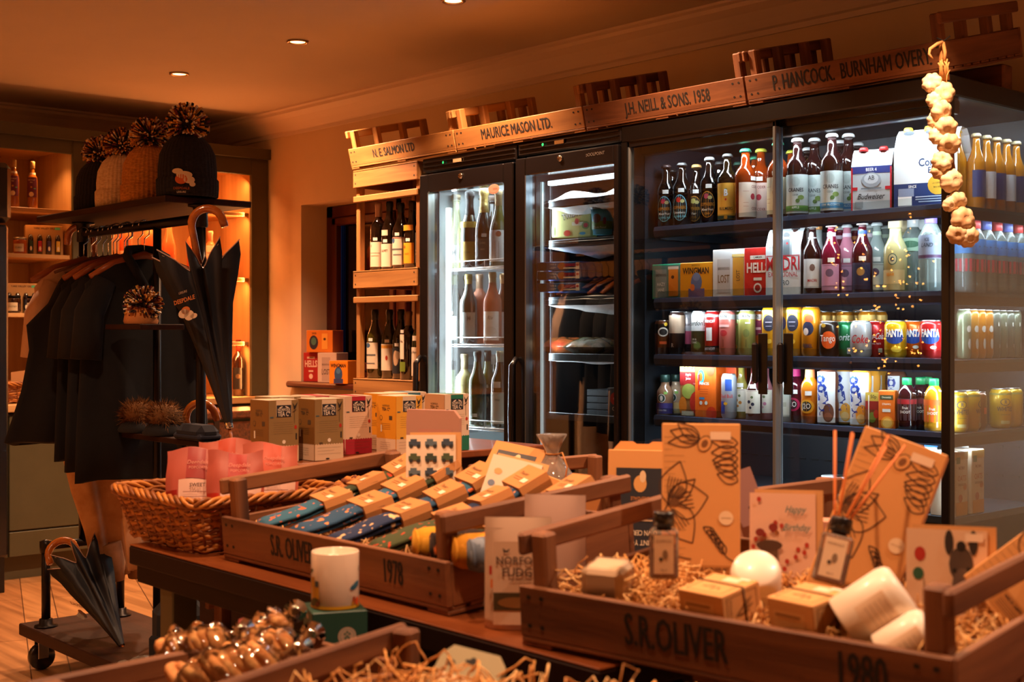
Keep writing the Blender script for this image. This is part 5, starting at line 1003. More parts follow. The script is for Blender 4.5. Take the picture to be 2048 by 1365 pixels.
# ---------------------------------------------------------------- garments: closed shells hung across the rail
def garment(name, label, X, yc, zt0, prof, mt, thick=.05, ph=0, neck=True, sleeves=None, collar=None, skew=0, extra=None, cat='shirt', hanger=True, rz=0):
    """prof: rows (z, left y, right y, half thickness)"""
    t = thing(name, label, cat, (X, yc, 0), rz); m = MB(); n = 36; vs = []
    for z, a, b_, th in prof:
        for i in range(n):
            q = 2*PI*i/n; y = (a+b_)/2+(b_-a)/2*math.cos(q); wv = 1+.35*math.sin(q*5+ph+z*3)*min(1, (zt0-z)*2.2)+.2*math.sin(q*9+ph*2)*min(1, (zt0-z)*2.2)
            vs.append((th*math.sin(q)*wv, y, z+.006*math.sin(q*3+ph)*(1 if z < zt0-.4 else 0)))
    fs = [[j*n+i, j*n+(i+1) % n, (j+1)*n+(i+1) % n, (j+1)*n+i] for j in range(len(prof)-1) for i in range(n)]
    m.add(vs, fs, mt, True); m.build('fabric_body', t)
    if hanger:
        h = MB(); HW = wood('hanger_wood', '#7a3c18', '#a85c28', 'y', freq=12, rough=.3, knots=False); zz = zt0
        h.tube([(0, -.20, zz-.075), (0, -.12, zz-.03), (0, 0, zz+.005), (0, .12, zz-.03), (0, .20, zz-.075)], [.010, .015, .018, .015, .010], HW, 8)
        ho = h.build('hanger', t); k = MB(); R = .022; zc_ = 1.655+.0
        k.tube([(0, 0, zz+.01), (0, 0, zc_-.045), (0, .018, zc_-.03)]+[(0, R*math.cos(a), zc_+R*math.sin(a)*.98) for a in [-.5+i*.45 for i in range(9)]], .0022, CHROME, 6); k.build('hook', ho)
    return t
def shirtprof(zt0, L, ws, wb, th=.045, sl=.07, off=0):
    return [(zt0-.005, -.06+off, .06+off, .012), (zt0-.03, -.13+off, .13+off, .03), (zt0-.03-sl, -ws, ws, th), (zt0-.2, -ws*.98, ws*.98, th), (zt0-.35, -(ws+wb)/2, (ws+wb)/2, th*1.1), (zt0-L*.8, -wb, wb, th*1.15), (zt0-L, -wb*1.02, wb*1.02, th*1.2), (zt0-L, -wb*.9, wb*.9, th*.9), (zt0-.3, -wb*.7, wb*.7, th*.3)]
NAVY = noisy('navy_cloth', '#030409', '#06080f', freq=40, rough=.95); NAVY2 = noisy('navy_cloth2', '#05070e', '#090c16', freq=40, rough=.9)
CREAMC = noisy('cream_cloth', '#b88c64', '#cfa680', freq=12, rough=.95); WHC = noisy('white_cloth', '#c8a48c', '#d8b8a0', freq=12, rough=.95)
ZT = 1.545
def polo(label, X, yc, L=.80, mt=NAVY, ws=.24, wb=.26, cuff=None, collar=True, ph=0, group=None, cat='shirt'):
    t = garment('polo_shirt', label, X, yc, ZT, shirtprof(ZT, L, ws, wb, .035), mt, ph=ph, cat=cat)
    for sg in (-1, 1):
        s = MB(); s.tube([(0, sg*(ws-.07), ZT-.09), (.005, sg*(ws-.015), ZT-.2), (.01, sg*(ws+.0), ZT-.36)], [.045, .05, .052], mt, 12); s.build('sleeve', t)
    if collar:
        s = MB(); s.tube([(.03, -.01, ZT-.11), (.045, -.06, ZT-.04), (.02, -.075, ZT+.0), (-.02, -.05, ZT+.025), (-.03, 0, ZT+.03), (-.02, .05, ZT+.025), (.02, .075, ZT+0), (.045, .06, ZT-.04), (.03, .01, ZT-.11)], .016, mt, 8); s.build('collar', t)
        s = MB(); s.lathe([(0, 0), (.007, 0), (.007, .003), (.004, .004), (0, .004)], mat('#c0a890', .4), 14, M=T(.05, .0, ZT-.155, 0, PI/2, 0)); s.build('button', t)
    return t
# front polo, then the row behind it
polo('front navy polo shirt with a pale button, open collar on a wooden hanger', -4.36, 2.13, .78, NAVY, .22, .25, ph=1)
polo('dark polo shirt directly behind the front one', -4.47, 2.12, .75, NAVY2, .21, .23, ph=2.2, collar=False)
polo('black shirt hanging midway along the rail', -4.56, 2.12, .72, NAVY, .21, .23, ph=.7, collar=False)
garment('gilet', 'navy sleeveless gilet with a wide flared hem at the end of the rail', -4.72, 1.93, ZT, [(ZT-.0, .16, .28, .02), (ZT-.04, .07, .34, .03), (ZT-.08, .04, .38, .05), (ZT-.16, .0, .40, .055), (ZT-.24, -.08, .43, .06), (ZT-.33, -.07, .44, .06), (ZT-.48, -.10, .45, .06), (ZT-.66, -.16, .45, .07), (ZT-.67, -.13, .42, .05), (ZT-.5, -.05, .3, .02)], NAVY2, cat='gilet', hanger=False)
polo('cream shirt with long sleeves behind the gilet', -4.80, 2.10, .62, WHC, .19, .19, ph=2, collar=False)
s = bpy.data.objects  # trousers hanging behind the row
t = garment('trousers', 'cream trousers hanging lowest under the dark shirts', -4.66, 2.09, 1.2, [(1.06, -.13, .20, .03), (.98, -.145, .20, .05), (.86, -.14, .20, .055), (.7, -.10, .20, .05), (.55, -.05, .19, .045), (.42, -.02, .18, .04), (.385, .0, .17, .035), (.385, .02, .15, .02), (.6, 0, .14, .01)], CREAMC, cat='trousers', hanger=False)
for k, (a, b_) in enumerate([(.04, .1), (.12, .18)]):
    m = MB(); m.tube([(.02, a, .5), (.025, a+.02, .42), (.02, a+.025, .36)], [.045, .04, .03], CREAMC, 12); m.build('leg_cuff', t)
garment('linen_shirt', 'pale cloth showing below the front shirts next to the wicker basket', -4.42, 2.2, 1.1, [(1.0, -.12, .12, .03), (.8, -.13, .12, .05), (.6, -.12, .1, .05), (.43, -.1, .08, .05), (.43, -.08, .06, .03), (.7, -.05, .05, .01)], WHC, cat='cloth', hanger=False)
# hangers waiting on the rail
for i, x in enumerate((-4.80, -4.76, -4.70, -4.655, -4.61, -4.52, -4.5, -4.41)):
    t = thing('coat_hanger', 'wire hanger hook showing above the shirts on the rail', 'hanger', (x, Yp, 0), .15*(i % 3-1), 'hanger hooks in a row along the rail')
    k = MB(); R = .021; k.tube([(0, 0, 1.56), (0, 0, 1.61), (0, .018, 1.63)]+[(0, R*math.cos(a), 1.655+R*math.sin(a)) for a in [-.5+j*.45 for j in range(9)]], .0022, CHROME, 6); k.build('hook', t)
    k = MB(); k.tube([(0, -.16, 1.50), (0, 0, 1.562), (0, .16, 1.50)], .006, mat('#5a3018', .4), 6); k.build('shoulder_bar', t)
# ---------------------------------------------------------------- umbrellas
BAMB = noisy('cane', '#8a4410', '#b8661c', scale=(1, 1, 1), freq=14, rough=.25, coat=.8)
UNV = noisy('umbrella_navy', '#080c16', '#0c1322', freq=8, rough=.55)
PIPING = mat('#b09080', .7)
def frame(p, d, side):
    z = Vector(d).normalized(); x = Vector(side)-z*Vector(side).dot(z); x.normalize(); y = z.cross(x)
    M = Matrix((x, y, z)).transposed().to_4x4(); M.translation = Vector(p); return M
def umbrella(label, tip, hnd, side, L, open_=.12, badge=True, hookr=.05, seed=1):
    """built along local z from tip (0) to crook; canopy hangs loosely open near the handle end"""
    D = Vector(hnd)-Vector(tip); L = D.length; M = frame(tip, D, side)
    t = bpy.data.objects.new('umbrella', None); col.objects.link(t); t.matrix_world = M; tag(t, label, 'umbrella')
    m = MB(); m.lathe([(.0045, 0), (.005, .03), (.005, L*.1)], BAMB, 10); m.lathe([(.011, .075), (.0125, .08), (.0125, .1), (.009, .105)], CHROME, 14); m.build('tip', t)
    m = MB(); m.tube([(0, 0, L*.09), (0, 0, L*.86)], .006, mat('#7a3c14', .4), 8); m.build('shaft', t)
    m = MB(); pts = [(0, 0, L*.78), (0, 0, L-hookr)]+[(hookr-hookr*math.cos(a), 0, L-hookr+hookr*math.sin(a)) for a in [i*PI/10 for i in range(1, 11)]]+[(2*hookr+.003, 0, L-hookr-.02)]
    m.tube(pts, [.012]*2+[.0135]*10+[.0125], BAMB, 12); m.build('crook_handle', t)
    m = MB(); n = 48; prof = [(.010, .10), (.018, .16), (.035, .28), (.058, .42), (.08, .55), (open_*.85, .66), (open_, .74), (open_*1.02, .80)]; vs = []
    zt2 = []
    for r, q in prof:
        for i in range(n):
            a = 2*PI*i/n; f = min(1, (q-.1)*2.4); rib = abs(math.sin(a*4)); rr_ = r*(1-.62*f*rib**.8+.0); zz = q*L+(.05*f*(1-rib)-.06*rib*(f if q > .7 else 0))*L*.9
            vs.append((rr_*math.cos(a)*1.05, rr_*math.sin(a), zz))
    m.add(vs, [[j*n+i, j*n+(i+1) % n, (j+1)*n+(i+1) % n, (j+1)*n+i] for j in range(len(prof)-1) for i in range(n)], UNV, True)
    m.build('canopy', t)
    m = MB(); top = vs[-n:]; m.tube([Vector(v)+Vector((v[0], v[1], 0)).normalized()*.0012 for v in top], .0022, PIPING, 5, closed=True); m.build('piped_edge', t)
    for i in range(8):
        a = PI*i/4; m = MB(); m.tube([(.008*math.cos(a), .008*math.sin(a), .75*L)]+[(prof[-1][0]*.95*math.cos(a), prof[-1][0]*.95*math.sin(a), .82*L)], .0014, CHROME, 4); m.build('rib', t)
    return t, M, L
def ubadge(t, L, ang, q, R, s=1):
    a = MB(T(0, 0, 0, 0, 0, ang)); 
    a.text('DEEPDALE', 0, q*L+.02, .013*s, mat('#b86a34', .7), y=-R, bold=.02, rot=0); a.text('LEISURE', 0, q*L+.045, .007*s, mat('#a89080', .7), y=-R)
    for x, z, w_, h in [(-.012, -.02, .022, .014), (.008, -.03, .02, .016), (.026, -.036, .014, .008), (-.002, -.012, .018, .012)]: a.disc(x*s, q*L+z*s, w_*s, h*s, mat('#cbb49c' if x != -.002 else '#b8662c', .7), y=-R)
    a.build('printed_badge', t)
side = Vector((SN, CS, 0))
h1 = at(402, 424, 4.22); tp = at(468, 905, 4.12)
t, M, L = umbrella('large navy umbrella with a cane crook hooked on the rack beside the front pipe', tp, at(378, 424, 4.2), side, .8, .13); ubadge(t, L, -.5, .60, .098)
# move canopy orientation handled by frame; second navy umbrella on the base board
t, M, L = umbrella('navy umbrella leaning upside down on the rack base board', at(256, 1318, 4.62), at(140, 1072, 4.9), -side, .5, .11); ubadge(t, L, 1.2, .5, .085)
# other umbrella handles showing on the rack
t, M, L = umbrella('umbrella whose curved cane handle shows beside the far pipe of the rack', at(205, 840, 5.12), at(186, 452, 5.08), -side, .7, .06, badge=False)
t, M, L = umbrella('umbrella with its bright cane handle low behind the pink bags', at(430, 1120, 4.5), at(367, 812, 4.45), side, .6, .05, badge=False)
# navy bag and clear packet on the base board
t = thing('rucksack', 'small navy rounded bag standing on the rack base board by the table leg', 'bag', (-3.88, 2.02, zb+.0005), .5)
m = MB(); m.box((0, 0, .13), (.2, .13, .26), NAVY2, .055); m.build('bag_body', t); m = MB(); m.tube([(-.03, 0, .255), (-.02, 0, .285), (.02, 0, .285), (.03, 0, .255)], .005, NAVY, 6); m.build('grab_loop', t); m = MB(); m.box((0, -.07, .08), (.14, .02, .12), NAVY, .012); m.build('front_pocket', t)
t = thing('clear_packet', 'crumpled clear plastic packet lying on the rack base board', 'packet', (-4.02, 1.975, zb+.001), .2)
m = MB(); n = 14; vs = [((i/n-.5)*.24, (j/8-.5)*.09, .012+.02*noise.noise(Vector((i*.7, j*.9, 2)))+.018*math.sin(PI*i/n)) for i in range(n+1) for j in range(9)]
m.add(vs, [[i*9+j, (i+1)*9+j, (i+1)*9+j+1, i*9+j+1] for i in range(n) for j in range(8)], glassy('crumpled_film', '#d8d4cc', 2.5, rough=.08, tr=.8), False); m.build('film', t)
# ---------------------------------------------------------------- packs on the window sill
ys = 3.0; zS = WZ0+.0045
def sp_(px, Y, lb, w_, d, h, base, fr, z=zS, rz=.45): return pack('beer_pack', lb, 'beer pack', onY(px, Y), Y, z, w_, d, h, base, fr, rz=rz, group='beer packs on the window sill')
sp_(634, 4.17, 'red beer pack standing on the window sill', .10, .13, .165, '#a81c18', [('r', 0, .82, .5, .07, '#d8b090'), ('CAMDEN', 0, .82, .006, '#302018', {'wmax': .04}), ('HELLS', 0, .6, .036, '#e0b8a0', {'wmax': .08, 'bold': .03}), ('r', 0, .36, .3, .06, '#e0b8a0'), ('d', 0, .18, .13, .09, '#e0b8a0')])
sp_(666, 4.15, 'white lager pack between the red and orange packs on the sill', .12, .13, .165, '#c8a894', [('r', -.05, .45, .45, .8, '#b09080'), ('BREWDOG', -.05, .6, .01, '#503828', {'wmax': .05}), ('LOST', -.05, .35, .03, '#3a2a1c', {'wmax': .055})])
sp_(688, 4.085, 'orange beer pack on the sill in front of the white one', .115, .12, .125, '#dd780c', [('WINGMAN', 0, .78, .02, '#20140c', {'wmax': .095, 'bold': .03}), ('d', 0, .42, .22, .32, '#2c4468'), ('r', 0, .12, .5, .2, '#30345c'), ('d', 0, .42, .3, .42, '#402810')][:3]+[('d', 0, .55, .12, .12, '#46688c')])
sp_(650, 4.17, 'orange cartoon beer pack stacked on top of the red and white packs', .17, .12, .125, '#d8741c', [('JUICE', -.2, .86, .01, '#40200c'), ('d', -.22, .45, .17, .32, '#2c2430'), ('d', -.22, .5, .1, .18, '#4c6c58'), ('r', .2, .5, .22, .7, '#e89a38'), ('d', .2, .6, .05, .06, '#40200c')], z=zS+.1658)
# ================================================================ freezer contents
z = S2[1]+.024
pack('ice_cream_box', 'pale yellow ice lolly box on the frosty freezer shelf', 'ice cream', onY(1147, 3.58), 3.585, z, .165, .06, .118, '#d6d78a', [('TWISTER', .06, .72, .021, '#5a6a48', {'wmax': .125, 'rot': .22, 'bold': .07}), ('TWISTER', .05, .74, .020, '#f8f6ee', {'wmax': .12, 'rot': .22, 'bold': .02}), ('d', -.15, .93, .09, .08, '#d84038'), ('d', -.15, .93, .06, .05, '#f0e8d8'), ('r', .2, .42, .35, .12, '#e8f0d8'), ('d', .38, .36, .1, .13, '#8aa86a'), ('d', .38, .36, .06, .08, '#d04858'), ('d', .15, .5, .05, .1, '#c83c48'), ('d', -.1, .12, .09, .1, '#d83828'), ('d', .3, .1, .08, .05, '#58a8d0'), ('r', -.46, .2, .08, .3, '#7f9a58')], rz=.35)
t = thing('ice_cream_tub', 'round ice cream tub with a brown lid and blue sky picture', 'ice cream', (onY(1203, 3.57), 3.575, z), .5)
m = MB(); m.lathe([(.036, .001), (.044, .095)], mat('#4a9cb8', .4), 26); m.label(.0405, .02, .05, .12, mat('#6a8a3c', .5), 12); m.disc(-.012, .06, .018, .018, mat('#6a4430', .5), R=.0435); m.disc(.02, .05, .007, .015, mat('#803040', .5), R=.0435); m.text('Phish Food', 0, .026, .008, mat('#f0f0f0', .5), R=.043, wmax=.05); m.build('tub', t)
m = MB(); m.lathe([(.047, .095), (.047, .112), (.043, .115), (0, .116)], mat('#3c4240', .35), 26); m.build('lid', t)
z = S2[2]+.032
for i in range(3):
    pack('pizza_box', 'blue pizza box, %s of the stack' % ['bottom', 'middle', 'top'][i], 'pizza', onY(1140, 3.60), 3.60, z+i*.036+(.0 if i == 0 else .01), .19, .19, .034, '#1c5a9c', [('r', -.38, .5, .22, .9, '#182838'), ('THIN &', -.12, .68, .008, '#e8f0f4', {'wmax': .03}), ('CRISPY', -.12, .3, .008, '#e8f0f4', {'wmax': .03}), ('d', .08, .5, .09, .4, '#a8643c'), ('r', .27, .6, .26, .35, '#8a1c3c'), ('r', .27, .25, .3, .15, '#e0d8c8'), ('r', .45, .5, .08, .8, '#e8e4d8'), ('d', .45, .6, .03, .15, '#c03030')], rz=.3, group='blue pizza boxes stacked in the freezer')
for i in range(4):
    pack('pizza_box', 'dim blue pizza box by the freezer door edge, level %s from the frost' % ['one', 'two', 'three', 'four'][i], 'pizza', F2b-.125, 3.76, z+i*.036, .15, .15, .034, '#1c4a80', [('r', -.3, .5, .25, .9, '#141c28'), ('THIN & CRISPY', .1, .5, .007, '#b8c8d4', {'wmax': .07})], rz=.0, group='blue pizza boxes stacked in the freezer')
FILM = glassy('bag_film', '#f6f4f0', 2.2, rough=.04)
def pillow(m, L, W, H, mt, seed=0, n=16, k=.012):
    vs = []
    for s_ in (1, -1):
        for i in range(n+1):
            for j in range(n+1):
                u, v = i/n*2-1, j/n*2-1; e = max(0, (1-abs(u)**3)*(1-abs(v)**3))**.6
                vs.append((u*L/2, v*W/2, H/2+s_*(H/2*e+k*e*noise.noise(Vector((u*3+seed, v*3, s_*2+seed))))))
    N_ = (n+1)**2; fs = []
    for i in range(n):
        for j in range(n):
            a = i*(n+1)+j; fs.append([a, a+n+1, a+n+2, a+1]); fs.append([N_+a, N_+a+1, N_+a+n+2, N_+a+n+1])
    return m.add(vs, fs, mt, True)
z = S2[3]
for k, (px, lb, c1, c2) in enumerate([(1140, 'red and orange bag of frozen food lying on the dark freezer shelf', '#a83418', '#d88040'), (1195, 'green and cream bag of frozen food beside the red one', '#5a5a28', '#b8845c')]):
    t = thing('frozen_food_bag', lb, 'frozen food', (min(onY(px, 3.66), F2b-.14), 3.64, z+.002), .2+k*.1); m = MB(); pillow(m, .17, .2, .07, noisy('bag_print%d' % k, c1, c2, freq=14, rough=.25, coat=.8), k*3); m.build('printed_film', t)
z = S2[4]
pack('frozen_food_box', 'blue and orange frozen chicken box at the freezer door edge', 'frozen food', F2b-.11, 3.60, z, .13, .12, .115, '#243c58', [('d', -.2, .65, .2, .22, '#c02020'), ('BIRDS', -.2, .65, .007, '#f0e8e0'), ('CBG', -.2, .32, .014, '#e8e0d8'), ('d', .22, .55, .24, .3, '#c8702c'), ('r', .1, .06, .8, .12, '#c88040')], rz=.2)
for i in range(4): pack('frozen_food_box', 'dark frosted box on the freezer shelf, %s of four' % ['lowest', 'second up', 'third up', 'topmost'][i], 'frozen food', F2b-.27, 3.70, z+i*.026, .15, .2, .024, '#10141a', [], rz=.1, group='dark frosted boxes in the freezer')
pack('frozen_food_box', 'orange frozen food box low in the freezer behind the cellophane', 'frozen food', onY(1150, 3.62), 3.62, .503, .13, .06, .2, '#8a5a48', [('d', .1, .7, .28, .1, '#a82820'), ('r', 0, .4, .7, .25, '#b86a38')], rz=.1)
# ================================================================ tables
TT = .796
DW = wood('table_wood', '#5e2c12', '#8a4a22', 'x', freq=9, rough=.3, knots=False, bump=.12, coat=.25)
DWE = wood('table_edge', '#160804', '#2a1208', 'x', freq=12, rough=.6, knots=False, bump=.1)
DWE.node_tree.nodes['Principled BSDF'].inputs['Specular IOR Level'].default_value = .15
def table(name, label, x0, x1, y0, y1, shelf=True):
    t = thing(name, label, 'table', (0, 0, 0)); m = MB()
    m.bx(x0, x1, y0, y1, TT-.045, TT-.004, DWE, .003); m.bx(x0+.001, x1-.001, y0+.001, y1-.001, TT-.0041, TT, DW, .0015); m.build('tabletop', t)
    m = MB(); m.bx(x0+.015, x1-.02, y0+.012, y0+.035, TT-.085, TT-.0455, DWE, .002); m.build('apron', t)
    m = MB(); m.bx(x0+.015, x1-.02, y1-.035, y1-.012, TT-.085, TT-.0455, DWE, .002); m.build('apron', t)
    for x in (x0+.08, x1-.14):
        for y in (y0+.036, y1-.096): m = MB(); m.bx(x, x+.06, y, y+.06, 0, TT-.046, OLIVE, .003); m.build('leg', t)
    if shelf:
        m = MB(); m.bx(x0+.09, x1-.1, y0+.1, y1-.1, .50, .52, DWE, .002); m.build('under_shelf', t)
        m = MB(); m.bx(x0+.09, x1-.1, y1-.1, y1-.09, .05, TT-.05, OLIVE, .002); m.build('back_panel', t)
    return t
table('display_table', 'dark wooden display table carrying the sock crate, olive legs', -2.81, -1.316, 1.335, 2.46)
table('side_table', 'dark table under the gift crate with straw', -1.31, .3, 1.50, 2.5, False)
t = thing('display_step', 'low dark wooden step in front of the display table under the mug box', 'step', (0, 0, 0))
m = MB(); m.bx(-2.06, -1.0, .55, 1.32, .672, .70, DWE, .003); m.build('step_top', t)
for x, y in [(-2.04, .57), (-1.06, .57), (-2.04, 1.26), (-1.06, 1.26)]: m = MB(); m.bx(x, x+.045, y, y+.045, 0, .672, DWE, .002); m.build('leg', t)
t = thing('riser', 'dark wooden stand under the row of tea boxes', 'stand', (0, 0, 0)); RX0, RX1 = -3.2, -2.815-.0
m = MB(); m.bx(RX0, RX1+.01, 1.69, 2.62, .93, .95, DW, .003); m.build('stand_top', t); m = MB(); m.bx(RX0+.02, RX1-.01, 1.71, 2.6, 0, .93, DWE, .003); m.build('stand_body', t)
# ================================================================ straw
STR = [mat('#d99a50', .7), mat('#c07f3c', .7), mat('#e8b878', .7)]
def straw(label, n, place, z0, zr_, seed=1, r=.0011, loop=.03, group=None, long=0, inside=lambda x, y: True):
    rnd = random.Random(seed); m = MB()
    for i in range(n):
        x, y = place(rnd); z = z0+zr_*rnd.random(); a = rnd.uniform(0, 2*PI); p = Vector((x, y, z)); pts = [p.copy()]; turn = rnd.uniform(-1.1, 1.1); el = rnd.uniform(-.4, .7); st = loop*rnd.uniform(.2, .45)*(1+long*(rnd.random() < .08))
        for k in range(9):
            a += turn*.6+rnd.uniform(-.3, .3); el += rnd.uniform(-.55, .45); p = p+Vector((math.cos(a)*math.cos(el), math.sin(a)*math.cos(el), math.sin(el)))*st
            if p.z < z0-.008: p.z = z0-.008; el = .5
            if p.z > z0+zr_+.012+.02*long*(i % 9 == 0): el = -.7
            if not inside(p.x, p.y): a += PI*.7; p = pts[-1].copy(); p.z += .002
            pts.append(p.copy())
        m.tube(pts, r*rnd.uniform(.7, 1.5), STR[rnd.randrange(3)], 4)
    o = m.build('wood_wool'); tag(o, label, 'straw', group, 'stuff'); return o
# ================================================================ crate of socks
A0 = Vector((-2.478, 1.390)); tA = math.radians(4.5)
crate('crate stencilled 1978 full of socks on the dark table', (A0.x, A0.y, TT+.001), 0, tA, L=.752, W=.46, text='S.R. OLIVER', tx=.27, th=.043, sub=('1978', .60), tsx=.5)
def within(x0, y0, ang, L, W, e=.016):
    def f_(x, y):
        dx, dy = x-x0, y-y0; u, v = dx*math.cos(ang)+dy*math.sin(ang), -dx*math.sin(ang)+dy*math.cos(ang)
        return e < u < L-e and e < v < W-e
    return f_
def inA(rnd): return rnd.uniform(A0.x+.03, A0.x+.72), rnd.uniform(1.415, 1.80)
straw('pale straw lining under the socks', 650, inA, .845, .02, 3, loop=.022, inside=within(A0.x, A0.y, 0, .752, .455))
SOCKC = [('#2c5c78', '#c86030', 'blue'), ('#3c4426', '#b83c18', 'olive green'), ('#24486a', '#d8884c', 'mid blue'), ('#2e3a24', '#c8a880', 'dark green'), ('#1c2c50', '#e0b888', 'navy')]
KR = '#bb8048'
def socks(label, loc, rot, c, c2, animal='Pheasant', seed=0):
    t = thing('sock_pair', label, 'socks', loc, rot, 'socks in the crate stencilled 1978')
    sm = noisy('sock'+c+c2, c, c2, freq=55, rough=.95, lo=.62, hi=.66, kind='noise', detail=1)
    for k in (0, 1):
        m = MB(); L = .21; pts = []
        for i in range(9): pts.append((.004*k+.003*math.sin(i+seed), -L/2+L*i/8, .009+.010*k+.002*math.sin(i*1.3+seed)))
        n = 12; vs = []
        for i, p in enumerate(pts):
            w_ = .041*(1 if 0 < i < 8 else .75); h_ = .0075*(1 if 0 < i < 8 else .6)
            for j in range(n): q = 2*PI*j/n; vs.append((p[0]+w_*math.cos(q)*(1.0+.03*math.sin(i*2+k)), p[1], p[2]+h_*math.sin(q)))
        m.add(vs, [[i*n+j, i*n+(j+1) % n, (i+1)*n+(j+1) % n, (i+1)*n+j] for i in range(8) for j in range(n)]+[list(range(n))[::-1], [8*n+j for j in range(n)]], sm, True); m.build('sock', t)
    m = MB(); cm = mat(KR, .75); y0, y1 = .034, .100
    m.add([(x, y, zz) for y in (y0, y1) for x, zz in ((-.046, .0), (-.049, .015), (-.045, .0305), (.045, .0305), (.049, .015), (.046, .0))], [[i, (i+1) % 6, (i+1) % 6+6, i+6] for i in range(6)]+[list(range(6)), list(range(6, 12))[::-1]], cm)
    mt = T(0, 0, .0312, -PI/2, 0, 0)   # text lies in the x,y plane
    m.text(animal, -.008, .074, .009, mat('#4a2c14', .7), M=mt, shear=.25, wmax=.05); m.rect(-.03, .012, .060, .0612, mat('#6a4020', .7), M=mt); m.rect(-.026, .01, .054, .0552, mat('#6a4020', .7), M=mt); m.build('card_sleeve', t)
    m = MB(); m.rect(.014, .038, .05, .062, mat('#e8d8c0', .6), y=-.0008, M=mt); m.build('price_sticker', t); return t
AN = ['Pheasant', 'Duck', 'Tractor', 'Labrador', 'Partridge']
NTH = ['nearest the handle end', 'second along', 'in the middle', 'fourth along', 'by the number end']
RWN = ['front', 'middle', 'rear']
rnd = random.Random(5)
for r_ in range(3):
    for c_ in range(5):
        k = (c_*2+r_*3) % 5; cc, c2, nm = SOCKC[k]
        x = A0.x+.10+.137*c_+rnd.uniform(-.006, .006); y = 1.525+.095*r_; zz = .884+.022*r_+.003*(c_ % 2)
        socks('%s patterned sock pair with kraft sleeve, %s in the %s row' % (nm, NTH[c_], RWN[r_]), (x, y, zz), (math.radians(16+6*r_), rnd.uniform(-.08, .08), -.30+rnd.uniform(-.1, .1)), cc, c2, AN[k], c_+r_)
def roll(label, loc, rz, c, c2):
    t = thing('rolled_socks', label, 'socks', loc, (0, 0, rz), 'rolled socks at the front of the crate'); m = MB(); pts = []
    for i in range(40): a = i*.42; r = .006+.0011*i*.5; pts.append((0, r*math.cos(a), .03+r*math.sin(a)))
    sm = noisy('sockr'+c, c, c2, freq=40, rough=.95, lo=.55, hi=.62)
    vs = [(x, p[1], p[2]) for p in pts for x in (-.05, .05)]+[(x, p[1]*1.0, p[2]) for p in pts for x in (-.05, .05)]
    for i in range(39): m.tube([pts[i], pts[i+1]], .0001, sm, 3) if False else None
    m.tube([Vector((-.045, p[1], p[2])) for p in pts], .0032, sm, 6); m.tube([Vector((.045, p[1], p[2])) for p in pts], .0032, sm, 6)
    m.lathe([(.0, -.05), (.024, -.048), (.030, -.03), (.031, 0), (.030, .03), (.024, .048), (0, .05)], sm, 20, M=T(0, 0, .03, 0, PI/2, 0)); m.build('rolled_knit', t)
for lb, px, py, c, c2 in [('mustard yellow rolled socks at the crate front behind the mug', 848, 1098, '#c8901c', '#d8a030'), ('black and orange rolled socks beside the yellow ones', 905, 1092, '#241410', '#d8702c'), ('orange and yellow rolled socks in the front of the crate', 922, 1108, '#c8881c', '#e09a30'), ('grey rolled socks next to the crate corner post', 948, 1118, '#5a6474', '#7a8494')]:
    d_ = 2.30 if px < 900 else (2.28 if px < 910 else (2.18 if px > 940 else 2.22)); p = at(px, py, d_); roll(lb, (p.x, max(p.y, 1.45), .872), 1.1, c, c2)
# card, frosted pouch, wrapped cards and kraft boxes around the back
def card(label, px, py_bot, d, w_, h, bg, art, env=True, lean=.25, rz=None, z=None, name='greeting_card', roll_=0, envc='#c49058', cat='card'):
    p = at(px, py_bot, d); rz = math.atan2(-p.x, p.y) if rz is None else rz
    t = thing(name, label, cat, (p.x, p.y, p.z if z is None else z), 0); t.rotation_euler = (Matrix.Rotation(rz, 3, 'Z') @ Matrix.Rotation(-lean, 3, 'X') @ Matrix.Rotation(roll_, 3, 'Y')).to_euler()
    m = MB(); m.bx(-w_/2, w_/2, 0, .0025, 0, h, mat(bg, .5)); m.build('card_front', t)
    if env: m = MB(); m.bx(-w_/2+.008, w_/2+.012, .0035, .006, 0, h+.006, mat(envc, .7)); m.build('envelope', t)
    a = MB(); add_texts(a, None, [tuple([s[0], s[1]*w_, s[2]*h]+([s[3]*w_, s[4]*h]+list(s[5:]) if s[0] in ('d', 'r') else [s[3]]+list(s[4:]))) for s in art])
    if art: a.build('front_print', t)
    return t
veh = []
for r_ in range(4):
    for c_ in range(3):
        x, zz = -.33+.33*c_, .86-.23*r_; cc = ['#2c3c50', '#3c4a2c', '#50606c', '#28382c'][(r_+c_*2) % 4]
        veh += [('r', x, zz, .24, .07, cc), ('r', x-.02, zz+.05, .13, .05, cc), ('d', x-.07, zz-.04, .04, .03, '#14161a'), ('d', x+.08, zz-.04, .04, .03, '#14161a')]
card('white greeting card covered with little off-road cars in the sock crate', 862, 1002, 2.78, .105, .135, '#d8c4ae', veh, lean=.22, z=.925)
t = thing('frosted_pouch', 'tall frosted pinkish paper pouch standing behind the car card', 'pouch', tuple(at(868, 0, 3.06))[:2]+(TT+.001,), .62)
m = MB(); m.poly([(-.062, 0), (.062, 0), (.064, .28), (.05, .298), (-.062, .300), (-.064, .27)], .02, mat('#b88876', .6), M=T(0, -.01, 0)); m.build('paper_pouch', t, fix=True)
m = MB(); m.rect(-.035, .045, .235, .255, mat('#bf8474', .7), y=-.011); [m.rect(-.02, .03, .18-.012*i, .182-.012*i, mat('#8a6a60', .7), y=-.011) for i in range(4)]; m.build('print', t)
crate('plain crate at the back of the dark table holding kraft gift boxes', (-2.36, 1.955, TT+.001), 0, 0, L=.74, W=.42)
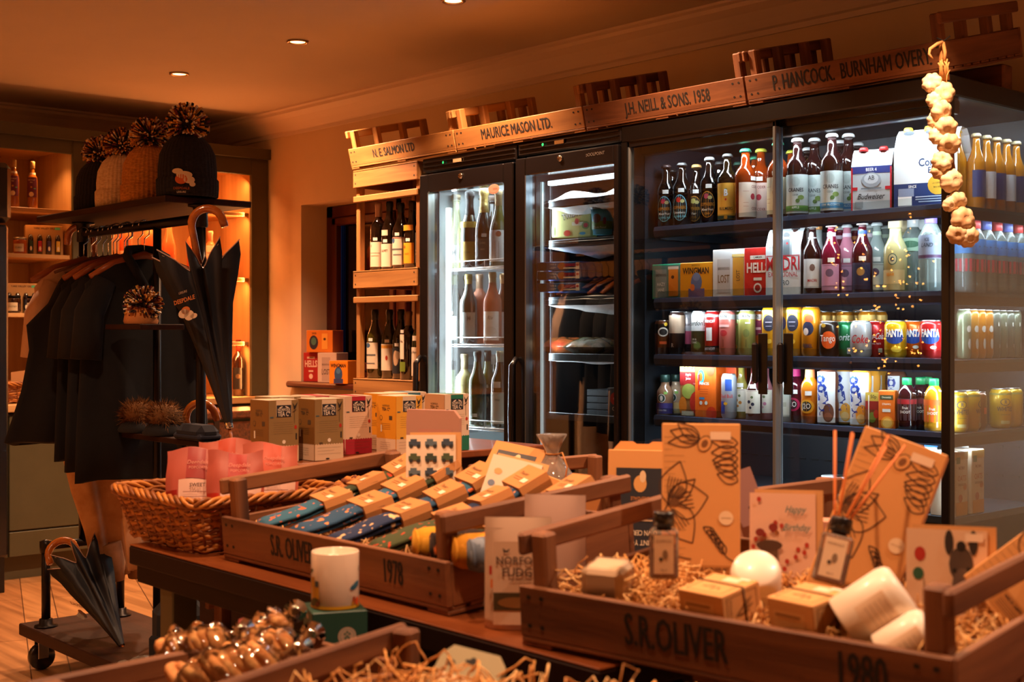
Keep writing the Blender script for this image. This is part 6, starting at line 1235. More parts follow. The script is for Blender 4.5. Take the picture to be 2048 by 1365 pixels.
def kbox(label, px, py, d, w_, dd, h, rot, art, z=None, name='kraft_box', c='#cc8e50', cat='gift box', flap=False, group=None):
    p = at(px, py, d); t = thing(name, label, cat, (p.x, p.y, p.z if z is None else z), rot, group); m = MB()
    m.box((0, 0, h/2), (w_, dd, h), noisy('kraft'+c, c, c, freq=30, rough=.7) if False else mat(c, .72), .0015); m.build('carton', t)
    a = MB(T(0, -dd/2-.0003, 0)); add_texts(a, None, [tuple([s[0], s[1]*w_, s[2]*h]+([s[3]*w_, s[4]*h]+list(s[5:]) if s[0] in ('d', 'r') else [s[3]]+list(s[4:]))) for s in art])
    if art: a.build('front_print', t)
    if flap: m = MB(); m.poly([(-w_/2+.004, h), (w_/2-.004, h), (w_/2-.02, h+.018), (.02, h+.018), (.012, h+.013), (-.012, h+.013), (-.02, h+.018), (-w_/2+.02, h+.018)], .0015, mat(c, .72), M=T(0, dd/2-.003, 0)); m.build('tuck_flap', t, fix=True)
    return t
DEER = [('r', 0, .5, .74, .7, '#24262e'), ('d', .0, .72, .1, .07, '#d09858'), ('d', .04, .78, .05, .05, '#d8b890'), ('DEEPDALE', 0, .60, .007, '#b8743c', {'rot': PI}), ('PAINT YOUR', 0, .24, .010, '#e0c8a8', {'rot': PI, 'wmax': .07}), ('OWN CERAMIC', 0, .32, .010, '#e0c8a8', {'rot': PI, 'wmax': .07}), ('r', 0, .42, .4, .012, '#b89878'), ('r', 0, .47, .45, .012, '#b89878'), ('r', 0, .52, .35, .012, '#b89878')]
def rot3(rz, rx=0, ry=0): return (Matrix.Rotation(rz, 3, 'Z') @ Matrix.Rotation(rx, 3, 'X') @ Matrix.Rotation(ry, 3, 'Y')).to_euler()
kbox('kraft box with a dark stag panel leaning back behind the clear-wrapped card', 992, 985, 3.0, .13, .03, .17, rot3(.62, -.75, .22), DEER, z=.88, flap=True)
kbox('kraft box with an upside-down dark printed panel by the tall flower box', 1280, 1010, 2.62, .13, .035, .24, rot3(.62, -.12, .0), DEER, z=TT+.004, flap=True)
kbox('long open kraft box lying across the back crate above the sock crate rail', 1105, 1000, 2.98, .21, .10, .045, rot3(-.15, -.35, .12), [], z=.90)
card('white card in clear cellophane with orange and blue dots leaning on the sock crate rail', 995, 1020, 2.62, .105, .14, '#c8b29a', [('d', -.3, .75, .08, .05, '#d8843c'), ('d', -.36, .55, .07, .05, '#4a5a78'), ('r', .1, .3, .3, .25, '#7a7c54'), ('d', -.1, .35, .05, .03, '#40382c'), ('d', .3, .25, .1, .08, '#a08868')], lean=.55, z=.90, roll_=.25, rz=.75)
t = thing('cellophane_bag', 'clear cellophane bag tied with twine behind the long kraft box', 'bag', tuple(at(1105, 0, 3.05))[:2]+(.84,), .5)
m = MB(); m.lathe([(.055, 0), (.062, .04), (.055, .09), (.03, .13), (.012, .155), (.02, .175), (.035, .20)], glassy('cello', '#d8ccc4', 2.5, rough=.06, tr=.75), 22, fn=lambda a, z: 1+.12*math.sin(a*5+z*40)); m.build('film', t)
m = MB(); m.tube([(.015*math.cos(a), .015*math.sin(a), .155) for a in [i*.6 for i in range(11)]]+[(.03, -.02, .16), (.045, -.03, .13), (.04, -.03, .10)], .002, mat('#b07840', .8), 6); m.build('twine', t)
m = MB(); m.box((0, 0, .05), (.07, .05, .09), mat('#6a6070', .6), .01); m.build('contents', t)
# ================================================================ wicker basket and pink bags
basket('wicker basket of pink and red snack bags on the table corner', (-2.735, 1.545, TT+.001), 0, .345, .33, .112, .028, 12)
def pouch(label, x, y, z, h, w_, rz, lean, c, c2, name='snack_bag'):
    t = thing(name, label, 'snack bag', (x, y, z), rot3(rz, -lean), 'pink and red snack bags in the wicker basket'); n = 12; vs = []
    for s_ in (-1, 1):
        for i in range(n+1):
            for j in range(n+1):
                u, v = i/n*2-1, j/n; th = .028*(1-abs(u)**3)*max(0, 1-(v*1.02)**2.2)+.001
                vs.append((u*w_/2*(1-.03*math.sin(v*9)), s_*th+.004*noise.noise(Vector((u*3, v*4, x*9))), v*h+.006*math.sin(u*3+x*20)*v))
    N_ = (n+1)**2; fs = []; m = MB()
    for i in range(n):
        for j in range(n): a = i*(n+1)+j; fs += [[a, a+n+1, a+n+2, a+1], [N_+a, N_+a+1, N_+a+n+2, N_+a+n+1]]
    m.add(vs, fs, mat(c, .5), True); m.build('foil_pouch', t)
    a = MB()
    def sheet(u0, u1, v0, v1, mt, off):
        k = 6; vv = []
        for i in range(k+1):
            for j in range(k+1):
                u, v = (u0+(u1-u0)*i/k), v0+(v1-v0)*j/k; th = .028*(1-abs(u)**3)*max(0, 1-(v*1.02)**2.2)+.001
                vv.append((u*w_/2*(1-.03*math.sin(v*9)), -th+.004*noise.noise(Vector((u*3, v*4, x*9)))-off, v*h+.006*math.sin(u*3+x*20)*v))
        a.add(vv, [[i*(k+1)+j, (i+1)*(k+1)+j, (i+1)*(k+1)+j+1, i*(k+1)+j+1] for i in range(k) for j in range(k)], mt, True)
    sheet(-.25, .42, .55, .99, mat(c2, .5), .0012); sheet(-.5, .9, .03, .54, mat('#d8b0a0', .5), .0014); sheet(-.98, -.55, .05, .4, mat(c2, .4), .0012)
    yy = -.026; a.text('Deepdale', .01, h*.80, .009, mat('#e8a090', .5), y=yy+.010, shear=.2); a.text('POPCORN', .01, h*.72, .006, mat('#e8a090', .5), y=yy+.006)
    a.text('SWEET', .012, h*.46, .008, mat('#40201c', .5), y=yy-.007, bold=.02)
    for i in range(3): a.rect(-.02, .045, h*(.36-.07*i), h*(.368-.07*i), mat('#7a4038', .5), y=yy-.009)
    a.build('front_print', t); return t
PK, RD = '#a84e40', '#8e1812'
pouch('front pink bag at the basket end, red block with white script', -2.735, 1.455, .85, .16, .125, .95, .22, PK, RD)
pouch('front pink bag nearest the crate rail, its label partly hidden', -2.625, 1.50, .848, .16, .125, 1.0, .2, PK, '#a82418')
pouch('rear pink bag at the back of the basket with an orange block', -2.80, 1.57, .845, .175, .125, .95, .18, '#b85c48', '#b83e1c')
pouch('rear pink bag closest to the tea boxes with an orange block', -2.685, 1.625, .84, .175, .13, .95, .18, '#b85c48', '#bc421e')
basket('low wicker basket behind the sock crate holding dried seed heads', (-2.63, 1.92, TT+.001), 0, .26, .30, .075, .02, 8, detail=.8)
def lumps(name, label, cx_, cy_, cz_, a, b_, c, n, r, cols, seed, cat):
    rnd = random.Random(seed); m = MB(); ms = [mat(q, .8) for q in cols]
    m.box((0, 0, c*.4), (a*1.5, b_*1.5, c*.8), ms[0], .01)
    for i in range(n):
        u, v = rnd.uniform(-1, 1), rnd.uniform(-1, 1); zt_2 = c*(1-.35*(u*u+v*v)); q = Vector((u*a, v*b_, zt_2)); k = r*rnd.uniform(.7, 1.3)
        m.lathe([(0, -k), (k*.8, -k*.5), (k, 0), (k*.75, k*.6), (0, k)], rnd.choice(ms), 7, M=Matrix.Translation(q))
    o = m.build(name, loc=(cx_, cy_, cz_)); return tag(o, label, cat, None, 'stuff')
lumps('dried_seed_heads', 'bunch of brown dried seed heads in the low basket', -2.65, 1.84, .82, .07, .07, .10, 170, .008, ['#9a5a24', '#c07a34', '#6a3414'], 2, 'dried flowers')
lumps('dried_flower_heads', 'mass of pale dried flower heads beside the brown ones', -2.62, 1.98, .82, .07, .08, .115, 420, .0048, ['#b89878', '#8a6a50', '#d8bc98'], 4, 'dried flowers')
# ================================================================ tea boxes
def tea(label, px, d, body, side, base, band, p=None, rz=0, flag=True, w_=.088, h=.156):
    if p is None: q = at(px, 0, d); x, y = q.x-w_/2, q.y+w_/2
    else: x, y = p
    t = thing('tea_box', label, 'tea box', (x, y, .9505), rz, 'tea boxes in a row behind the crates'); m = MB()
    m.box((0, 0, h/2), (w_, w_, h), mat(side, .6), .0015); m.build('carton', t)
    def face(M, body_, dark):
        a = MB(M); W = w_; z1 = h*.26
        a.rect(-W/2+.001, W/2-.001, z1, h-.001, mat(body_, .6), y=-.0003)
        pts = [(-W/2+.001, .001), (W/2-.001, .001), (W/2-.001, z1)]; nn = 22
        for i in range(nn+1): x_ = W/2-.001-(W-.002)*i/nn; pts.append((x_, z1+(.0022 if i % 2 else -.0005)))
        a.patch(pts, mat(base, .6), M=T(0, -.0005, 0))
        ln = mat('#4a3a28', .6)
        if dark:
            a.text('NORFOLK', 0, h*.83, .0055, ln, y=-.001, wmax=.032); a.text('TEA C\u00ba', 0, h*.77, .008, ln, y=-.001, wmax=.036, bold=.02)
            a.disc(-.022, h*.62, .006, .007, ln, y=-.0008); a.disc(-.022, h*.62, .0045, .0055, mat(body_, .6), y=-.0009); a.rect(.014, .028, h*.59, h*.66, ln, y=-.0008); a.rect(-.024, -.018, h*.38, h*.5, mat('#e8dcc8', .6), y=-.0008)
            for i in range(4): a.rect(-.02, .02, h*(.52-.03*i), h*(.524-.03*i), ln, y=-.0008)
            for i in range(4): a.rect(-.025, .02, h*(.2-.035*i), h*(.203-.035*i), mat('#8a6a58', .6), y=-.0012)
        else:
            if band: a.rect(-.022, .022, h*.74, h-.001, mat(band, .6), y=-.0006)
            a.rect(-.021, .021, h*.73, h*.92, mat('#1c2030', .5), y=-.0009)
            a.text('NORFOLK', 0, h*.845, .0066, mat('#e8dccc', .6), y=-.0013, wmax=.036, bold=.01); a.text('TEA C\u00ba', 0, h*.775, .0115, mat('#e8dccc', .6), y=-.0013, wmax=.036, bold=.015)
            for x_ in (-.009, .009): a.disc(x_, h*.885, .006, .0015, mat('#e8dccc', .6), y=-.0013, rot=.4 if x_ < 0 else -.4)
            a.patch([(.025, h*.96), (.031, h*.90), (.040, h*.965), (.034, h*.86), (.029, h*.84)], mat('#1c1a1c', .6), M=T(0, -.0009, 0))
            a.rect(.030, .0312, h*.62, h*.82, ln, y=-.0008); a.disc(.0305, h*.82, .007, .0015, ln, y=-.0008, rot=.6); a.disc(.034, h*.56, .004, .005, mat('#b02818' if band else '#3a3024', .6), y=-.0008)
            a.rect(-.040, -.030, h*.72, h*.74, mat('#3a5a6a', .6), y=-.0008); a.rect(.034, .038, h*.36, h*.46, mat('#1c1a1c', .6), y=-.0008)
            for i in range(6): a.rect(-.03, .026, h*(.64-.035*i), h*(.6425-.035*i), mat('#5a4a38', .6), y=-.0008)
            a.disc(0, h*.33, .005, .005, mat('#e8dccc', .6), y=-.0009); a.rect(-.03, -.02, h*.27, h*.30, ln, y=-.0008)
            for i in range(3): a.rect(-.035, .035-.02*(i % 2), h*(.21-.05*i), h*(.2125-.05*i), mat('#5a4a3c', .6), y=-.0012)
            a.disc(-.005, h*.03, .006, .002, mat('#1c1a1c', .6), y=-.0012)
        a.build('side_print' if dark else 'front_print', t)
    face(T(0, -w_/2, 0), side, True); face(T(w_/2, 0, 0, 0, 0, PI/2), body, False)
    a = MB(T(0, 0, h, -PI/2, 0, 0)); a.rect(-w_/2+.001, w_/2-.001, -w_/2+.001, w_/2-.001, mat('#d8c8b0', .6), y=-.0003); a.rect(-w_/2+.001, w_/2-.001, -.022, .022, mat(band or body, .6), y=-.0005); a.build('top_flap', t)
OB, YB_ = '#8c7248', '#dc9a28'
tea('olive brown tea box at the end of the row next to the pink bags', 537, 3.27, OB, '#7a5220', '#d8bca0', '#d8c4a8')
tea('olive brown tea box, the second of the two olive ones', 629, 3.33, OB, '#7a5220', '#d8bca0', '#d8c4a8')
tea('white tea box with a crimson band half hidden by the second olive box', 690, 3.5, '#d8bca4', '#d8bca4', '#a01830', '#b02038')
tea('yellow tea box whose side only shows behind the front yellow one', 764, 3.64, YB_, '#d08a14', '#d8bca0', '#e0c8a8')
tea('yellow tea box with its front label showing in the middle of the row', 792, 3.5, '#e0a83c', '#d89018', '#d8bca0', '#d8c8b0')
tea('white tea box with a teal band at the fridge end of the row', 889, 3.6, '#d8c4b0', '#b8906c', '#107058', '#107058')
for i, (x, y, b_, bd, lb) in enumerate([(-3.03, 1.86, '#8c7248', '#d8c4a8', 'tea box behind the olive pair showing its pale top'), (-3.03, 1.97, '#d8bca4', '#b02038', 'tea box with a crimson striped top in the rear row'), (-3.03, 2.28, '#d8c4b0', '#2c6a80', 'tea box with a blue striped top in the rear row')]):
    tea(lb, 0, 0, b_, b_, '#d8bca0', bd, p=(x, y))
# ================================================================ mug on its box
pm = at(682, 0, 2.27); pm = Vector((pm.x, pm.y-.012, 0))
t = thing('mug_box', 'dark green square box with a round cream logo under the mug', 'box', (pm.x, pm.y, .7005), math.radians(66))
GRN = mat('#24483c', .45); m = MB(); m.box((0, 0, .052), (.094, .094, .104), GRN, .0015); m.build('carton', t)
a = MB(T(.012, -.0474, 0)); a.disc(0, .062, .0155, .0155, mat('#b89a84', .5), y=0, n=28); a.disc(0, .062, .0125, .0125, mat('#7a8a78', .5), y=-.0002, n=28); a.disc(0, .062, .0115, .0115, mat('#b89a84', .5), y=-.0004, n=28)
for dx_, dz in [(-.004, .004), (0, .007), (.004, .004), (0, 0), (-.003, -.003), (.003, -.003)]: a.disc(dx_, .062+dz, .002, .0025, mat('#5a6a58', .5), y=-.0006)
a.build('round_logo', t); a = MB(T(-.0474, 0, 0, 0, 0, -PI/2)); a.disc(.0, .09, .010, .004, mat('#c8a088', .5), y=0); a.disc(-.02, .05, .02, .03, mat('#3c5a44', .5), y=0); a.build('side_print', t)
t = thing('mug', 'white mug with a yellow tractor and hens standing on the green box', 'mug', (pm.x, pm.y, .8052), math.radians(68))
MW = mat('#e6cdb8', .18, coat=.6); R, H = .0410, .095
m = MB(); m.lathe([(R*.96, 0), (R, .003), (R, H-.002), (R-.0012, H), (R-.0035, H-.001), (R-.0038, .006), (0, .005)], MW, 40, caps=True); m.build('mug_body', t)
m = MB(); m.tube([(0, R-.001, .075), (0, R+.012, .080), (0, R+.027, .066), (0, R+.028, .04), (0, R+.014, .02), (0, R-.001, .020)], [.0055]*6, MW, 10); m.build('handle', t)
m = MB(); m.label(R+.0005, .001, .0065, .24, mat('#c8941c', .4), 40)
m.label(R+.0006, .018, .046, .020, mat('#c8921c', .4), 6, x=-.048); m.label(R+.0006, .036, .054, .012, mat('#c8921c', .4), 4, x=-.056); m.label(R+.0009, .038, .048, .009, mat('#28485c', .4), 4, x=-.044)
for x, z, a_, b_, c in [(-.052, .012, .012, .007, '#2c3818'), (-.042, .010, .006, .005, '#6a2c14'), (.030, .038, .012, .005, '#2c5a70'), (.034, .042, .009, .004, '#3c7088'), (.027, .014, .004, .008, '#9a3c14'), (.036, .012, .005, .008, '#c84818'), (.024, .010, .003, .004, '#b8842c'), (-.06, .064, .006, .004, '#4a5230')]: m.disc(x, z, a_, b_, mat(c, .4), R=R+.0012, rot=.25)
m.text('Co', .040, .066, .010, mat('#3a4440', .4), R=R+.001, shear=.3, align='LEFT'); m.build('printed_scene', t)
# ================================================================ lower crates with biscuits and straw
crate('low crate of straw in front of the table, empty post showing', (-1.327, .66, .7005), math.radians(18), 0, L=.70, W=.46)
def inC(rnd):
    u, v = rnd.uniform(.05, .66), rnd.uniform(.06, .42); c_, s_ = math.cos(.314), math.sin(.314)
    return -1.327+u*c_-v*s_, .66+u*s_+v*c_
straw('curly straw in the low front crate', 950, inC, .765, .075, 8, r=.0012, loop=.040, long=.5, inside=within(-1.327, .66, .314, .70, .46))
crate('small crate under the biscuit bags', (-1.80, .70, .7005), .08, 0, L=.33, W=.44, RH=.08)
crate('old empty crate on the under shelf behind the biscuit bags', (-2.655, 1.44, .5205), 0, 0, L=.7, W=.42)
BIS = [noisy('biscuit', '#b06a30', '#e0a060', freq=40, rough=.8, bump=.8), noisy('biscuit2', '#b87038', '#e4b070', freq=50, rough=.8, bump=.8)]
def biscuits(label, p, rz, ry, L, W, H, seed):
    t = thing('biscuit_bag', label, 'biscuits', p, rot3(rz, 0, ry)); rnd = random.Random(seed); n = int(L/.013)
    for i in range(n):
        for j in range(1):
            m = MB(); R = W*.42; m.lathe([(0, -.008), (R*.9, -.007), (R, 0), (R*.9, .007), (R*.4, .010), (0, .011)], BIS[(i+j) % 2], 18, M=T(-L/2+L*(i+.5)/n, rnd.uniform(-.06, .06)*W, H*.62+rnd.uniform(-.003, .003), rnd.uniform(-.2, .2), 1.02+rnd.uniform(-.18, .18), rnd.uniform(-.2, .2)), fn=lambda a, z, s=rnd.random()*6: 1+.04*math.sin(a*5+s)); m.build('biscuit', t)
    m = MB(); pillow(m, L*1.22, W*1.25, H*1.25, FILM, seed, 18, .018); m.build('cellophane', t)
    m = MB(); m.tube([(L*.62, 0, H*.55), (L*.7, .01, H*.62), (L*.8, -.01, H*.7), (L*.86, .01, H*.68)], [.012, .006, .012, .02], FILM, 10); m.build('gathered_end', t)
p1 = at(462, 1322, 1.86)
biscuits('largest clear bag of ginger biscuits at the front of the pile', (p1.x, p1.y, .765), 1.0, -.22, .125, .085, .05, 1)
biscuits('clear bag of darker biscuits between the front bag and the mug box', (-1.70, 1.03, .772), 1.0, -.25, .085, .075, .048, 2)
biscuits('smallest clear bag of biscuits peeping up beside the mug box', (-1.86, 1.14, .765), 1.1, -.5, .06, .055, .045, 3)
biscuits('clear bag of biscuits lying at the back of the pile', (-1.83, .98, .772), .9, -.2, .09, .06, .04, 4)
t = thing('hook_hole_bag', 'grey-green paper bag with a hanging hole lying in the straw', 'bag', tuple(at(930, 1352, 1.72)), rot3(.75, -.9, .35))
m = MB(); m.poly([(-.04, -.06), (.04, -.06), (.045, .03), (.03, .045), (-.035, .04), (-.045, .02)], .012, mat('#8a7a50', .6)); m.build('paper_bag', t, fix=True)
m = MB(); m.disc(.0, .022, .010, .0035, mat('#1c140c', .8), y=-.0008); m.disc(0, .026, .004, .004, mat('#1c140c', .8), y=-.0008); m.disc(-.026, .012, .006, .005, mat('#3c3018', .8), y=-.0008); m.rect(-.035, .035, -.055, -.005, mat('#d8b890', .6), y=-.0006); m.rect(.0, .025, -.025, -.01, mat('#e8d8c0', .6), y=-.0012); m.build('printed_header', t)
t = thing('glass_jar', 'small glass jar lid just showing in the front straw', 'jar', tuple(at(745, 1372, 1.62))[:2]+(.745,), (.3, .2, 0))
m = MB(); m.lathe([(.03, 0), (.033, .01), (.033, .05), (.026, .06)], mat('#50402c', .1, coat=1), 24); m.build('jar_body', t); m = MB(); m.lathe([(.029, .058), (.029, .07), (.025, .073), (0, .073)], mat('#a0988c', .3, .8), 24); m.build('lid', t)
# ================================================================ fudge bag and pouch between the crates
def fudge(label, x, y, z, w_, h, c, front, rz, name='fudge_bag'):
    t = thing(name, label, 'bag', (x, y, z), rz); m = MB(); n = 12; vs = []
    for s_ in (-1, 1):
        for i in range(n+1):
            for j in range(n+1):
                u, v = i/n*2-1, j/n; th = .024*(1-abs(u)**4)*max(0, 1-v**3)+.0015; vs.append((u*w_/2, s_*th, v*h))
    N_ = (n+1)**2; fs = []
    for i in range(n):
        for j in range(n): a = i*(n+1)+j; fs += [[a, a+n+1, a+n+2, a+1], [N_+a, N_+a+1, N_+a+n+2, N_+a+n+1]]
    fs += [[i*(n+1), N_+i*(n+1), N_+(i+1)*(n+1), (i+1)*(n+1)] for i in range(n)]
    m.add(vs, fs, mat(c, .4, coat=.2), True); m.build('stand_up_pouch', t)
    if front:
        a = MB(); y0 = -.027
        a.rect(-w_*.36, w_*.42, h*.05, h*.80, mat('#d8b496', .5), y=y0+.0015); a.rect(-w_*.36, w_*.42, h*.18, h*.34, mat('#4a3c24', .4), y=y0+.0008); a.disc(0, h*.25, w_*.3, h*.05, mat('#8a5c2c', .6), y=y0+.0004)
        a.text('NORFOLK', .004, h*.625, .012, mat('#5a3c2c', .5), y=y0, wmax=w_*.72, bold=.02); a.text('FUDGE', .004, h*.52, .013, mat('#5a3c2c', .5), y=y0, wmax=w_*.7, bold=.02); a.text('Handmade', .004, h*.46, .006, mat('#8a6048', .5), y=y0, shear=.3)
        a.patch([(-.012, h*.74), (-.006, h*.715), (0, h*.74), (-.003, h*.705), (-.006, h*.70), (-.010, h*.705)], mat('#20181c', .5), M=T(-.012, y0, 0)); a.rect(-w_*.42, -w_*.38, h*.5, h*.58, mat('#b02818', .5), y=y0+.001); a.rect(-w_*.40, -w_*.37, h*.38, h*.46, mat('#d86c20', .5), y=y0+.001); a.rect(-w_/2+.004, w_/2-.004, h*.9, h*.905, mat('#b89880', .5), y=-.0075); a.build('front_print', t)
fudge('cream fudge bag standing between the two big crates', -1.590, 1.425, TT+.001, .108, .178, '#c8a890', True, math.radians(46))
fudge('plain frosted pouch behind the fudge bag', -1.635, 1.55, TT+.001, .105, .20, '#b8988a', False, math.radians(38), name='frosted_pouch')
# ================================================================ gift crate with straw
B0 = Vector((-1.497, 1.348)); rB = math.radians(6.2); tB = math.radians(4)
crate('crate stencilled 1980 with candles and soap in straw', (B0.x, B0.y, TT+.001), rB, tB, L=.685, W=.46, text='S.R.OLIVER', tx=.285, th=.046, sub=('1980', .565), tsx=.55)
def inB(rnd):
    u, v = rnd.uniform(.03, .655), rnd.uniform(.03, .43); return B0.x+u*math.cos(rB)-v*math.sin(rB), B0.y+u*math.sin(rB)+v*math.cos(rB)
straw('pale curly straw filling the gift crate', 1700, inB, .852, .028, 11, r=.0010, loop=.026, long=.4, inside=within(B0.x, B0.y, rB, .685, .45))
straw('extra tuft of straw heaped in the left front of the gift crate', 160, lambda r: (r.uniform(-1.45, -1.36), r.uniform(1.42, 1.56)), .872, .03, 12, r=.0011, loop=.034, long=.4, inside=within(B0.x, B0.y, rB, .685, .45))['label'] = 'tuft of straw heaped beside the white wax cube'
def petals(a, M0=None):
    ln = mat('#4a2a10', .7)
    def stroke(pts, w_=.0018):
        for i in range(len(pts)-1):
            x0, z0, x1, z1 = *pts[i], *pts[i+1]; dx, dz = x1-x0, z1-z0; l = math.hypot(dx, dz) or 1; nx, nz = -dz/l*w_/2, dx/l*w_/2
            a.patch([(x0-nx, z0-nz), (x1-nx, z1-nz), (x1+nx, z1+nz), (x0+nx, z0+nz)], ln)
    def leaf(cx, cz, L, W, ang, veins=3, w_=.0019):
        def tr(u, v): return (cx+u*math.cos(ang)-v*math.sin(ang), cz+u*math.sin(ang)+v*math.cos(ang))
        out = [tr(L*i/10, W*math.sin(PI*(i/10)**.8)) for i in range(11)]; out2 = [tr(L*i/10, -W*math.sin(PI*(i/10)**.8)) for i in range(11)]
        stroke(out, w_); stroke(out2, w_)
        for k in range(veins): q = (k-(veins-1)/2)/veins; stroke([tr(L*.15, W*q*.3), tr(L*.4, W*q*1.0), tr(L*.62, W*q*1.1)], w_*.7)
    return stroke, leaf
def flowerbox(label, loc, rot, w_=.126, h=.262, dd=.05, c='#d49656'):
    t = thing('flower_gift_box', label, 'gift box', loc, rot, 'flower-drawn kraft gift boxes'); m = MB(); m.box((0, 0, h/2), (w_, dd, h), mat(c, .72), .0015); m.build('carton', t)
    a = MB(T(0, -dd/2-.0006, 0)); st, lf = petals(a)
    # poppy on the lower left, seed pod top left, oak leaves on the right
    for an, L, W in [(1.3, .072, .022), (.2, .066, .030), (-1.0, .074, .026), (.75, .06, .014)]: lf(-w_*.42, h*.50, L, W, an, 5)
    a.disc(-w_*.34, h*.51, .008, .007, mat('#6a4018', .7), y=-.0002)
    for an, L, W in [(2.85, .05, .012), (3.25, .052, .010), (2.5, .045, .010)]: lf(-.002, h*.90, L, W, an, 1)
    a.disc(.006, h*.875, .011, .014, mat('#4a2a10', .7), y=-.0002, rot=-.5); a.disc(.006, h*.875, .0095, .0125, mat(c, .72), y=-.0004, rot=-.5); a.disc(.006, h*.875, .005, .007, mat('#7a4a20', .7), y=-.0006, rot=-.5)
    for k in range(9):
        zc_ = h*(.88-.022*k*2.1) if k < 6 else h*.3; x0 = w_*.47
        if k < 6: lf(x0, zc_, .045-.002*k, .010, PI-.1+.22*math.sin(k), 1)
    for k in range(5): lf(w_*.18+.004*k, h*(.32-.03*k), .022, .006, 2.6-.15*k, 1)
    st([(w_*.12, h*.36), (w_*.22, h*.25), (w_*.33, h*.18), (w_*.47, h*.14)]); st([(-w_*.3, h*.18), (-w_*.2, h*.17), (-w_*.12, h*.165)])
    for i in range(24): st([(-w_*.47, h*(.04+.038*i)), (-w_*.47+w_*(.2+.1*math.sin(i*1.7)), h*(.04+.038*i))], .0004)
    a.build('line_drawing', t)
    a = MB(T(0, -dd/2-.0012, 0)); a.disc(w_*.32, h*.42, .0115, .0115, mat('#e8c8a0', .6), n=24); a.text('MADE IN NORFOLK', w_*.32, h*.42, .0022, mat('#a07850', .6), y=-.0003, wmax=.016); a.build('round_sticker', t)
    a = MB(T(0, -dd/2-.0012, 0)); a.rect(w_*.12, w_*.38, h*.90, h*.95, mat('#e8c8a8', .6)); a.build('price_sticker', t)
    a = MB(T(0, -dd/2-.001, 0)); a.rect(-w_*.14, w_*.40, h*.02, h*.13, mat('#b87838', .7)); a.text('WICK DIFFUSER SET', w_*.13, h*.105, .005, mat('#4a2a10', .7), y=-.0004, wmax=w_*.45, bold=.02); [a.rect(-w_*.1, w_*.36, h*(.08-.012*i), h*(.084-.012*i), mat('#7a4a20', .7), y=-.0004) for i in range(4)]; a.build('information_panel', t)
    a = MB(T(w_/2+.0006, 0, 0, 0, 0, PI/2)); a.text('NORFOLK GIFTS', 0, h*.5, .006, mat('#8a5a30', .7), rot=PI/2, wmax=.12); [a.rect(-dd*.3+.012*i, -dd*.3+.0125+.012*i, h*.1, h*.3, mat('#a06c38', .7)) for i in range(2)]; a.build('side_print', t); return t
p = at(1402, 1110, 2.15); flowerbox('flower-drawn kraft box standing upright, gold bottle caps behind it', (p.x, p.y, .862), rot3(.68, -.10, 0))
p = at(1690, 1150, 1.98); flowerbox('flower-drawn kraft box leaning over beside the diffuser sticks', (p.x, p.y, .865), rot3(.50, -.18, .34))
p = at(1955, 1222, 1.80); flowerbox('flower-drawn kraft box toppled across the crate end behind the donkey card', (p.x+.01, p.y+.03, .885), rot3(.42, -.25, .86))
for px, top, lb in [(1376, 862, 'gold-capped bottle behind the upright flower box, at its seed pod'), (1432, 866, 'gold-capped bottle behind the upright flower box, by its white sticker')]:
    p = at(px, top, 2.30); H = p.z-.82
    bottle(lb, 'bottle', p.x, p.y, .82, kind='oil', H=H, R=.03, glass='#2a1408', cap=('screw', '#c89048'), rz=.6, group='gold-capped bottles behind the flower box', neck=(.80, .86, '#c89048', .55))
dots = [('d', ((i*37) % 97)/97*.9-.45, ((i*61) % 89)/89*.92+.04, .034, .028, '#a83420') for i in range(26)]
card('spotted birthday card with robins and a bird house', 1565, 1120, 2.13, .105, .145, '#d8ac90', [d_ for d_ in dots if not (d_[1] > .02 and .5 < d_[2] < .95)]+[('Happy', .2, .82, .011, '#4a6a68', {'shear': .3}), ('Birthday', .22, .62, .011, '#4a6a68', {'shear': .3}), ('r', -.2, .28, .26, .24, '#5a3c24'), ('d', -.2, .42, .2, .06, '#4a2e1c'), ('d', -.34, .56, .07, .045, '#7a2418'), ('d', -.14, .62, .07, .045, '#7a2418')], lean=.12, z=.868)
card('white card with a donkey face, red and green balloons', 1893, 1192, 1.84, .108, .125, '#dcb898', [('d', -.33, .72, .07, .08, '#b02c20'), ('d', -.35, .50, .07, .07, '#2c5a40'), ('r', -.28, .25, .012, .4, '#907860'), ('d', .03, .86, .055, .14, '#2c2420'), ('d', .33, .86, .055, .14, '#2c2420'), ('d', .18, .62, .15, .2, '#4a3c34'), ('d', .18, .82, .06, .06, '#1c1614'), ('d', .2, .40, .13, .18, '#5c4c44'), ('d', .18, .22, .10, .10, '#3a302c'), ('d', .1, .55, .025, .025, '#0c0a0a'), ('d', .27, .57, .025, .025, '#0c0a0a'), ('r', .34, .92, .22, .09, '#e8d0b8')], lean=.15, z=.872)
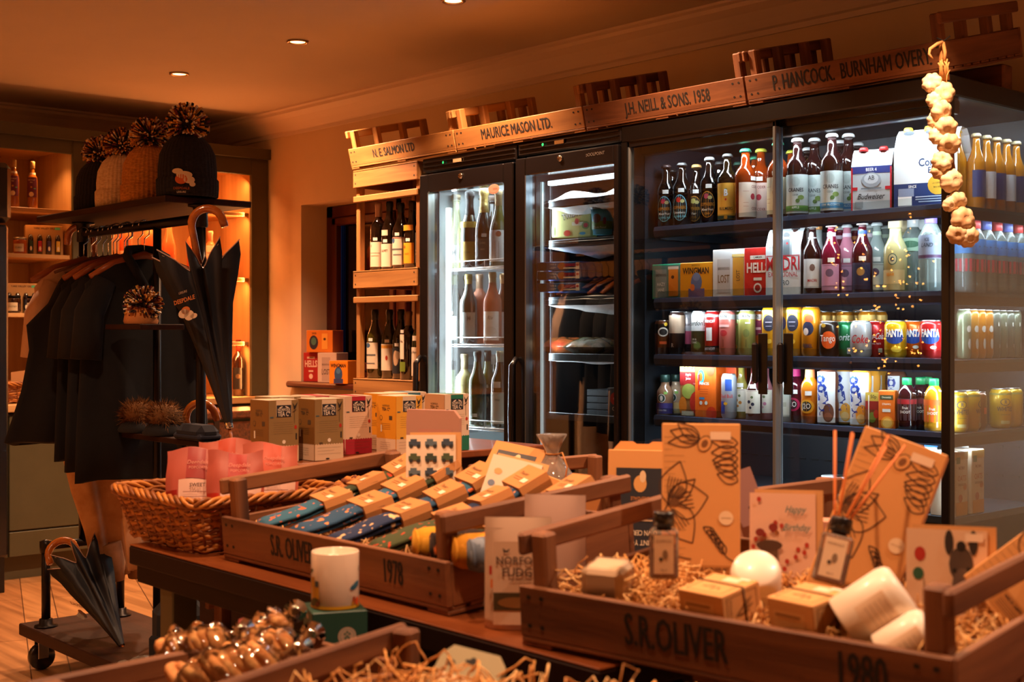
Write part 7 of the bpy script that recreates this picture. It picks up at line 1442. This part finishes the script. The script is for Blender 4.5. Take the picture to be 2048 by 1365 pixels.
# diffuser
DG = glassy('perfume_glass', '#f0d8c0', 1.5, tr=.85)
def sqbottle(label, p, rot, w_, h, capc, reeds=0, liq='#b8703c'):
    t = thing('diffuser_bottle', label, 'bottle', p, rot); m = MB(); m.box((0, 0, h/2), (w_, w_, h), DG, .004); m.build('square_glass', t)
    m = MB(); m.box((0, 0, h*.36), (w_*.86, w_*.86, h*.62), glassy('perfume', liq, .5, tr=.5), .003); m.build('fragrance', t)
    m = MB(); m.lathe([(.011, h), (.011, h+.005), (.0155, h+.005), (.0155, h+.024), (.014, h+.026), (0, h+.026)], mat('#0c0c12', .3, coat=.4), 24); m.build('black_cap', t)
    a = MB(T(0, -w_/2-.0006, 0)); a.rect(-w_*.34, w_*.34, h*.12, h*.92, mat('#e4c8a8', .6)); a.disc(.002, h*.52, .004, .007, mat('#8a7058', .6), y=-.0004); a.disc(-.004, h*.42, .003, .003, mat('#4a3c34', .6), y=-.0004); a.text('NORFOLK', 0, h*.8, .0035, mat('#7a6048', .6), y=-.0004); a.text('No 4', 0, h*.2, .003, mat('#7a6048', .6), y=-.0004); a.build('paper_label', t)
    rnd = random.Random(4)
    for i in range(reeds):
        a_ = 2*PI*i/reeds; m = MB(); m.tube([(.004*math.cos(a_), .004*math.sin(a_), h*.2), (.012*math.cos(a_)+.0, .010*math.sin(a_), h+.03), (.05*math.cos(a_)+.012, .045*math.sin(a_), h+.155+rnd.uniform(-.012, .012))], .0021, mat('#d0702c', .6), 7); m.build('reed', t)
p = at(1328, 1155, 1.93); sqbottle('small square room spray bottle with a black cap and cream label', (p.x, p.y, p.z), rot3(.72, 0, 0), .042, .070, '')
p = at(1655, 1165, 1.88); sqbottle('square diffuser bottle with orange reed sticks', (p.x, p.y, p.z-.002), rot3(.6, -.2, .22), .046, .070, '', 6, '#c8743c')
# white candles, wax cube, soap boxes
WX = mat('#f4e4d0', .4, coat=.15)
def candle(label, p, rot, R=.036, H=.078):
    t = thing('candle_tumbler', label, 'candle', p, rot, 'white candle tumblers lying in the straw'); m = MB(); m.lathe([(0, -H/2+.010), (R-.004, -H/2+.010), (R-.004, -H/2+.001), (R-.002, -H/2), (R, -H/2+.002), (R, H/2-.014), (R*.93, H/2-.005), (R*.8, H/2), (0, H/2)], WX, 40); m.build('tumbler', t)
    m = MB(); m.label(R+.0004, -.02, .022, .045, mat('#e2c4a4', .5), 10); [m.label(R*.985+.0012, .012-.007*i, .0127-.007*i, .03, mat('#a88868', .5), 6) for i in range(4)]; m.text('NORFOLK', 0, .017, .003, mat('#a07858', .5), R=R+.0014); m.build('paper_label', t)
p = at(1512, 1140, 1.90); candle('white candle tumbler tilted beside the birthday card', (p.x, p.y, .912), rot3(-.9, .0, .75))
p = at(1750, 1192, 1.70); candle('large white candle tumbler on its side in front of the leaning box', (p.x, p.y, .918), rot3(.65, 0, .95), .040, .088)
p = at(1790, 1270, 1.60); candle('white candle tumbler buried in straw at the crate corner', (p.x-.01, p.y+.05, .885), rot3(.6, 0, .95), .034, .07)
p = at(1203, 1205, 1.96); t = thing('wax_cube', 'white rounded wax cube wrapped in film in the straw', 'candle', (p.x-.005, p.y+.02, .874), rot3(.42, .12, .02)); m = MB(); bv = bevel_box(.064, .064, .056, .010); m.add([v+Vector((0, 0, .0275)) for v in bv[0]], bv[1], WX, False); m.build('wax_block', t)
m = MB(); bv = bevel_box(.0665, .0665, .0585, .009); m.add([v+Vector((0, 0, .0275)) for v in bv[0]], bv[1], glassy('shrink_film', '#fff4e8', 1.2, rough=.05, tr=.95), False); m.build('shrink_film', t)
def soap(label, p, rot, w_=.078, d=.078, h=.048):
    t = thing('soap_box', label, 'gift box', p, rot, 'kraft soap boxes tied with black elastic'); m = MB(); m.box((0, 0, h/2), (w_, d, h), mat('#d49a5c', .72), .0012); m.build('carton', t)
    dk = mat('#8a5c2c', .7)
    a = MB(T(0, 0, h+.0004, -PI/2, 0, 0))
    for x0, x1, z0, z1 in [(-w_*.4, -w_*.38, -d*.4, d*.1), (w_*.38, w_*.4, -d*.4, d*.1), (-w_*.4, w_*.4, -d*.4, -d*.385), (-w_*.4, w_*.4, d*.085, d*.1)]: a.rect(x0, x1, z0, z1, dk)
    for k in range(4): a.disc(-w_*.15+w_*.1*k, -d*.15+.004*math.sin(k*2), .006, .002, dk, rot=k*.7)
    a.rect(-w_*.1, w_*.25, d*.2, d*.4, mat('#e8ccac', .6)); a.rect(w_*.15, w_*.38, d*.36, d*.46, mat('#e8d4bc', .6), y=-.0003); a.build('lid_print', t)
    a = MB(T(0, -d/2-.0004, 0)); a.rect(-w_*.38, w_*.3, h*.08, h*.74, mat('#d8a468', .6)); a.rect(-w_*.32, w_*.22, h*.6, h*.66, dk, y=-.0003); a.text('SOAP', 0, h*.3, .006, dk, y=-.0003); a.build('end_label', t)
    a = MB(T(w_/2+.0004, 0, 0, 0, 0, PI/2))
    for x0, x1, z0, z1 in [(-d*.4, -d*.38, h*.1, h*.88), (d*.38, d*.4, h*.1, h*.88), (-d*.4, d*.4, h*.86, h*.88), (-d*.4, d*.4, h*.1, h*.12)]: a.rect(x0, x1, z0, z1, dk)
    [a.disc(-d*.05+d*.1*(k % 3), h*(.3+.12*(k//2)), .012, .002, dk, rot=.15*k) for k in range(6)]; a.text('NORFOLK', -d*.3, h*.5, .005, dk, rot=PI/2, y=-.0002); a.build('side_print', t)
    m = MB(); e = .0012; yb = d*.08
    m.tube([(-w_/2-e, yb, 0), (-w_/2-e, yb, h+e), (w_/2+e, yb-.002, h+e), (w_/2+e, yb, 0)], .0011, mat('#1c120c', .7), 6); m.build('elastic_band', t)
p = at(1408, 1215, 1.80); soap('kraft soap box with black elastic behind its twin', (p.x-.01, p.y+.05, .873), rot3(-.02, .16, .0), .080, .080, .050)
p = at(1583, 1270, 1.70); soap('kraft soap box with black elastic nearest the front board', (p.x-.012, p.y+.062, .872), rot3(-.08, .14, .0), .078, .078, .056)
p = at(2040, 1362, 1.50); pack('kraft_box', 'kraft box with a printed border at the bottom corner beside the gift crate', 'gift box', p.x+.03, 1.56, TT, .09, .09, .105, '#c8853f', [('r', 0, .5, .8, .012, '#8a5c2c')], [], rz=.3)
card('pale pink gift tag leaning behind the birthday card', 1512, 975, 2.38, .05, .10, '#8a6058', [('d', 0, .3, .06, .03, '#3c2c28')], env=False, lean=.2, roll_=-.35, name='gift_tag', z=.93, cat='tag')
kbox('long flat pinkish gift box behind the birthday card', 1570, 1010, 2.4, .18, .05, .14, rot3(.45, 0, 0), [], z=TT+.002, c='#b8826a')
# ================================================================ garlic string
t = thing('garlic_string', 'string of garlic bulbs hanging from the crate end by the fridge', 'garlic', tuple(at(1888, 110, 3.72)))
G0 = Vector(t.location); GM = [noisy('garlic_skin', '#d8b890', '#f4e2c4', scale=(1, 1, .3), freq=40, rough=.6, bump=.3), noisy('garlic_skin2', '#c8a078', '#ecd4b0', scale=(1, 1, .3), freq=40, rough=.6, bump=.3)]
BL = [(1864, 166, 1), (1886, 186, 1.15), (1868, 200, .8), (1882, 222, 1.1), (1872, 240, .9), (1892, 254, 1.1), (1876, 272, .95), (1897, 287, 1.15), (1884, 322, 1.05), (1878, 342, .9), (1902, 362, 1.2), (1912, 404, 1.1), (1898, 410, .7), (1925, 438, 1.2), (1940, 452, .6), (1916, 468, 1.1), (1936, 474, 1.1)]
rnd = random.Random(2)
for i, (px, py, s_) in enumerate(BL):
    c = at(px, py, 3.70+rnd.uniform(-.012, .012))-G0; k = .0255*s_; m = MB()
    toC = Vector((CS, -SN, -.15+rnd.uniform(-.5, .3)))+Vector((rnd.uniform(-.5, .5), rnd.uniform(-.4, .4), 0)); M = Matrix.Translation(c) @ (-toC).to_track_quat('Z', 'Y').to_matrix().to_4x4()
    m.lathe([(k*.22, -k*.72), (k*.35, -k*.80), (k*.75, -k*.62), (k*1.0, -k*.15), (k*.93, k*.3), (k*.6, k*.65), (k*.3, k*.85), (k*.16, k*1.3), (k*.12, k*1.6)], GM[i % 2], 36, M=M, fn=lambda a, z, i=i: 1+.16*abs(math.sin(a*(3.5 if i % 2 else 4)+i)))
    m.lathe([(0, -k*.66), (k*.24, -k*.72)], mat('#8a5a34', .9), 12, M=M, caps=False); m.build('garlic_bulb', t)
m = MB(); sp = [at(px, py, 3.735)-G0 for px, py in [(1884, 90), (1886, 130), (1888, 170), (1888, 220), (1896, 270), (1902, 320), (1910, 370), (1922, 420), (1930, 465)]]; m.tube(sp, [.006, .012, .011, .009, .009, .009, .008, .007, .004], mat('#b87c44', .8), 8); m.build('braided_stalk', t)
m = MB()
for k in range(9): x = 1878+k*2.5; m.tube([at(x, 160, 3.72)-G0, at(x+rnd.uniform(-3, 3), 132, 3.71)-G0, at(x+rnd.uniform(-5, 5), 116+rnd.uniform(0, 10), 3.71)-G0], .0022, mat('#cc9658', .8), 5)
m.tube([at(1886, 84, 3.72)-G0, at(1874, 88, 3.71)-G0, at(1860, 98, 3.71)-G0, at(1858, 108, 3.71)-G0, at(1866, 118, 3.71)-G0], [.005, .005, .005, .004, .002], mat('#d8a468', .8), 7); m.tube([at(1886, 84, 3.72)-G0, at(1890, 105, 3.71)-G0, at(1888, 125, 3.715)-G0], .005, mat('#cc9658', .8), 7)
m.tube([at(1900, 72, 3.72)-G0, at(1888, 82, 3.715)-G0, at(1874, 76, 3.73)-G0], .0022, mat('#1c1410', .8), 6); m.tube([at(1900, 140, 3.72)-G0, at(1894, 150, 3.70)-G0, at(1893, 165, 3.70)-G0], .001, mat('#d8a468', .8), 5); m.build('dry_stalk_ends', t)
# ================================================================ fairy lights on twigs across the room, seen only as sparkles in the fridge glass
m = MB(); rnd = random.Random(9); BU = mat('#ff9a40', .5, emit=90); WR = mat('#2a1c10', .7)
for k in range(9):
    x = -5.15+rnd.uniform(-.42, .35); y = -1.5+rnd.uniform(-.1, .1); p = Vector((x, y, .0)); pts = [p.copy()]; dx = rnd.uniform(-.09, .09)
    for i in range(10):
        p = p+Vector((dx+rnd.uniform(-.03, .03), rnd.uniform(-.04, .04), .19+rnd.uniform(-.02, .04))); pts.append(p.copy())
        for q in range(3):
            c = p+Vector((rnd.uniform(-.05, .05), rnd.uniform(-.05, .05), rnd.uniform(-.08, .08))); m.lathe([(0, -.008), (.008, 0), (0, .008)], BU, 6, M=Matrix.Translation(c))
    m.tube(pts, .006, WR, 5)
tag(m.build('fairy_lights'), 'tall bunch of twigs wound with tiny warm fairy lights across the shop', 'fairy lights', None, 'stuff')
